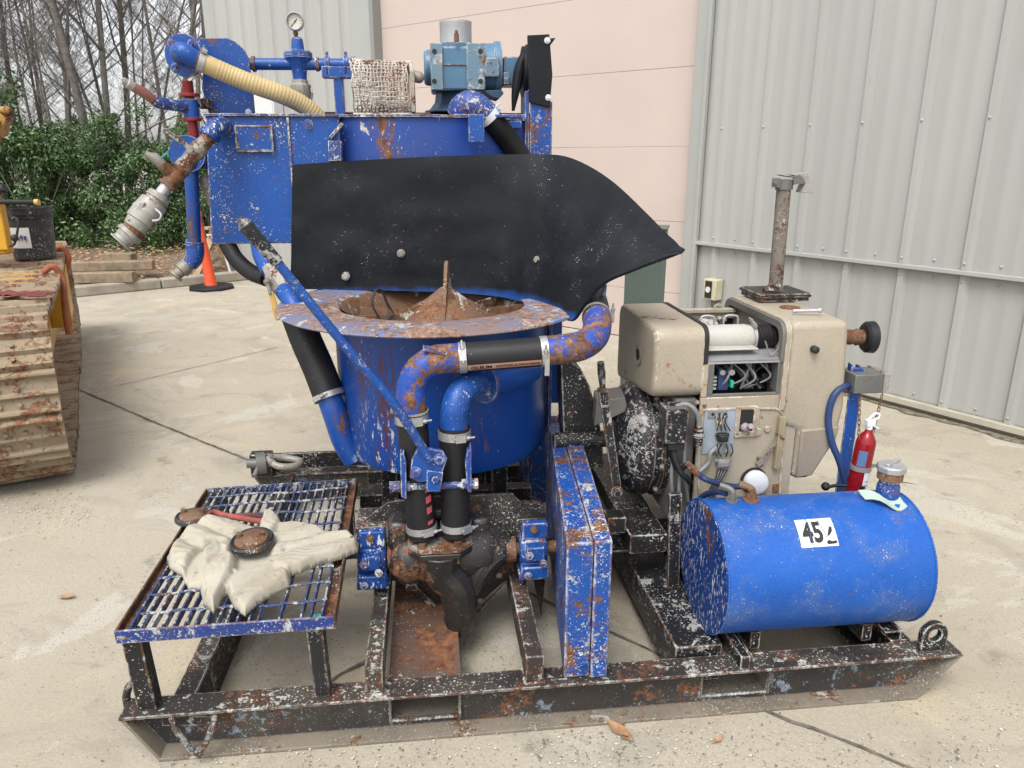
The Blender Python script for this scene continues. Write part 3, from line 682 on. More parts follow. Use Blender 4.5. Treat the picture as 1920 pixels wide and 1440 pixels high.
# raised longitudinals
def boxbeam(x0, x1, y0, y1, z0, z1_, mt, nm='crossmember', xs0=0, xs1=0, bev=.003):
    b = MB(); b.slab([(x0, y0, z0), (x1, y0, z0), (x1, y0, z1_), (x0, y0, z1_)], (0, y1-y0, 0)); return part(nm, b, M[mt], sk, bevel=bev)
qa, qb = m(686, 1290, .012), m(719, 1290, .012); boxbeam(qa.x, qb.x, .012, 1.60, Z1+.001, .245, 'skid')
qa2, qb2 = m(986, 1265, .012), m(1020, 1265, .012); boxbeam(qa2.x, qb2.x, .012, 1.60, Z1+.001, .245, 'skid')
b = MB(); p0, p1 = mz(728, 1300, .13), mz(866, 1292, .13); b.bx((p0.x, .082, .1315), (p1.x, 1.60, .1385)); part('floor_plate', b, M['rustplate'], sk)
b = MB(); b.bx((mz(1195, 1240, .18).x+.03, .06, Z1+.002), (mz(1400, 1245, .18).x-.06, .30, Z1+.008))
# heavy black beam under engine (front right), thick with spatter
qa, qb = mz(1283, 1245, Z1+.03), mz(1374, 1240, Z1+.03)
b = MB(); b.slab([(qa.x, .085, .06), (qb.x, .085, .06), (qb.x-.02, 1.60, .06), (qa.x-.02, 1.60, .06)], (0, 0, .125)); part('engine_beam', b, M['black_spat'], sk, bevel=.004)
qa, qb = mz(1382, 1248, Z1), mz(1400, 1248, Z1)
b = MB(); b.slab([(qa.x, .0, Z1+.001), (qb.x, .0, Z1+.001), (qb.x-.02, .9, Z1+.001), (qa.x-.02, .9, Z1+.001)], (0, 0, .045)); b.bx((qb.x, .03, Z1+.001), (qb.x+.03, .36, Z1+.009)); part('angle_bar', b, M['black'], sk, bevel=.002)
xr = mz(1660, 1175, Z1+.01).x
b = MB(); b.bx((xr-.05, .082, .03), (xr+.01, 1.60, .036)); b.bx((xr+.01, .082, .03), (xr+.018, 1.60, .19)); b.bx((xr-.04, .082, .184), (xr+.01, 1.60, .19)); part('side_rail', b, M['black'], sk, bevel=.002)
# engine carriers
b = MB(); q = m(1130, 1000, .62); q2 = m(1262, 1060, .62)
b.bx((q.x-.06, .60, .24), (q2.x+.35, .70, .30)); b.bx((q.x-.06, .585, .232), (q2.x+.35, .60, .240)); part('engine_cradle', b, M['black'], sk, bevel=.003)
b = MB(); q = m(1172, 950, .64); b.bx((q.x-.03, .45, .30), (q.x+.10, 1.2, .37)); part('engine_cradle', b, M['black'], sk, bevel=.004)
b = MB(); b.bx((1.9, .55, .30), (1.96, 1.2, .40)); part('engine_cradle', b, M['black'], sk, bevel=.004)
b = MB(); p0, p1 = m(1263, 1070, .42), m(1266, 925, .42); b.bar(p0-V((0, 0, .06)), p1, .042, .018, up=(0, 1, 0)); part('upright', b, M['black_spat'], sk, bevel=.002)
# legs of the tub & tank
for (x, y) in ((.70, .88), (1.12, .88), (.70, 1.25), (1.12, 1.25)):
    b = MB(); b.bx((x-.03, y-.03, Z1-.005), (x+.03, y+.03, .56)); part('tub_leg', b, M['black'], PL, bevel=.003)
b = MB(); b.bx((.58, .9, .30), (1.25, .96, .36)); b.bx((.58, 1.27, .24), (1.25, 1.33, .30)); part('tub_brace', b, M['black'], PL, bevel=.003)
# lifting eyes and shackles
def eye(px, py, ly, r, th, mt, nm='lifting_eye', ax=0):
    c = m(px, py, ly); b = MB(); pts = []; seg = 18
    prof = []
    h = c.z-Z1
    outer = [(-r, -h), (-r, 0)]+[(-r*math.cos(math.pi*i/seg), r*math.sin(math.pi*i/seg)) for i in range(1, seg)]+[(r, 0), (r, -h)]
    # plate with a hole = strip between outer outline and hole
    hole = [(r*.5*math.cos(a), r*.5*math.sin(a)) for a in [math.pi+2*math.pi*i/32 for i in range(32)]]
    def op(a):
        d = V((math.cos(a), math.sin(a))); 
        if d.y >= 0: return (d.x*r, d.y*r)
        t = min(r/abs(d.x) if abs(d.x) > 1e-6 else 1e9, h/abs(d.y)); return (d.x*t, d.y*t)
    outr = [op(math.pi+2*math.pi*i/32) for i in range(32)]
    vs = []
    for off in (-th/2, th/2):
        for lst in (outr, hole):
            for u, v_ in lst: vs.append(V((c.x+u, c.y+off, c.z+v_)) if ax == 0 else V((c.x+off, c.y+u, c.z+v_)))
    fs = []
    for i in range(32):
        j = (i+1) % 32
        fs += [(i, j, 32+j, 32+i), (64+i, 96+i, 96+j, 64+j), (i, 64+i, 64+j, j), (32+i, 32+j, 96+j, 96+i)]
    b.add(vs, fs); return part(nm, b, M[mt], sk, bevel=.002)
eye(1750, 1188, .03, .042, .022, 'black')
b = MB(); c = m(262, 1285, .07)
b.tube([m(242, 1332, .07), m(237, 1305, .07), m(245, 1284, .07), m(262, 1281, .07), m(282, 1290, .07), m(295, 1322, .07)], .011, 12, smooth=5); part('lifting_hook', b, M['black_spat'], sk)
c = mz(489, 868, .26); b = MB()
b.cyl(c+V((-.06, 0, 0)), c+V((.05, 0, 0)), .022, 14); b.lathe([(.018, -.02), (.05, -.02), (.05, .02), (.018, .02)], c+V((-.0, .0, .0)), (1, .3, 0), 24, closed=True)
b.tube([c+V((-.02, -.06, -.04)), c+V((.0, .0, 0))], .012, 10); part('shackle_pin', b, M['greymetal'], sk)
b = MB(); b.tube([c+V((.03, 0, .02)), c+V((.09, -.05, .0)), c+V((.16, -.03, -.01)), c+V((.17, .03, -.01)), c+V((.10, .05, .0)), c+V((.03, .02, .02))], .016, 12, smooth=5); part('shackle', b, M['galv'], sk)
b = MB(); q = mz(489, 880, .2); b.bx((q.x-.05, 1.60, Z1), (q.x+.05, 1.66, .27)); part('lifting_lug', b, M['black'], sk, bevel=.004)
b = MB(); b.bx((.06, 1.69, Z1), (1.6, 1.71, .235)); part('rear_upstand', b, M['black'], sk, bevel=.003)
# tow handle hanging in the front left corner
b = MB(); pts = [m(322, 1345, .01), m(330, 1368, -.01), m(352, 1398, -.03), m(368, 1412, -.035), m(385, 1395, -.03), m(402, 1350, -.01), m(398, 1343, .02)]
b.tube(pts, .0085, 10, smooth=4); part('tow_link', b, M['black_spat'], sk)
b = MB(); b.bar(m(305, 1350, .04), m(400, 1348, .04), .012, .03); part('tow_bracket', b, M['skid'], sk)
b = MB(); p0 = m(300, 1352, .03); b.slab([m(225, 1352, .0), m(330, 1352, .0), m(345, 1405, .0)], (0, .006, 0))

def sbead(p, q, r=.004):
    b = MB(); p, q = V(p), V(q); n_ = max(2, int((q-p).length/.004)); P = [p.lerp(q, k/n_)+V((rnd.uniform(-.001, .001), rnd.uniform(-.001, .001), rnd.uniform(-.001, .001))) for k in range(n_+1)]
    b.tube(P, [r*(1+.3*math.sin(k*1.9)) for k in range(n_+1)], 6); return part('weld_bead', b, M['skid'], sk, sharp=80)
for bx0, bx1 in ((qa_.x, qb_.x) for qa_, qb_ in ((m(686, 1290, .012), m(719, 1290, .012)), (m(986, 1265, .012), m(1020, 1265, .012)))):
    sbead((bx0-.002, .010, Z1+.002), (bx1+.002, .010, Z1+.002)); sbead((bx0-.002, .012, Z1+.002), (bx0-.002, .08, Z1+.002)); sbead((bx1+.002, .012, Z1+.002), (bx1+.002, .08, Z1+.002))
for q0, q1 in pk: sbead((q0-.004, .048, .03), (q0-.004, .048, Z1-.02)); sbead((q1+.004, .048, .03), (q1+.004, .048, Z1-.02)); sbead((q0, .046, .034), (q1, .046, .034))
# ---- mixing tub
TC = V((m(831, 700, .98).x, .98, 0)); RT = .392; ZT = 1.10; ZB = .545
tub = MB(); tub.lathe([(RT-.012, ZT-.01), (RT, ZT-.01), (RT, ZB+.05), (RT-.012, ZB+.012), (RT-.05, ZB), (0, ZB)], TC, (0, 0, 1), 96, cap=False)
tb = part('mixing_tub', tub, M['blue_tub'])
rim = MB(); RR = .56
prof = [(.340, ZT-.014), (.362, ZT-.002), (.50, ZT+.006), (RR, ZT-.004), (RR+.003, ZT-.010), (RR, ZT-.014), (.50, ZT-.004), (.362, ZT-.012)]
rc = V((m(815, 625, .42).x, .98, 0))
rim.lathe(prof, rc, (0, 0, 1), 96, closed=True); part('tub_rim', rim, M['rim'], tb)
inn = MB(); inn.lathe([(.360, ZT-.006), (.338, ZT-.025), (.300, ZT-.085), (.26, ZT-.17), (.0, ZT-.20)], rc+V((.02, 0, 0)), (0, 0, 1), 64, cap=False); part('tub_bowl', inn, M['cone'], tb)
cn_ = MB(); cc = m(838, 600, .90); cc.y = .93; cc.z = 0
cn_.lathe([(0.010, ZT+.060), (.02, ZT+.055), (.19, ZT-.075), (.22, ZT-.12), (.22, ZT-.3)], cc, (0, 0, 1), 48); part('mixer_cone', cn_, M['cone'], tb)
f_ = MB(); top = m(838, 490, .90)
fd = V((.16, 1, 0)).normalized(); f_.slab([cc+fd*a_+V((0, 0, z_)) for a_, z_ in ((-.19, ZT-.07), (-.10, ZT+.01), (-.035, top.z-.012), (-.01, top.z), (.012, top.z-.004), (.05, top.z-.09), (.19, ZT-.07))], V((.012, -.002, 0))); part('mixer_fin', f_, M['cone'], tb)
for a in (R(15), R(52), R(-25), R(165), R(195)):
    f_ = MB(); d = V((math.cos(a), math.sin(a), 0)); s = V((-d.y, d.x, 0))*.004
    f_.slab([cc+d*.03+V((0, 0, ZT+.035))+s, cc+d*.20+V((0, 0, ZT-.12))+s, cc+d*.33+V((0, 0, ZT-.12))+s, cc+d*.33+V((0, 0, ZT-.025))+s, cc+d*.16+V((0, 0, ZT-.03))+s], -s*2); part('mixer_vane', f_, M['cone'], tb)
# wire loop resting in the bowl
b = MB(); b.tube([m(712, 598, .80), m(698, 570, .80), m(704, 546, .82), m(716, 545, .84), m(727, 570, .85), m(738, 590, .85), m(728, 600, .8)], .0035, 8, smooth=6)
b.tube([m(716, 545, .84), m(724, 566, .86), m(733, 598, .83)], .003, 8, smooth=6); part('wire_loop', b, M['ink'], tb)
# vertical seam flange & bracket right of the tub
b = MB(); q0, q1 = m(1028, 640, .92), m(1050, 880, .92); b.bx((q0.x, .90, q1.z), (q0.x+.012, .97, ZT-.02)); b.bx((q0.x+.012, .915, m(1040, 755, .92).z), (m(1052, 700, .92).x, .925, ZT-.03)); part('tub_bracket', b, M['blue'], tb, bevel=.002)
# tangential outlet stub on the tub with its flange
o0 = m(903, 717, .50); o1 = m(1005, 703, .66)
b = MB(); b.tube([o0, o0.lerp(o1, .5)+V((0, .02, 0)), o1+V((0, .04, 0))], [.057, .05, .03], 24); part('outlet_stub', b, M['blue_tub'], tb)
b = MB(); b.cyl(o0+V((.0, -.004, 0)), o0+V((.009, .004, 0)), .068, 36); part('outlet_flange', b, M['blue'], tb, bevel=.002)

# ---- lever and pinch mechanism
lv = MB(); L0, L1, L2 = m(455, 416, .18), m(520, 492, .20), m(800, 852, .27)
lv.tube([L1, m(640, 640, .23), m(735, 752, .255), m(775, 812, .265), m(806, 862, .27)], [.0125, .013, .0135, .0135, .012], 16, smooth=6)
LV = part('operating_lever', lv, M['blue'])
gb = MB(); gb.tube([L0, L0.lerp(L1, .06), L0.lerp(L1, .5), L1], [.013, .019, .018, .0165], 18); gb.ball(L0, .0135); part('lever_grip', gb, M['black_spat'], LV)
hx = MB(); hx.slab([m(784, 838, .285), m(830, 846, .285), m(839, 860, .285), m(825, 900, .285), m(788, 905, .285), m(768, 896, .285), m(772, 862, .285)], (0, .014, 0)); part('lever_plate', hx, M['blue'], LV, bevel=.003)
for px, py in ((824, 860), (780, 885), (816, 897)):
    b = MB(); q = m(px, py, .285); b.cyl(q+V((0, .001, 0)), q-V((0, .006, 0)), .017, 24); b.cyl(q-V((0, .006, 0)), q-V((0, .013, 0)), .0115, 6); part('pivot_bolt', b, M['blue'], LV, bevel=.001)
b = MB(); b.slab([m(800, 882, .279), m(831, 886, .279), m(826, 922, .279), m(800, 922, .279)], (0, .01, 0)); part('link_plate', b, M['blue'], LV, bevel=.002)
b = MB(); r0, r1 = m(733, 914, .32), m(897, 908, .32); b.cyl(r0, r1, .011, 16)
for px, w_ in ((740, .03), (762, .02), (872, .02), (888, .026)):
    q = m(px, 913-(px-733)*.04, .32); b.cyl(q-V((w_/2, 0, 0)), q+V((w_/2, 0, 0)), .0165, 6 if px < 750 or px > 880 else 20)
part('pinch_rod', b, M['blue_dirty'], LV)
b = MB(); b.slab([m(750, 852, .30), m(757, 850, .30), m(762, 868, .30), m(762, 936, .30), m(752, 932, .30)], (0, .12, 0)); part('pinch_side_plate', b, M['blue'], LV, bevel=.002)
b = MB(); b.slab([m(876, 846, .30), m(884, 842, .30), m(884, 925, .30), m(877, 922, .30), m(872, 870, .30)], (0, .12, 0)); part('pinch_side_plate', b, M['blue'], LV, bevel=.002)

# ---- pump
PY = .36
pump = MB()
f0, f1, f2 = m(762, 1008, PY), m(887, 1006, PY), m(825, 1060, PY)
fz = m(825, 1030, PY-.05).z
cxp = (f0.x+f1.x)/2
hexp = lambda k, cy: [(cxp-.102*k, cy+.03), (cxp-.075*k, cy+.075), (cxp+.075*k, cy+.075), (cxp+.102*k, cy+.03), (cxp+.102*k, cy-.015), (cxp+.062*k, cy-.062), (cxp-.062*k, cy-.062), (cxp-.102*k, cy-.015)]
b = MB(); b.prism(hexp(1, PY), 'z', fz-.012, fz+.006); PMP = part('pump', b, M['flange'], None, bevel=.003)
b = MB(); b.prism(hexp(1.0, PY), 'z', fz-.034, fz-.0135); part('pump_lower_flange', b, M['castblack'], PMP, bevel=.004)
for dx, dy in ((-.055, -.042), (.055, -.042), (-.078, .045), (.078, .045), (0, .06)):
    b = MB(); q = V((cxp+dx, PY+dy, fz+.006)); b.bolt(q, (0, 0, 1), .0115, .011); b.cyl(q-V((0, 0, .042)), q-V((0, 0, .062)), .007, 10); part('flange_bolt', b, M['rustypipe'], PMP)
# central spine
zb = m(860, 1178, PY).z
b = MB(); xb = m(862, 1120, PY).x
sp = [V((cxp, PY, fz-.03)), V((cxp+.004, PY, fz-.10)), V((xb-.012, PY-.005, fz-.16)), V((xb, PY-.01, zb+.09)), V((xb, PY-.008, zb+.04)), V((xb, PY-.005, zb+.012)), V((xb, PY, zb))]
b.tube(sp, [.074, .068, .062, .056, .053, .046, .022], 12, smooth=3); part('pump_casing', b, M['castblack'], PMP, bevel=.004, sharp=22)
# side lobes: swelling volutes either side along the shaft
sh = m(860, 1030, PY+.04); SHZ = m(860, 1035, PY+.06).z
xl, xrr = m(752, 1040, PY+.06).x, m(952, 1040, PY+.06).x
VC = V((xl, PY+.07, SHZ)); LW = xrr-xl
b = MB(); b.lathe([(.0, -.012), (.046, -.012), (.050, .008), (.054, .015), (.082, .045), (.098, .070), (.098, LW-.070), (.082, LW-.045), (.054, LW-.015), (.050, LW-.008), (.046, LW+.012), (.0, LW+.012)], VC, (1, 0, 0), 14)
part('volute', b, M['castblack'], PMP, bevel=.004)
for s_ in (-1, 1):
    b = MB(); b.ball((cxp+s_*.098, PY+.055, SHZ-.012), (.078, .075, .082), 16, 10); part('casing_lobe', b, M['castblack'], PMP, sharp=80)
    b = MB(); b.bx((cxp+s_*.13-.035, PY+.03, SHZ+.02), (cxp+s_*.13+.035, PY+.16, SHZ+.13)); part('casing_shoulder', b, M['castblack'], PMP, bevel=.018)
    b = MB(); b.bx((cxp+s_*.10-.02, PY+.10, .20), (cxp+s_*.10+.02, PY+.26, SHZ)); part('pump_foot', b, M['skid'], PMP, bevel=.004)
for s_ in (-1, 1):      # faceted webs from the shaft bosses down to the spine
    x_o = xl+.035 if s_ < 0 else xrr-.035
    b = MB(); b.slab([(x_o, PY+.055, SHZ+.055), (cxp+s_*.045, PY+.03, SHZ+.060), (cxp+s_*.05, PY-.015, SHZ-.03), (xb+s_*.040, PY-.012, SHZ-.15), (xb+s_*.050, PY+.03, SHZ-.155), (x_o, PY+.05, SHZ-.062)][:0] or [(x_o, PY+.02, SHZ+.045), (xb+s_*.030, PY+.02, SHZ+.045), (xb+s_*.030, PY+.02, SHZ-.185), (xb+s_*.060, PY+.02, SHZ-.135), (x_o, PY+.02, SHZ-.050)], (0, .05, 0))
    part('casing_web', b, M['castblack'], PMP, bevel=.010)
    b = MB(); b.tube([V((x_o, PY+.03, SHZ+.012)), V((xb+s_*.085, PY+.005, SHZ-.02)), V((xb+s_*.05, PY-.005, SHZ-.085)), V((xb+s_*.028, PY, SHZ-.15))], [.040, .034, .026, .014], 8, smooth=4); part('casing_rib', b, M['castblack'], PMP, sharp=25)
    b = MB(); b.bar(m(862+s_*30, 1152, PY+.105), m(862+s_*88, 1090, PY+.105), .004, .016, up=(0, 1, 0)); part('plate_edge', b, M['flange'], PMP)
# back plate
P_ = [(672, 1060), (672, 985), (727, 942), (800, 932), (960, 926), (1006, 968), (1006, 1062), (946, 1090), (882, 1146), (832, 1150), (757, 1098)]
b = MB(); b.slab([m(x, y, PY+.115) for x, y in P_], (0, .014, 0)); part('pump_back_plate', b, M['castblack'], PMP, bevel=.002)
b = MB(); qc = m(838, 1040, PY+.12)      # raised arch casting on the plate
b.tube([qc+V((math.cos(a)*.20, 0, math.sin(a)*.155)) for a in [R(172-i*8.2) for i in range(21)]], .024, 12, caps=True); part('arch_casting', b, M['castblack'], PMP)
for s_ in (-1, 1):
    b = MB(); b.ball(qc+V((s_*.115, -.02, .075)), (.06, .055, .05), 18, 12); part('casting_boss', b, M['castblack'], PMP, sharp=80)
for px, py in ((805, 1126), (900, 1122), (935, 1075), (775, 1090)):
    b = MB(); b.bolt(m(px, py, PY+.128), (0, -1, 0), .011, .012); part('plate_bolt', b, M['galv'], PMP)
for s_ in (-1, 1):          # gusset ridges
    b = MB(); b.bar(m(838+s_*48, 1090, PY+.10), m(838+s_*112, 1028, PY+.11), .008, .05, up=(0, 1, 0)); part('casing_gusset', b, M['castblack'], PMP)
# shaft, bearings
b = MB(); a_ = m(712, 1042, PY+.05); c_ = m(1045, 1040, PY+.05); b.cyl(V((a_.x-.05, PY+.06, SHZ)), V((c_.x+.02, PY+.06, SHZ)), .021, 20); part('pump_shaft', b, M['rustypipe'], PMP)
for px in (736, 958):
    b = MB(); q = m(px, 1040, PY+.04); b.lathe([(.022, -.016), (.042, -.016), (.042, .016), (.022, .016)], V((q.x, PY+.06, SHZ)), (1, 0, 0), 24, closed=True); part('packing_gland', b, M['rustypipe'], PMP)
for nm, px0, px1, mt in (('l', 666, 724, 'blue_end'), ('r', 975, 1030, 'blue')):
    q0, q1 = m(px0, 1040, PY), m(px1, 1040, PY); cx = (q0.x+q1.x)/2; hw = (q1.x-q0.x)/2
    hub = MB(); hub.lathe([(.022, -hw*.95), (.050, -hw*.95), (.062, -hw*.5), (.062, hw*.5), (.050, hw*.95), (.022, hw*.95)], V((cx, PY+.06, SHZ)), (1, 0, 0), 32, closed=True)
    hub.box((cx, PY+.052, SHZ+.005), (hw*1.6, .06, .15)); hub.box((cx, PY-.001, SHZ-.05), (hw*1.9, .035, .045)); hub.box((cx, PY+.0, SHZ+.02), (hw*1.2, .045, .05))
    hub.box((cx, PY+.05, SHZ-.075), (hw*2.1, .10, .022)); hub.box((cx+.004, PY+.035, SHZ+.082), (hw*1.7, .03, .055))
    bh = part('bearing_housing', hub, M[mt], PMP, bevel=.005)
    for dx, dz in ((.0, .09), (-hw*.4, .02), (hw*.5, -.01), (-hw*.5, -.055)):
        b = MB(); b.bolt(V((cx+dx, PY+.018 if dz > .08 else PY-.024 if dz > -.05 and dz < .03 else PY-.02, SHZ+dz)), (0, -1, 0), .0085, .010); part('housing_bolt', b, M['rustypipe'] if dz > .05 else M['blue_dirty'], PMP)
    b = MB(); b.bx((cx-hw*1.1, PY+.075, Z1+.093), (cx+hw*1.1, PY+.22, SHZ+.10)); part('bearing_bracket', b, M['skid' if nm == 'l' else 'castblack'], PMP, bevel=.004)
# wedge cover hanging behind right bearing
b = MB(); b.slab([m(1000, 1085, .52), m(1022, 1090, .52), m(1015, 1158, .52)], (0, .03, 0)); b.slab([m(1036, 1062, .50), m(1050, 1060, .50), m(1052, 1110, .50)], (0, .2, 0)); part('belt_tip', b, M['castblack'], PMP)

# ---- belt guard (tall chipped blue box)
G0, G1, G2, G3 = m(1057, 1270, .02), m(1137, 1264, .02), m(1136, 1018, .02), m(1047, 1018, .02)
seam = .62; zt = (G2.z+G3.z)/2
b = MB()
def hexa(mb, x0, x1, xb0, xb1, y0, y1, z0, z1_, zb1):
    return mb.add([(x0, y0, z0), (x1, y0, z0), (x1, y0, z1_), (x0, y0, z1_), (xb0, y1, z0), (xb1, y1, z0), (xb1, y1, zb1), (xb0, y1, zb1)],
                  [(3, 2, 1, 0), (4, 5, 6, 7), (0, 1, 5, 4), (1, 2, 6, 5), (2, 3, 7, 6), (3, 0, 4, 7)])
B0, B1 = m(1026, 803, 1.0), m(1066, 802, 1.0)
xm = G0.x+(G1.x-G0.x)*.60; bm = B0.x+(B1.x-B0.x)*.45
hexa(b, G0.x, xm, B0.x, bm, .02, 1.0, Z1+.002, zt, zt+.03); BG = part('belt_guard', b, M['blue_heavy'], None, bevel=.006)
b = MB(); hexa(b, xm+.001, G1.x, bm+.001, B1.x+.02, .012, 1.0, Z1+.002, zt+.006, zt+.036); part('guard_cover', b, M['blue_heavy'], BG, bevel=.005)
b = MB(); q = m(1042, 873, .7); b.cyl(V((B0.x+.035, .72, zt+.022)), V((B0.x+.035, .72, zt+.028)), .010, 14)
for px, py in ((1105, 1255), (1100, 1262)):
    pass
b.bolt(m(1096, 1252, .018), (0, -1, 0), .007, .004); part('guard_bolt', b, M['blue_end'], BG)
# black curved guard by the clutch
b = MB(); b.slab([m(x, y, .72) for x, y in ((1052, 680), (1070, 678), (1090, 692), (1106, 725), (1120, 770), (1129, 820), (1133, 877), (1100, 880), (1062, 879), (1056, 800))], (0, .10, 0)); part('drive_guard', b, M['black'], None, bevel=.004)

# ---- hoses on the front
def hose(nm, pts, r, mt, par=None, sm=8, seg=24, **k):
    b = MB(); b.tube(pts, r, seg, smooth=sm); return part(nm, b, M[mt], par, sharp=60, **k)
vA0, vA1 = m(772, 768, .36), m(792, 1004, .36); vA1.y = .36; 
vA0 = m(771, 770, .37)
rA = S(29, vA0)
HA = hose('discharge_hose', [vA1, vA0.lerp(vA1, .5), vA0], [rA, rA, rA*1.02], 'rubber')
vB0, vB1 = m(852, 800, .37), m(855, 1000, .36); rB = S(28.5, vB0)
HB = hose('suction_hose', [vB1, vB0.lerp(vB1, .6), vB0.lerp(vB1, .45), vB0.lerp(vB1, .25), vB0], [rB, rB*.98, rB*.88, rB*1.02, rB*1.04], 'rubber')
for H_, p0_, p1_, r_ in ((HA, vA0, vA1, rA), (HB, vB0, vB1, rB)):
    ax = (p1_-p0_).normalized(); L = (p1_-p0_).length
    b = MB(); clamp(b, p0_+ax*(.022), ax, r_*1.04, .026, lug=(.3, -1, 0)); part('hose_clamp', b, M['steel'], H_)
    b = MB(); clamp(b, p1_-ax*(.030), ax, r_, .022, lug=(.8 if H_ is HB else .4, -1, 0)); part('hose_clamp', b, M['steel'], H_)
b = MB(); clamp(b, vA0-(vA1-vA0).normalized()*-.0, (0, 0, 1), rA*1.04, .006, .004, lug=(-1, 0, 0)); part('hose_clamp', b, M['galv'], HA)
# red dashes on the left hose
ax = (vA0-vA1).normalized()
for k in range(4):
    t = .055+k*.036; c = vA1+ax*t; b = MB(); vs = []
    hgt = .022 if k else .012
    for z in (0, hgt):
        for j in range(5):
            a = R(-90+28+j*6); vs.append(c+ax*z+V((math.cos(a)*(rA+.0012), math.sin(a)*(rA+.0012), 0))+V((0, 0, .004*j/4)))
    b.add(vs, [(j, j+1, 5+j+1, 5+j) for j in range(4)]); part('red_dash', b, M['pinkred'], HA)
# elbows
eA = [vA0+V((0, 0, -.02)), vA0+V((0, 0, .03)), m(773, 722, .375), m(787, 694, .38), m(815, 676, .385), m(845, 672, .39), m(866, 671, .39)]
rE = S(28, vA0)
b = MB(); b.tube(eA, rE, 24, smooth=5); part('elbow_pipe', b, M['blue_rusty'], None, sharp=80)
b = MB(); b.box(m(815, 656, .37), (.07, .05, .006), Matrix.Rotation(R(12), 3, 'Y')); part('elbow_tab', b, M['blue_dirty'], None)
eB = [vB0+V((0, 0, -.02)), vB0+V((0, 0, .02)), m(853, 765, .37), m(862, 740, .39), m(880, 722, .43), m(903, 716, .50)]
b = MB(); b.tube(eB, S(26, vB0), 24, smooth=5); part('elbow_pipe', b, M['blue'], None, sharp=80)
# horizontal lettered hose
h0, h1 = m(862, 671, .39), m(1030, 658, .39); rH = S(28, h0)
HH = hose('lettered_hose', [h0, h0.lerp(h1, .5), h1], rH, 'rubber')
ax = (h1-h0).normalized()
b = MB(); clamp(b, h0+ax*.008, ax, rH, .022, lug=(0, -1, .4)); part('hose_clamp', b, M['steel'], HH)
b = MB(); clamp(b, h1-ax*.018, ax, rH, .022, lug=(0, -1, -.2)); b.box(h1-ax*.015+V((0, -rH-.008, -rH*.8)), (.014, .008, .05)); part('hose_clamp', b, M['steel'], HH)
# pink band with lettering, wrapped round the hose
uu = ax.cross(V((0, 0, 1))).normalized()      # points toward the viewer side (or away)
if uu.y > 0: uu = -uu
kk_ = V((0, 0, 1)); kk_ = (kk_-ax*kk_.dot(ax)).normalized()
def wrap(s_, t_, r_): # s along hose from h0, t arc length up from the centre line
    a = t_/r_; return h0+ax*s_+(uu*math.cos(a)+kk_*math.sin(a))*r_
LH = (h1-h0).length; tb0, tb1 = -.036, -.014
b = MB(); g_ = [[wrap(s_, t_, rH+.0008) for s_ in (.02, LH*.5, LH-.03)] for t_ in [tb0+(tb1-tb0)*i/6 for i in range(7)]]
vs = [p for r in g_ for p in r]; b.add(vs, [(i*3+j, i*3+j+1, (i+1)*3+j+1, (i+1)*3+j) for i in range(6) for j in range(2)]); part('pink_band', b, M['pink'], HH)
def text_mesh(s_, size, bold=0.0, xs=1.0):
    cu = bpy.data.curves.new('lettering', 'FONT'); cu.body = s_; cu.size = size; cu.offset = bold; cu.resolution_u = 3
    o = bpy.data.objects.new('lettering', cu); col.objects.link(o)
    me = bpy.data.meshes.new_from_object(o.evaluated_get(bpy.context.evaluated_depsgraph_get()))
    vs = [(v.co.x*xs, v.co.y) for v in me.vertices]; fs = [list(p.vertices) for p in me.polygons]
    bpy.data.objects.remove(o); bpy.data.curves.remove(cu); bpy.data.meshes.remove(me)
    return vs, fs
for tx, s0_, size, t0_, bold, xs_ in (('OLEUM', .030, .0185, -.032, .0006, 1.05), ('SUCTION & DISCHARGE', .105, .0128, -.030, .0003, 1.0)):
    vs, fs = text_mesh(tx, size, bold, xs_)
    wd = max(v[0] for v in vs); lim = (.062 if tx == 'OLEUM' else LH-.036-s0_); k = lim/wd if wd > lim or True else 1
    b = MB(); b.add([wrap(s0_+x*k, t0_+y, rH+.0016) for x, y in vs], fs); part('hose_lettering', b, M['ink'], HH, flat=True)
# right elbow up to the rear hose
eC = [h1-ax*.015, m(1050, 655, .39), m(1088, 649, .40), m(1113, 632, .43), m(1120, 610, .49), m(1119, 596, .54)]
b = MB(); b.tube(eC, S(28, h1), 24, smooth=5); part('elbow_pipe', b, M['blue_rusty'], None, sharp=80)
rh = S(26, m(1118, 580, .56))
HR = hose('return_hose', [m(1118, 599, .53), m(1117, 580, .61), m(1110, 552, .76), m(1098, 522, .90), m(1085, 480, 1.08), m(1050, 400, 1.34), m(1000, 330, 1.42), m(958, 270, 1.40), m(930, 235, 1.36), m(912, 213, 1.34)], rh, 'rubber')
b = MB(); clamp(b, m(1118.5, 593, .555), m(1117, 580, .61)-m(1118, 599, .53), rh, .012, lug=(1, -.3, 0)); part('hose_clamp', b, M['steel'], HR)
b = MB(); q = m(916, 218, 1.345); clamp(b, q, m(930, 235, 1.36)-m(900, 200, 1.34), rh, .028, .005, lug=(1, -.3, .4)); part('hose_clamp', b, M['cap_white'], HR)
b = MB(); b.tube([m(862, 214, 1.36), m(866, 203, 1.35), m(878, 195, 1.34), m(893, 199, 1.335), m(906, 209, 1.34), m(914, 216, 1.345)], S(24, m(880, 200, 1.35)), 24, smooth=5); part('elbow_pipe', b, M['blue_dirty'], None, sharp=80)
b = MB(); b.tube([m(1118, 515, .66), m(1133, 530, .64), m(1130, 560, .62)], .008, 10, smooth=4); part('blue_strap', b, M['blue'], None)
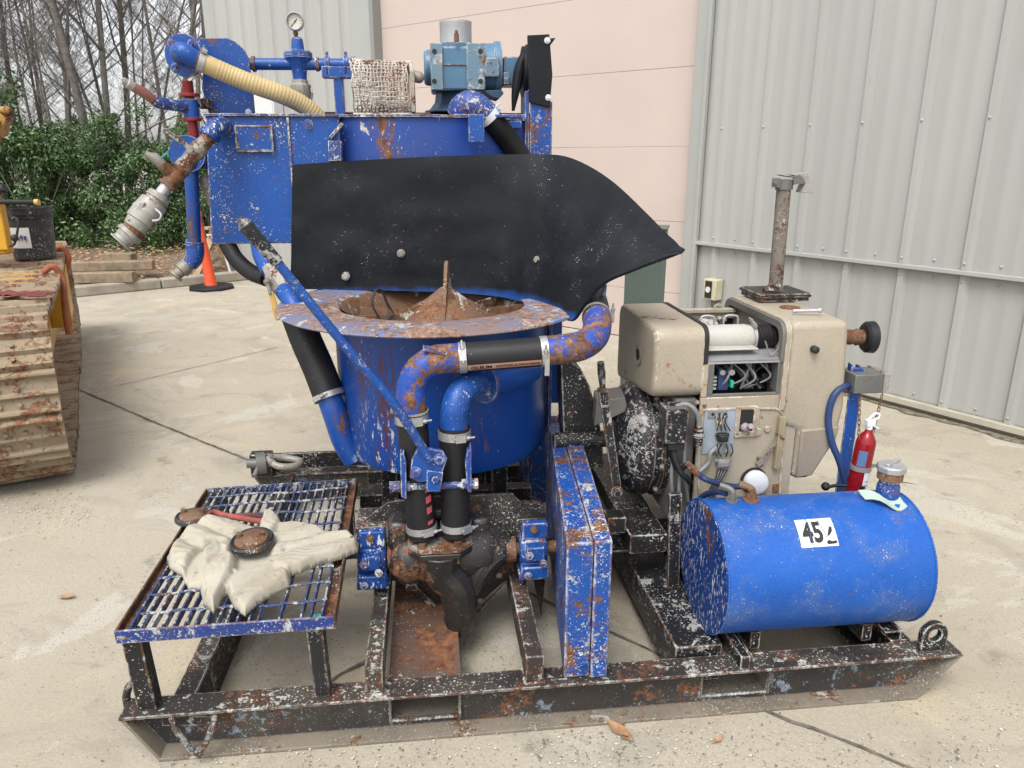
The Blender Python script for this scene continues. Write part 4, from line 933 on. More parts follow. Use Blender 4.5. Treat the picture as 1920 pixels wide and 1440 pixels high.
# left side hose from flange to blue pipe
rl = S(29, m(590, 650, .9))
HL = hose('feed_hose', [m(556, 590, .95), m(575, 640, .90), m(597, 690, .86), m(618, 745, .82)], rl, 'rubber')
b = MB(); clamp(b, m(617, 742, .82), m(618, 745, .82)-m(597, 690, .86), rl, .02, lug=(-.5, -1, 0)); part('hose_clamp', b, M['steel'], HL)
b = MB(); b.tube([m(615, 738, .82), m(628, 775, .80), m(645, 825, .80), m(665, 860, .80)], S(23, m(628, 775, .8)), 24, smooth=5); part('feed_pipe', b, M['blue_tub'], None, sharp=80)
# hose and valve left of shroud
HV = hose('curved_hose', [m(425, 455, 1.30), m(442, 485, 1.27), m(470, 510, 1.22), m(500, 522, 1.16)], S(15, m(442, 485, 1.27)), 'rubber')
b = MB(); b.tube([m(488, 455, 1.20), m(493, 480, 1.18), m(508, 508, 1.12)], S(18, m(490, 470, 1.2)), 20, smooth=4); part('drain_pipe', b, M['blue'], None)
b = MB(); q0, q1 = m(506, 502, 1.12), m(532, 545, 1.05); b.tube([q0, q0.lerp(q1, .3), q0.lerp(q1, .35), q0.lerp(q1, .8), q1], [S(16, q0), S(16, q0), S(20, q0), S(20, q0), S(15, q0)], 8); part('grey_coupling', b, M['galv'], None)
b = MB(); b.tube([q1, m(545, 562, 1.0), m(560, 590, .96)], S(17, q1), 20, smooth=4); part('drain_pipe', b, M['blue'], None)
b = MB(); p_ = [m(x, y, 1.0) for x, y in ((503, 548), (511, 546), (525, 590), (526, 599), (519, 602), (513, 594))]; b.slab(p_, (0, .012, 0)); vh = part('valve_handle', b, M['woodhandle'], None, bevel=.004)
b = MB(); b.tube([m(500, 530, 1.03), m(505, 540, 1.01), m(507, 552, 1.0)], .007, 10); b.ball(m(501, 529, 1.03), .014); part('valve_stem', b, M['greymetal'], None)

# ---- shroud
cols = [((545, 541, 1.25), (549, 309, 1.25)), ((640, 543, 1.243), (640, 303, 1.243)), ((740, 545, 1.235), (740, 297, 1.235)), ((860, 549, 1.21), (860, 292, 1.215)),
        ((940, 557, 1.13), (950, 290, 1.18)), ((1000, 573, .96), (1015, 290, 1.13)), ((1045, 592, .76), (1062, 294, 1.05)), ((1075, 601, .62), (1112, 316, .95)),
        ((1100, 566, .57), (1160, 350, .82)), ((1135, 530, .53), (1212, 400, .66)), ((1190, 506, .49), (1252, 440, .54)), ((1277, 474, .44), (1283, 468, .435))]
bot = catmull([m(*c[0]) for c in cols], 5); topc = catmull([m(*c[1]) for c in cols], 5)
NV = 22; grid = []
for j in range(NV+1):
    t = j/NV; row = []
    for i, (a, c) in enumerate(zip(bot, topc)):
        s_ = i/(len(bot)-1); p = a.lerp(c, t)
        bow = math.sin(t*math.pi)
        k = max(0, min(1, (s_-.45)/.2))*max(0, 1-(s_-.65)/.35)
        p = p+V((.3, .9, 0))*bow*.035*k
        p.y += .007*noise.noise(V((i*.16, j*.22, 2)))+.003*noise.noise(V((i*.5, j*.6, 5)))
        row.append(p)
    grid.append(row)
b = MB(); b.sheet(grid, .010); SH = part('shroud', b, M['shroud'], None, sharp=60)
for px, py, r_ in ((648, 518, .013), (752, 475, .013), (876, 517, .012), (1007, 487, .011)):
    ly_ = 1.235 if px < 900 else 1.02
    b = MB(); q = m(px, py, ly_-.012 if px < 900 else 1.0); d = V((0, -1, 0)) if px < 900 else V((-.7, -.7, 0)).normalized()
    b.cyl(q+d*-.03, q+d*.004, r_*1.25, 16); b.cyl(q+d*.004, q+d*.012, r_*.85, 6); part('shroud_bolt', b, M['galv'], SH, bevel=.001)
# the overspray edge strip at the shroud's foot
b = MB(); br = [[bot[i]+V((0, -.008, .004+.002)), bot[i]+V((0, -.008, .022))] for i in range(0, 26)]

# ---- upper tank: box part and round agitator drum
TY = 1.262
T = [m(384, 217, TY), m(546, 217, TY), m(548, 458, TY), m(406, 458, TY)]
zt_ = m(600, 217, TY).z; zbt = T[3].z
b = MB(); x0, x1 = T[0].x, m(640, 300, TY).x
b.add([(T[0].x, TY, zt_), (x1, TY, zt_), (x1, TY, zbt), (T[3].x-.02, TY, zbt), (T[0].x, TY+.75, zt_), (x1, TY+.75, zt_), (x1, TY+.75, zbt), (T[3].x-.02, TY+.75, zbt)],
      [(0, 1, 2, 3), (7, 6, 5, 4), (3, 2, 6, 7), (0, 3, 7, 4), (1, 0, 4, 5), (2, 1, 5, 6)])
TK = part('water_tank', b, M['blue'], None, bevel=.006)
b = MB(); xj = m(546, 300, TY).x; b.bx((xj-.004, TY-.008, zbt), (xj+.004, TY+.002, zt_-.006)); b.bx((T[0].x-.004, TY-.012, zt_-.003), (x1+.02, TY+.02, zt_+.006)); part('tank_seam', b, M['blue_dirty'], TK, bevel=.001)
b = MB(); q0, q1 = m(444, 238, TY), m(512, 282, TY); b.bx((q0.x, TY-.012, q1.z), (q1.x, TY-.0015, q0.z)); part('cover_plate', b, M['blue'], TK, bevel=.003)
b = MB(); t_ = .004
for (u0, v0, u1, v1) in ((q0.x-.004, q0.z, q1.x+.004, q0.z+.006), (q0.x-.004, q1.z-.006, q1.x+.004, q1.z), (q0.x-.006, q1.z, q0.x, q0.z), (q1.x, q1.z, q1.x+.006, q0.z)): b.bx((u0, TY-.016, v0), (u1, TY-.001, v1))
part('cover_frame', b, M['blue_dirty'], TK, bevel=.001)
b = MB(); b.bolt(m(578, 233, TY), (0, -1, 0), .012, .012); part('tank_bolt', b, M['blue'], TK)
# drum
RD = .56; dc = V((m(1003, 260, TY+.45).x-RD+.012, TY+RD-.002, 0)); zdb = 1.12
b = MB(); b.lathe([(RD-.008, zt_), (RD, zt_), (RD, zdb), (RD-.03, zdb-.02), (.12, zdb-.12), (0, zdb-.13)], dc, (0, 0, 1), 96, cap=False); DM = part('agitator_drum', b, M['blue_drum'])
b = MB(); b.lathe([(RD-.02, zt_-.002), (RD+.012, zt_-.002), (RD+.012, zt_+.007), (RD-.02, zt_+.007)], dc, (0, 0, 1), 96, closed=True); part('drum_rim', b, M['blue_dirty'], DM)
b = MB(); q = m(632, 250, TY+.0); b.bar(m(618, 262, TY), m(640, 236, TY+.03), .012, .06, up=(0, 1, 0)); b.slab([m(615, 264, TY-.02), m(640, 264, TY-.02), m(640, 302, TY-.02), m(616, 302, TY-.02)], (0, .05, 0)); part('drum_gusset', b, M['blue_dirty'], DM, bevel=.002)
b = MB(); q0, q1 = m(878, 225, 1.245), m(903, 266, 1.245); b.bx((q0.x, 1.235, q1.z), (q1.x+.01, 1.27, q0.z+.02)); part('drum_gusset', b, M['blue'], DM, bevel=.002)
b = MB(); b.bx((m(850, 210, 1.3).x, 1.30, zt_+.0), (m(985, 210, 1.3).x, 1.36, zt_+.012)); b.bx((m(900, 236, 1.3).x, 1.42, m(900, 240, 1.42).z), (m(985, 236, 1.3).x, 1.47, m(900, 226, 1.42).z)); part('drum_bracket', b, M['blue'], DM, bevel=.003)
b = MB(); b.bx((dc.x-.45, 1.62, zt_+.008), (dc.x+.52, 1.74, zt_+.035)); part('drum_bridge', b, M['rustypipe'], DM, bevel=.004)
b = MB(); q = m(1002, 800, 1.4)
for xx, yy in ((x1+.12, 2.05), (dc.x+.30, 2.0)):
    b = MB(); b.bx((xx-.035, yy-.035, .0), (xx+.035, yy+.035, zdb+.05)); part('tank_leg', b, M['blue'], None, bevel=.003)
b = MB(); b.bx((x1+.04, 1.715, .05), (dc.x+.4, 1.76, .12)); b.bx((x1+.09, 1.76, .05), (x1+.15, 2.1, .12)); b.bx((dc.x+.27, 1.76, .05), (dc.x+.33, 2.05, .12)); part('tank_base', b, M['black'], None, bevel=.003)

# ---- gearbox on the drum
GY = 1.55
def gm(x, y, dy=0): return m(x, y, GY+dy)
b = MB(); q0, q1 = gm(807, 85), gm(891, 170); b.bx((q0.x, GY, q1.z), (gm(910, 100).x, GY+.24, q0.z-.0)); GB = part('gearbox', b, M['gear'], None, bevel=.010)
b = MB(); cb_ = V((gm(857, 70).x, GY+.12, 0)); zc_ = gm(857, 76, .0).z; b.cyl(cb_+V((0, 0, zc_-.03)), cb_+V((0, 0, zc_)), S(42, gm(857, 80)), 48); part('gearbox_collar', b, M['gear'], GB, bevel=.003)
b = MB(); z0_, z1_ = gm(857, 76).z, gm(857, 40, .1).z; rr_ = S(30, gm(857, 60, .1)); b.lathe([(rr_, z0_-.01), (rr_, z1_-.012), (rr_*1.01, z1_-.01), (rr_*1.01, z1_), (rr_*.86, z1_), (rr_*.84, z1_-.03), (0, z1_-.03)], cb_, (0, 0, 1), 48); part('breather_cap', b, M['alum'], GB)
b = MB(); q = gm(856, 78, -.012); b.cyl(q, q+V((0, 0, .03)), .010, 12); b.cyl(q+V((0, 0, .03)), q+V((0, 0, .042)), .006, 10); part('vent_plug', b, M['rustypipe'], GB)
for x_0, x_1 in ((806, 831), (874, 909)):
    b = MB(); a, c = gm(x_0, 83), gm(x_1, 168); b.bx((a.x, GY-.014, c.z-.003), (c.x, GY-.001, a.z+.004)); pd = part('mounting_pad', b, M['gear_pad'], GB, bevel=.004)
    xh = 814.5 if x_0 < 850 else 901
    for yh in (96, 152):
        b = MB(); q = gm(xh, yh, -.0165); b.cyl(q, q+V((0, .004, 0)), .0095, 18); part('pad_hole', b, M['dark'], GB)
b = MB(); a, c = gm(909, 108), gm(936, 145); b.bx((a.x-.005, GY-.010, c.z), (c.x, GY+.10, a.z)); part('side_pad', b, M['gear_pad'], GB, bevel=.006)
b = MB(); a, c = gm(831, 120), gm(874, 132); b.bx((a.x, GY-.006, c.z+.02), (c.x, GY+.002, a.z-.0)); part('gearbox_rib', b, M['gear'], GB, bevel=.002)
ctr = gm(925, 135, .12); ctr2 = gm(857, 128, .12)
b = MB(); b.lathe([(0, gm(905, 130).x-.02), (.098, gm(905, 130).x-.02), (.10, gm(930, 130).x), (.108, gm(931, 130).x), (.108, gm(943, 130).x), (.08, gm(944, 130).x), (.0, gm(944, 130).x)], V((0, GY+.12, ctr2.z)), (1, 0, 0), 48); part('input_flange', b, M['gear'], GB, bevel=.002)
b = MB(); b.lathe([(0, gm(795, 130).x), (.062, gm(795, 130).x), (.07, gm(797, 130).x+.004), (.075, gm(808, 130).x+.02)], V((0, GY+.12, ctr2.z)), (1, 0, 0), 40); part('end_cover', b, M['gear'], GB)
b = MB(); a, c = gm(944, 106, .06), gm(984, 160, .06); b.bx((a.x, GY+.05, c.z), (c.x, GY+.2, a.z)); part('motor_block', b, M['gear'], GB, bevel=.006)
b = MB(); q = gm(949, 147, .03); b.box(q, (.022, .02, .045)); b.bolt(q+V((0, -.010, -.008)), (0, -1, 0), .006, .006); part('motor_clip', b, M['gear'], GB, bevel=.002)
b = MB(); zz = gm(857, 170).z; zl = zt_+.035; b.lathe([(.085, zz+.01), (.088, zz-.01), (.092, zz-.04), (.115, zl+.012), (.135, zl+.010), (.135, zl)], V((gm(857, 180).x, GY+.12, 0)), (0, 0, 1), 8); part('gearbox_foot', b, M['gear_dark'], GB, bevel=.003)
b = MB(); b.slab([gm(905, 170), gm(940, 168), gm(945, 175), gm(935, 186), gm(922, 182)], (0, .14, 0)); part('gearbox_lug', b, M['gear_dark'], GB, bevel=.003)
# black plate on the column right of the gearbox
CY = 1.50
b = MB(); a, c = m(975, 195, CY), m(1035, 700, CY); 
b.bx((m(994, 250, CY).x, CY, .0), (m(1035, 250, CY).x, CY+.010, m(1000, 190, CY).z)); b.bx((m(976, 250, CY).x+.02, CY+.010, .0), (m(984, 250, CY).x+.02, CY+.16, m(1000, 170, CY).z)); CO = part('drive_column', b, M['blue_rusty'] if 0 else M['blue_heavy'], None, bevel=.002)
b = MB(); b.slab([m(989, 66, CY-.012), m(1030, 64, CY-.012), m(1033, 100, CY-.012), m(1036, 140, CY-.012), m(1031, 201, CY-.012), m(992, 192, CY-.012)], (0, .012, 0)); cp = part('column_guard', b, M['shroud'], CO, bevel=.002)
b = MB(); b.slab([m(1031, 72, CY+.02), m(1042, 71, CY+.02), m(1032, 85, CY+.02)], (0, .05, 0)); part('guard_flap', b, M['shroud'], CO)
for py in (76, 183):
    b = MB(); q = m(1026+(py > 100)*2, py, CY-.012); b.cyl(q, q-V((0, .004, 0)), .0125, 20); b.cyl(q-V((0, .004, 0)), q-V((0, .010, 0)), .007, 6); part('guard_bolt', b, M['cap_white'], CO)
b = MB(); cc2 = m(990, 135, CY+.1); b.tube([m(988, 82, CY+.06), m(968, 120, CY+.06), m(962, 160, CY+.06), m(961, 210, CY+.06)][:0] or [m(990, 85, CY+.05), m(975, 125, CY+.05), m(967, 170, CY+.05), m(962, 208, CY+.05)], [.010, .022, .018, .006], 10, smooth=5)
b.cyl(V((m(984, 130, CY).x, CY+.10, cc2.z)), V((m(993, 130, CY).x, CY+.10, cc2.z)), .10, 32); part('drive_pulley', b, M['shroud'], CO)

# ---- plate with elbow and cream hose, left of the tank top
RY = 1.42
poly = [(392, 216), (385, 190), (378, 165), (380, 140), (372, 110), (372, 72), (425, 71), (443, 79), (458, 93), (466, 110), (474, 170), (478, 216)]
b = MB(); b.slab([m(x, y, RY) for x, y in poly], (0, .012, 0)); UP = part('upper_plate', b, M['blue'], None, bevel=.002)
for (x, y, r) in ((397, 190, .006), (399, 207, .007), (466, 210, .008)):
    b = MB(); b.bolt(m(x, y, RY), (0, -1, 0), r, .008); part('plate_bolt', b, M['black' if x < 450 else 'cap_white'], UP)
fc = m(346, 104, RY-.07); b = MB(); nrm = V((.25, 1, .05)).normalized(); b.cyl(fc-nrm*.008, fc+nrm*.008, S(38, fc), 40); FL = part('pipe_flange', b, M['blue'], None, bevel=.002)
for a in range(4):
    u_, k_ = frame(nrm)[1:]; an = R(45+90*a); b = MB(); b.bolt(fc-nrm*.008+(u_*math.cos(an)+k_*math.sin(an))*S(28, fc), -nrm, .010, .008); part('flange_bolt', b, M['blue'], FL)
b = MB(); pe = [fc+nrm*.0, fc-nrm*.03+V((-.0, 0, 0)), m(338, 97, RY-.13), m(348, 100, RY-.14), m(362, 110, RY-.13), m(372, 116, RY-.12)]; b.tube(pe, S(17, fc), 24, smooth=5); part('elbow_pipe', b, M['blue'], None, sharp=80)
hp = [m(368, 113, RY-.123), m(392, 123, RY-.11), m(430, 140, RY-.09), m(480, 160, RY-.07), m(530, 178, RY-.04), m(568, 197, RY), m(596, 222, RY+.03), m(606, 246, RY+.05)]
path = catmull(hp, 16); rad = S(17.5, hp[2]); rs = [rad*(1+.025*math.sin(i*math.pi*.55)) if i > 16 else rad for i in range(len(path))]
fine = []; 
for a, c in zip(path, path[1:]): fine += [a, a.lerp(c, .25), a.lerp(c, .5), a.lerp(c, .75)]
ac = 0; rs = []
for i, p in enumerate(fine):
    ac += (p-fine[i-1]).length if i else 0; rs.append(rad*(1+.014*math.sin(ac/.0125*2*math.pi)) if ac > .07 else rad*.99)
b = MB(); b.tube(fine, rs, 24); HC = part('cream_hose', b, M['cream'], None, sharp=80)
b = MB(); clamp(b, m(377, 117, RY-.118), hp[1]-hp[0], rad, .022, .003, lug=(.2, -.3, 1)); part('hose_clamp', b, M['steel'], HC)
b = MB(); q = m(368, 113, RY-.123); b.cyl(q, q+(hp[1]-hp[0]).normalized()*.02, rad*1.05, 24); part('hose_cuff', b, M['rustypipe'], HC)

# ---- gauge and diaphragm body with cross pipe
QY = 1.50
b = MB(); b.cyl(m(467, 120, QY), m(662, 121, QY), S(10.5, m(500, 120, QY)), 24); CP = part('cross_pipe', b, M['blue'], None)
b = MB(); b.cyl(m(473, 120, QY), m(479, 120, QY), S(14, m(500, 120, QY)), 8); part('pipe_union', b, M['rustypipe'], CP)
gx = m(560, 100, QY); 
def zq(y): return m(560, y, QY).z
def rq(n): return S(n, gx)
X0 = V((m(559, 100, QY).x, QY, 0))
b = MB(); b.lathe([(rq(7), zq(70)), (rq(10), zq(73)), (rq(11), zq(80)), (rq(12), zq(94)), (rq(19), zq(97)), (rq(26), zq(99)), (rq(26), zq(103.5)), (rq(24), zq(104)), (rq(26), zq(104.5)), (rq(26), zq(109)), (rq(24), zq(111)), (rq(20), zq(118)), (rq(17), zq(126)), (rq(14), zq(132)), (rq(13), zq(142)), (rq(12.5), zq(150))], X0, (0, 0, 1), 36)
DB = part('diaphragm_body', b, M['blue'], None)
for a in range(8):
    b = MB(); an = R(22+45*a); b.bolt(X0+V((math.cos(an)*rq(22), math.sin(an)*rq(22), zq(99))), (0, 0, 1), .005, .006, washer=False); part('cover_bolt', b, M['blue'], DB)
b = MB(); b.lathe([(rq(14), zq(150)), (rq(14), zq(156)), (rq(19), zq(160)), (rq(19), zq(180)), (rq(15), zq(186)), (rq(15), zq(200))], X0, (0, 0, 1), 10); part('quick_coupling', b, M['galv'], DB)
b = MB(); b.tube([X0+V((rq(19), -.01, zq(165))), X0+V((rq(22), -.02, zq(175))), X0+V((rq(19), -.01, zq(187)))], .004, 8); part('coupling_ear', b, M['galv'], DB)
gc = m(553.5, 41, QY); rg_ = rq(16)
b = MB(); b.cyl(X0+V((0, 0, zq(74))), V((X0.x-.006, QY, gc.z-rg_)), .007, 12); b.cyl(X0+V((-.003, 0, zq(66))), X0+V((-.004, 0, zq(60))), .010, 6); part('gauge_stem', b, M['rustypipe'], DB)
b = MB(); b.lathe([(0, .02), (rg_*.9, .02), (rg_, .012), (rg_, -.016), (rg_*.90, -.020), (rg_*.86, -.014), (rg_*.84, -.006), (0, -.006)], gc, (0, 1, 0), 40); GA = part('pressure_gauge', b, M['alum'], None)
b = MB(); b.cyl(gc-V((0, .0075, 0)), gc-V((0, .0065, 0)), rg_*.83, 36); part('gauge_dial', b, M['gauge'], GA)
b = MB(); b.bar(gc+V((.008, -.009, .009)), gc+V((-.016, -.009, -.018)), .0025, .001, up=(0, 1, 0)); b.cyl(gc-V((0, .0105, 0)), gc-V((0, .008, 0)), .003, 10)
for k in range(11):
    an = R(225-27*k); d = V((math.cos(an), 0, math.sin(an))); b.bar(gc+d*rg_*.66-V((0, .008, 0)), gc+d*rg_*.78-V((0, .008, 0)), .0016, .0006, up=(0, 1, 0))
part('gauge_needle', b, M['ink'], GA)
q = m(634, 139, QY); b = MB(); b.bx((m(625, 140, QY).x, QY-.02, zt_+.01), (m(643, 140, QY).x, QY+.02, q.z+.01)); b.bx((m(605, 140, QY).x, QY-.03, m(634, 147, QY).z), (m(660, 140, QY).x, QY+.03, m(634, 126, QY).z)); b.bx((m(612, 140, QY).x, QY-.05, zt_+.008), (m(662, 140, QY).x, QY+.05, zt_+.016)); part('pipe_support', b, M['blue'], None, bevel=.003)
for x in (614, 649):
    b = MB(); q = m(x, 120, QY); b.lathe([(.024, -.008), (.031, -.008), (.031, .008), (.024, .008)], q, (1, 0, 0), 24, closed=True); b.cyl(q+V((0, 0, .028)), q+V((0, 0, .045)), .006, 8); b.bx((q.x-.007, QY-.03, q.z-.045), (q.x+.007, QY+.03, q.z-.012)); part('u_clamp', b, M['blue'], CP)
b = MB(); b.cyl(m(592, 120, QY), m(598, 120, QY), .028, 24); b.cyl(m(655, 120, QY), m(668, 121, QY), .030, 8); part('pipe_union', b, M['blue_dirty'], CP)

# ---- left valves and pipes
VY = 1.34
def vm(x, y, d=0): return m(x, y, VY+d)
u1 = S(1, vm(355, 300))
b = MB(); xx = vm(357, 200).x; b.cyl(V((xx, VY, vm(0, 148).z)), V((xx, VY, vm(0, 252).z)), u1*9, 24)
for y in range(150, 178, 3): b.lathe([(u1*9, -.002), (u1*10, 0), (u1*9, .002)], V((xx, VY, vm(0, y).z)), (0, 0, 1), 24)
VP = part('threaded_riser', b, M['red'], None)
for y, r in ((175, 18), (222, 17)):
    b = MB(); b.cyl(V((xx, VY, vm(0, y-3).z)), V((xx, VY, vm(0, y+3).z)), u1*r, 32); part('riser_flange', b, M['red'], VP, bevel=.001)
b = MB(); b.cyl(V((xx, VY, vm(0, 183).z)), V((xx, VY, vm(0, 220).z)), u1*14, 32); part('swivel_body', b, M['blue'], VP, bevel=.002)
b = MB(); b.tube([vm(358, 203), vm(330, 198, -.05), vm(300, 193, -.10), vm(287, 187, -.12)], [u1*10, u1*10, u1*10.5, u1*9], 20, smooth=4); ha = part('swivel_arm', b, M['blue_dirty'], None)
b = MB(); b.tube([vm(287, 187, -.12), vm(270, 174, -.14), vm(250, 163, -.16)], [u1*8, u1*9, u1*8], 16); part('arm_grip', b, plain('rubbed_red_grip', (.30, .12, .10), .6, var=.4), ha)
b = MB(); q0, q1 = vm(250, 163, -.16), vm(230, 151, -.18); d = (q1-q0).normalized(); b.lathe([(u1*8, 0), (u1*8, .02), (u1*6.5, .024), (u1*6.5, (q1-q0).length), (u1*3.6, (q1-q0).length), (u1*3.4, .02), (0, .02)], q0, d, 16); part('arm_nozzle', b, M['galv'], ha)
b = MB(); b.cyl(vm(372, 198), vm(392, 199, .06), .012, 12); b.box(vm(385, 193, .04), (.03, .03, .03)); part('swivel_link', b, M['black'], ha)
# lower flange + valve
fcl = vm(352, 288, -.02); b = MB(); b.cyl(fcl+V((0, -.009, 0)), fcl+V((0, .009, 0)), u1*33, 40); part('valve_flange', b, M['blue'], None, bevel=.002)
b = MB(); b.ball(vm(358, 300, .0), (u1*20, .05, u1*24), 20, 14); b.cyl(vm(375, 300), vm(400, 300, .05), u1*17, 20); part('check_valve', b, M['blue'], None)
b = MB(); b.cyl(V((xx, VY, vm(0, 245).z)), V((xx, VY, vm(0, 290).z)), u1*9, 20); part('threaded_riser', b, M['red'], None)
b = MB(); b.tube([vm(358, 312), vm(360, 350), vm(363, 410), vm(365, 458)], u1*12.5, 24); b.cyl(vm(357, 307), vm(357, 316), u1*17, 24); part('drop_pipe', b, M['drop'], None)
b = MB(); b.tube([vm(365, 455), vm(366, 470), vm(364, 484, -.005), vm(355, 496, -.01)], [u1*16, u1*17, u1*16.5, u1*15], 20, smooth=4); b.cyl(vm(365, 453), vm(365, 459), u1*17.5, 20); part('drop_elbow', b, M['blue'], None)
b = MB(); q0, q1 = vm(355, 494, -.01), vm(328, 519, -.04); b.tube([q0, q0.lerp(q1, .2), q0.lerp(q1, .22), q0.lerp(q1, .55), q0.lerp(q1, .6), q0.lerp(q1, .85), q0.lerp(q1, .88), q1], [u1*13, u1*13, u1*15, u1*15, u1*11, u1*10, u1*14, u1*14], 20); part('drain_coupling', b, M['galv'], None)
# diagonal valve string, standing forward of the tank
DY = 1.16
def dm(x, y, d=0): return m(x, y, DY+d)
b = MB(); b.tube([dm(421, 236, .12), dm(412, 236, .06), dm(404, 240, .0), dm(392, 256, -.02)], [S(17, dm(400, 240))]*4, 24, smooth=5); b.cyl(dm(397, 249, -.012), dm(390, 259, -.022), S(20, dm(400, 240)), 20); part('elbow_pipe', b, M['blue_end'], None)
u2 = S(1, dm(330, 330))
def seg(nm, p0, p1, rs, mt, sg=20, par=None):
    q0, q1 = dm(*p0), dm(*p1); n_ = len(rs); b = MB(); pts = [q0.lerp(q1, t) for t, r in rs]; b.tube(pts, [u2*r for t, r in rs], sg); return part(nm, b, M[mt], par)
BV = seg('ball_valve', (392, 257, -.02), (332, 326, -.09), [(0, 13), (.25, 13), (.27, 16), (.45, 16), (.47, 14), (.70, 13), (.72, 15), (1, 15)], 'oldvalve')
b = MB(); b.slab([dm(x, y, -.10) for x, y in ((340, 268), (346, 265), (364, 281), (362, 288), (355, 287))], (0, .006, 0)); part('valve_lever', b, M['galv'], BV, bevel=.001)
b = MB(); b.slab([dm(x, y, -.105) for x, y in ((304, 240), (310, 240), (345, 263), (347, 270), (338, 271), (308, 248))], (0, .010, 0)); part('lever_sleeve', b, M['black_spat'], BV, bevel=.003)
b = MB(); b.bolt(dm(359, 281, -.10), (0, -1, 0), .010, .014); part('lever_nut', b, M['galv'], BV)
seg('rusty_tee', (340, 316, -.09), (313, 350, -.11), [(0, 17), (.12, 17), (.14, 15), (.85, 15), (.87, 18), (1, 18)], 'rustypipe')
b = MB(); b.tube([dm(326, 330, -.1), dm(310, 315, -.12), dm(302, 309, -.125)], u2*11, 16); part('tee_branch', b, M['rustypipe'], None)
b = MB(); b.tube([dm(312, 316, -.12), dm(300, 304, -.13), dm(290, 296, -.135), dm(282, 293, -.14), dm(272, 290, -.145)], [u2*8, u2*9, u2*10, u2*7, u2*8], 12); ck = part('hose_bib', b, M['palegreen'] if 0 else M['galv'], None)
b = MB(); b.cyl(dm(299, 300, -.13), dm(316, 286, -.13), u2*3, 8); b.box(dm(316, 289, -.13), (u2*3, u2*8, u2*12)); part('bib_handle', b, plain('dark_teal', (.03, .22, .20), .5), ck, bevel=.001)
seg('pipe_nipple', (315, 347, -.11), (298, 369, -.125), [(0, 11), (1, 11)], 'alum')
CL_ = seg('camlock_coupling', (301, 364, -.12), (252, 428, -.17), [(0, 14), (.02, 19), (.15, 21), (.17, 18), (.22, 18), (.24, 23), (.5, 25), (.52, 26), (.56, 26), (.58, 25), (.80, 25), (.82, 22), (1, 20)], 'galv', 28)
b = MB(); b.tube([dm(292, 392, -.19), dm(302, 402, -.20), dm(298, 412, -.2), dm(286, 414, -.2)], .004, 8, smooth=4); part('camlock_ring', b, M['steel'], CL_)
b = MB(); b.slab([dm(x, y, -.195) for x, y in ((262, 378), (272, 380), (258, 408), (250, 402))], (0, .012, 0)); part('camlock_arm', b, M['galv'], CL_, bevel=.003)
seg('rusty_collar', (256, 424, -.165), (246, 436, -.175), [(0, 19), (1, 19)], 'rustypipe')
seg('hose_tail', (248, 434, -.17), (224, 455, -.19), [(0, 18), (.1, 22), (.35, 22), (.4, 18), (.62, 17), (.66, 16), (.85, 17), (.9, 21), (1, 20)], 'galv', 24)
b = MB(); a_ = V((.2, 0, 1)); q0, q1 = vm(385, 330, .05), vm(400, 385, .05); b.tube([q0, q0.lerp(q1, .1), q0.lerp(q1, .4), q0.lerp(q1, .45), q1], [.028, .034, .030, .024, .02], 16); part('spare_coupling', b, M['galv'], None)

# ---- fuel tank
FT0, FT1, FTY, FTZ, FR = 1.700, 2.345, .225, .378, .207
b = MB(); b.lathe([(0, .004), (FR-.012, .004), (FR-.006, .0), (FR, .004), (FR, FT1-FT0-.004), (FR-.006, FT1-FT0), (FR-.012, FT1-FT0-.004), (0, FT1-FT0-.004)], V((FT0, FTY, FTZ)), (1, 0, 0), 96)
FT = part('fuel_tank', b, M['blue_tank'], None, sharp=25)
b = MB(); b.lathe([(0, -.0022), (FR-.004, -.0022), (FR-.004, .004)], V((FT0, FTY, FTZ)), (1, 0, 0), 96, cap=False); part('tank_end', b, M['blue_end'], FT)
for xx in (FT0+.12, FT1-.16):
    b = MB(); b.bx((xx, FTY-.13, Z1), (xx+.03, FTY+.13, FTZ-FR*.80)); part('tank_saddle', b, M['black'], FT)
def twrap(lx, a, r=FR): return V((lx, FTY-math.sin(a)*r, FTZ+math.cos(a)*r))   # a = angle forward from the top
def bead(pts, r, nm, mt, par):
    b = MB(); P = []; rr = []
    for a, c in zip(pts, pts[1:]):
        n_ = max(1, int((c-a).length/.003))
        for k in range(n_): P.append(a.lerp(c, k/n_)+V((rnd.uniform(-.0006, .0006), 0, rnd.uniform(-.0006, .0006)))); rr.append(r*(1+.25*math.sin(len(P)*2.1)))
    b.tube(P, rr, 6); return part(nm, b, M[mt], par, sharp=80)
for xx in (FT0+.003, FT1-.003): bead([V((xx, FTY-math.sin(a)*FR, FTZ+math.cos(a)*FR)) for a in [2*math.pi*k/60 for k in range(61)]], .0035, 'weld_seam', 'blue_tank', FT)
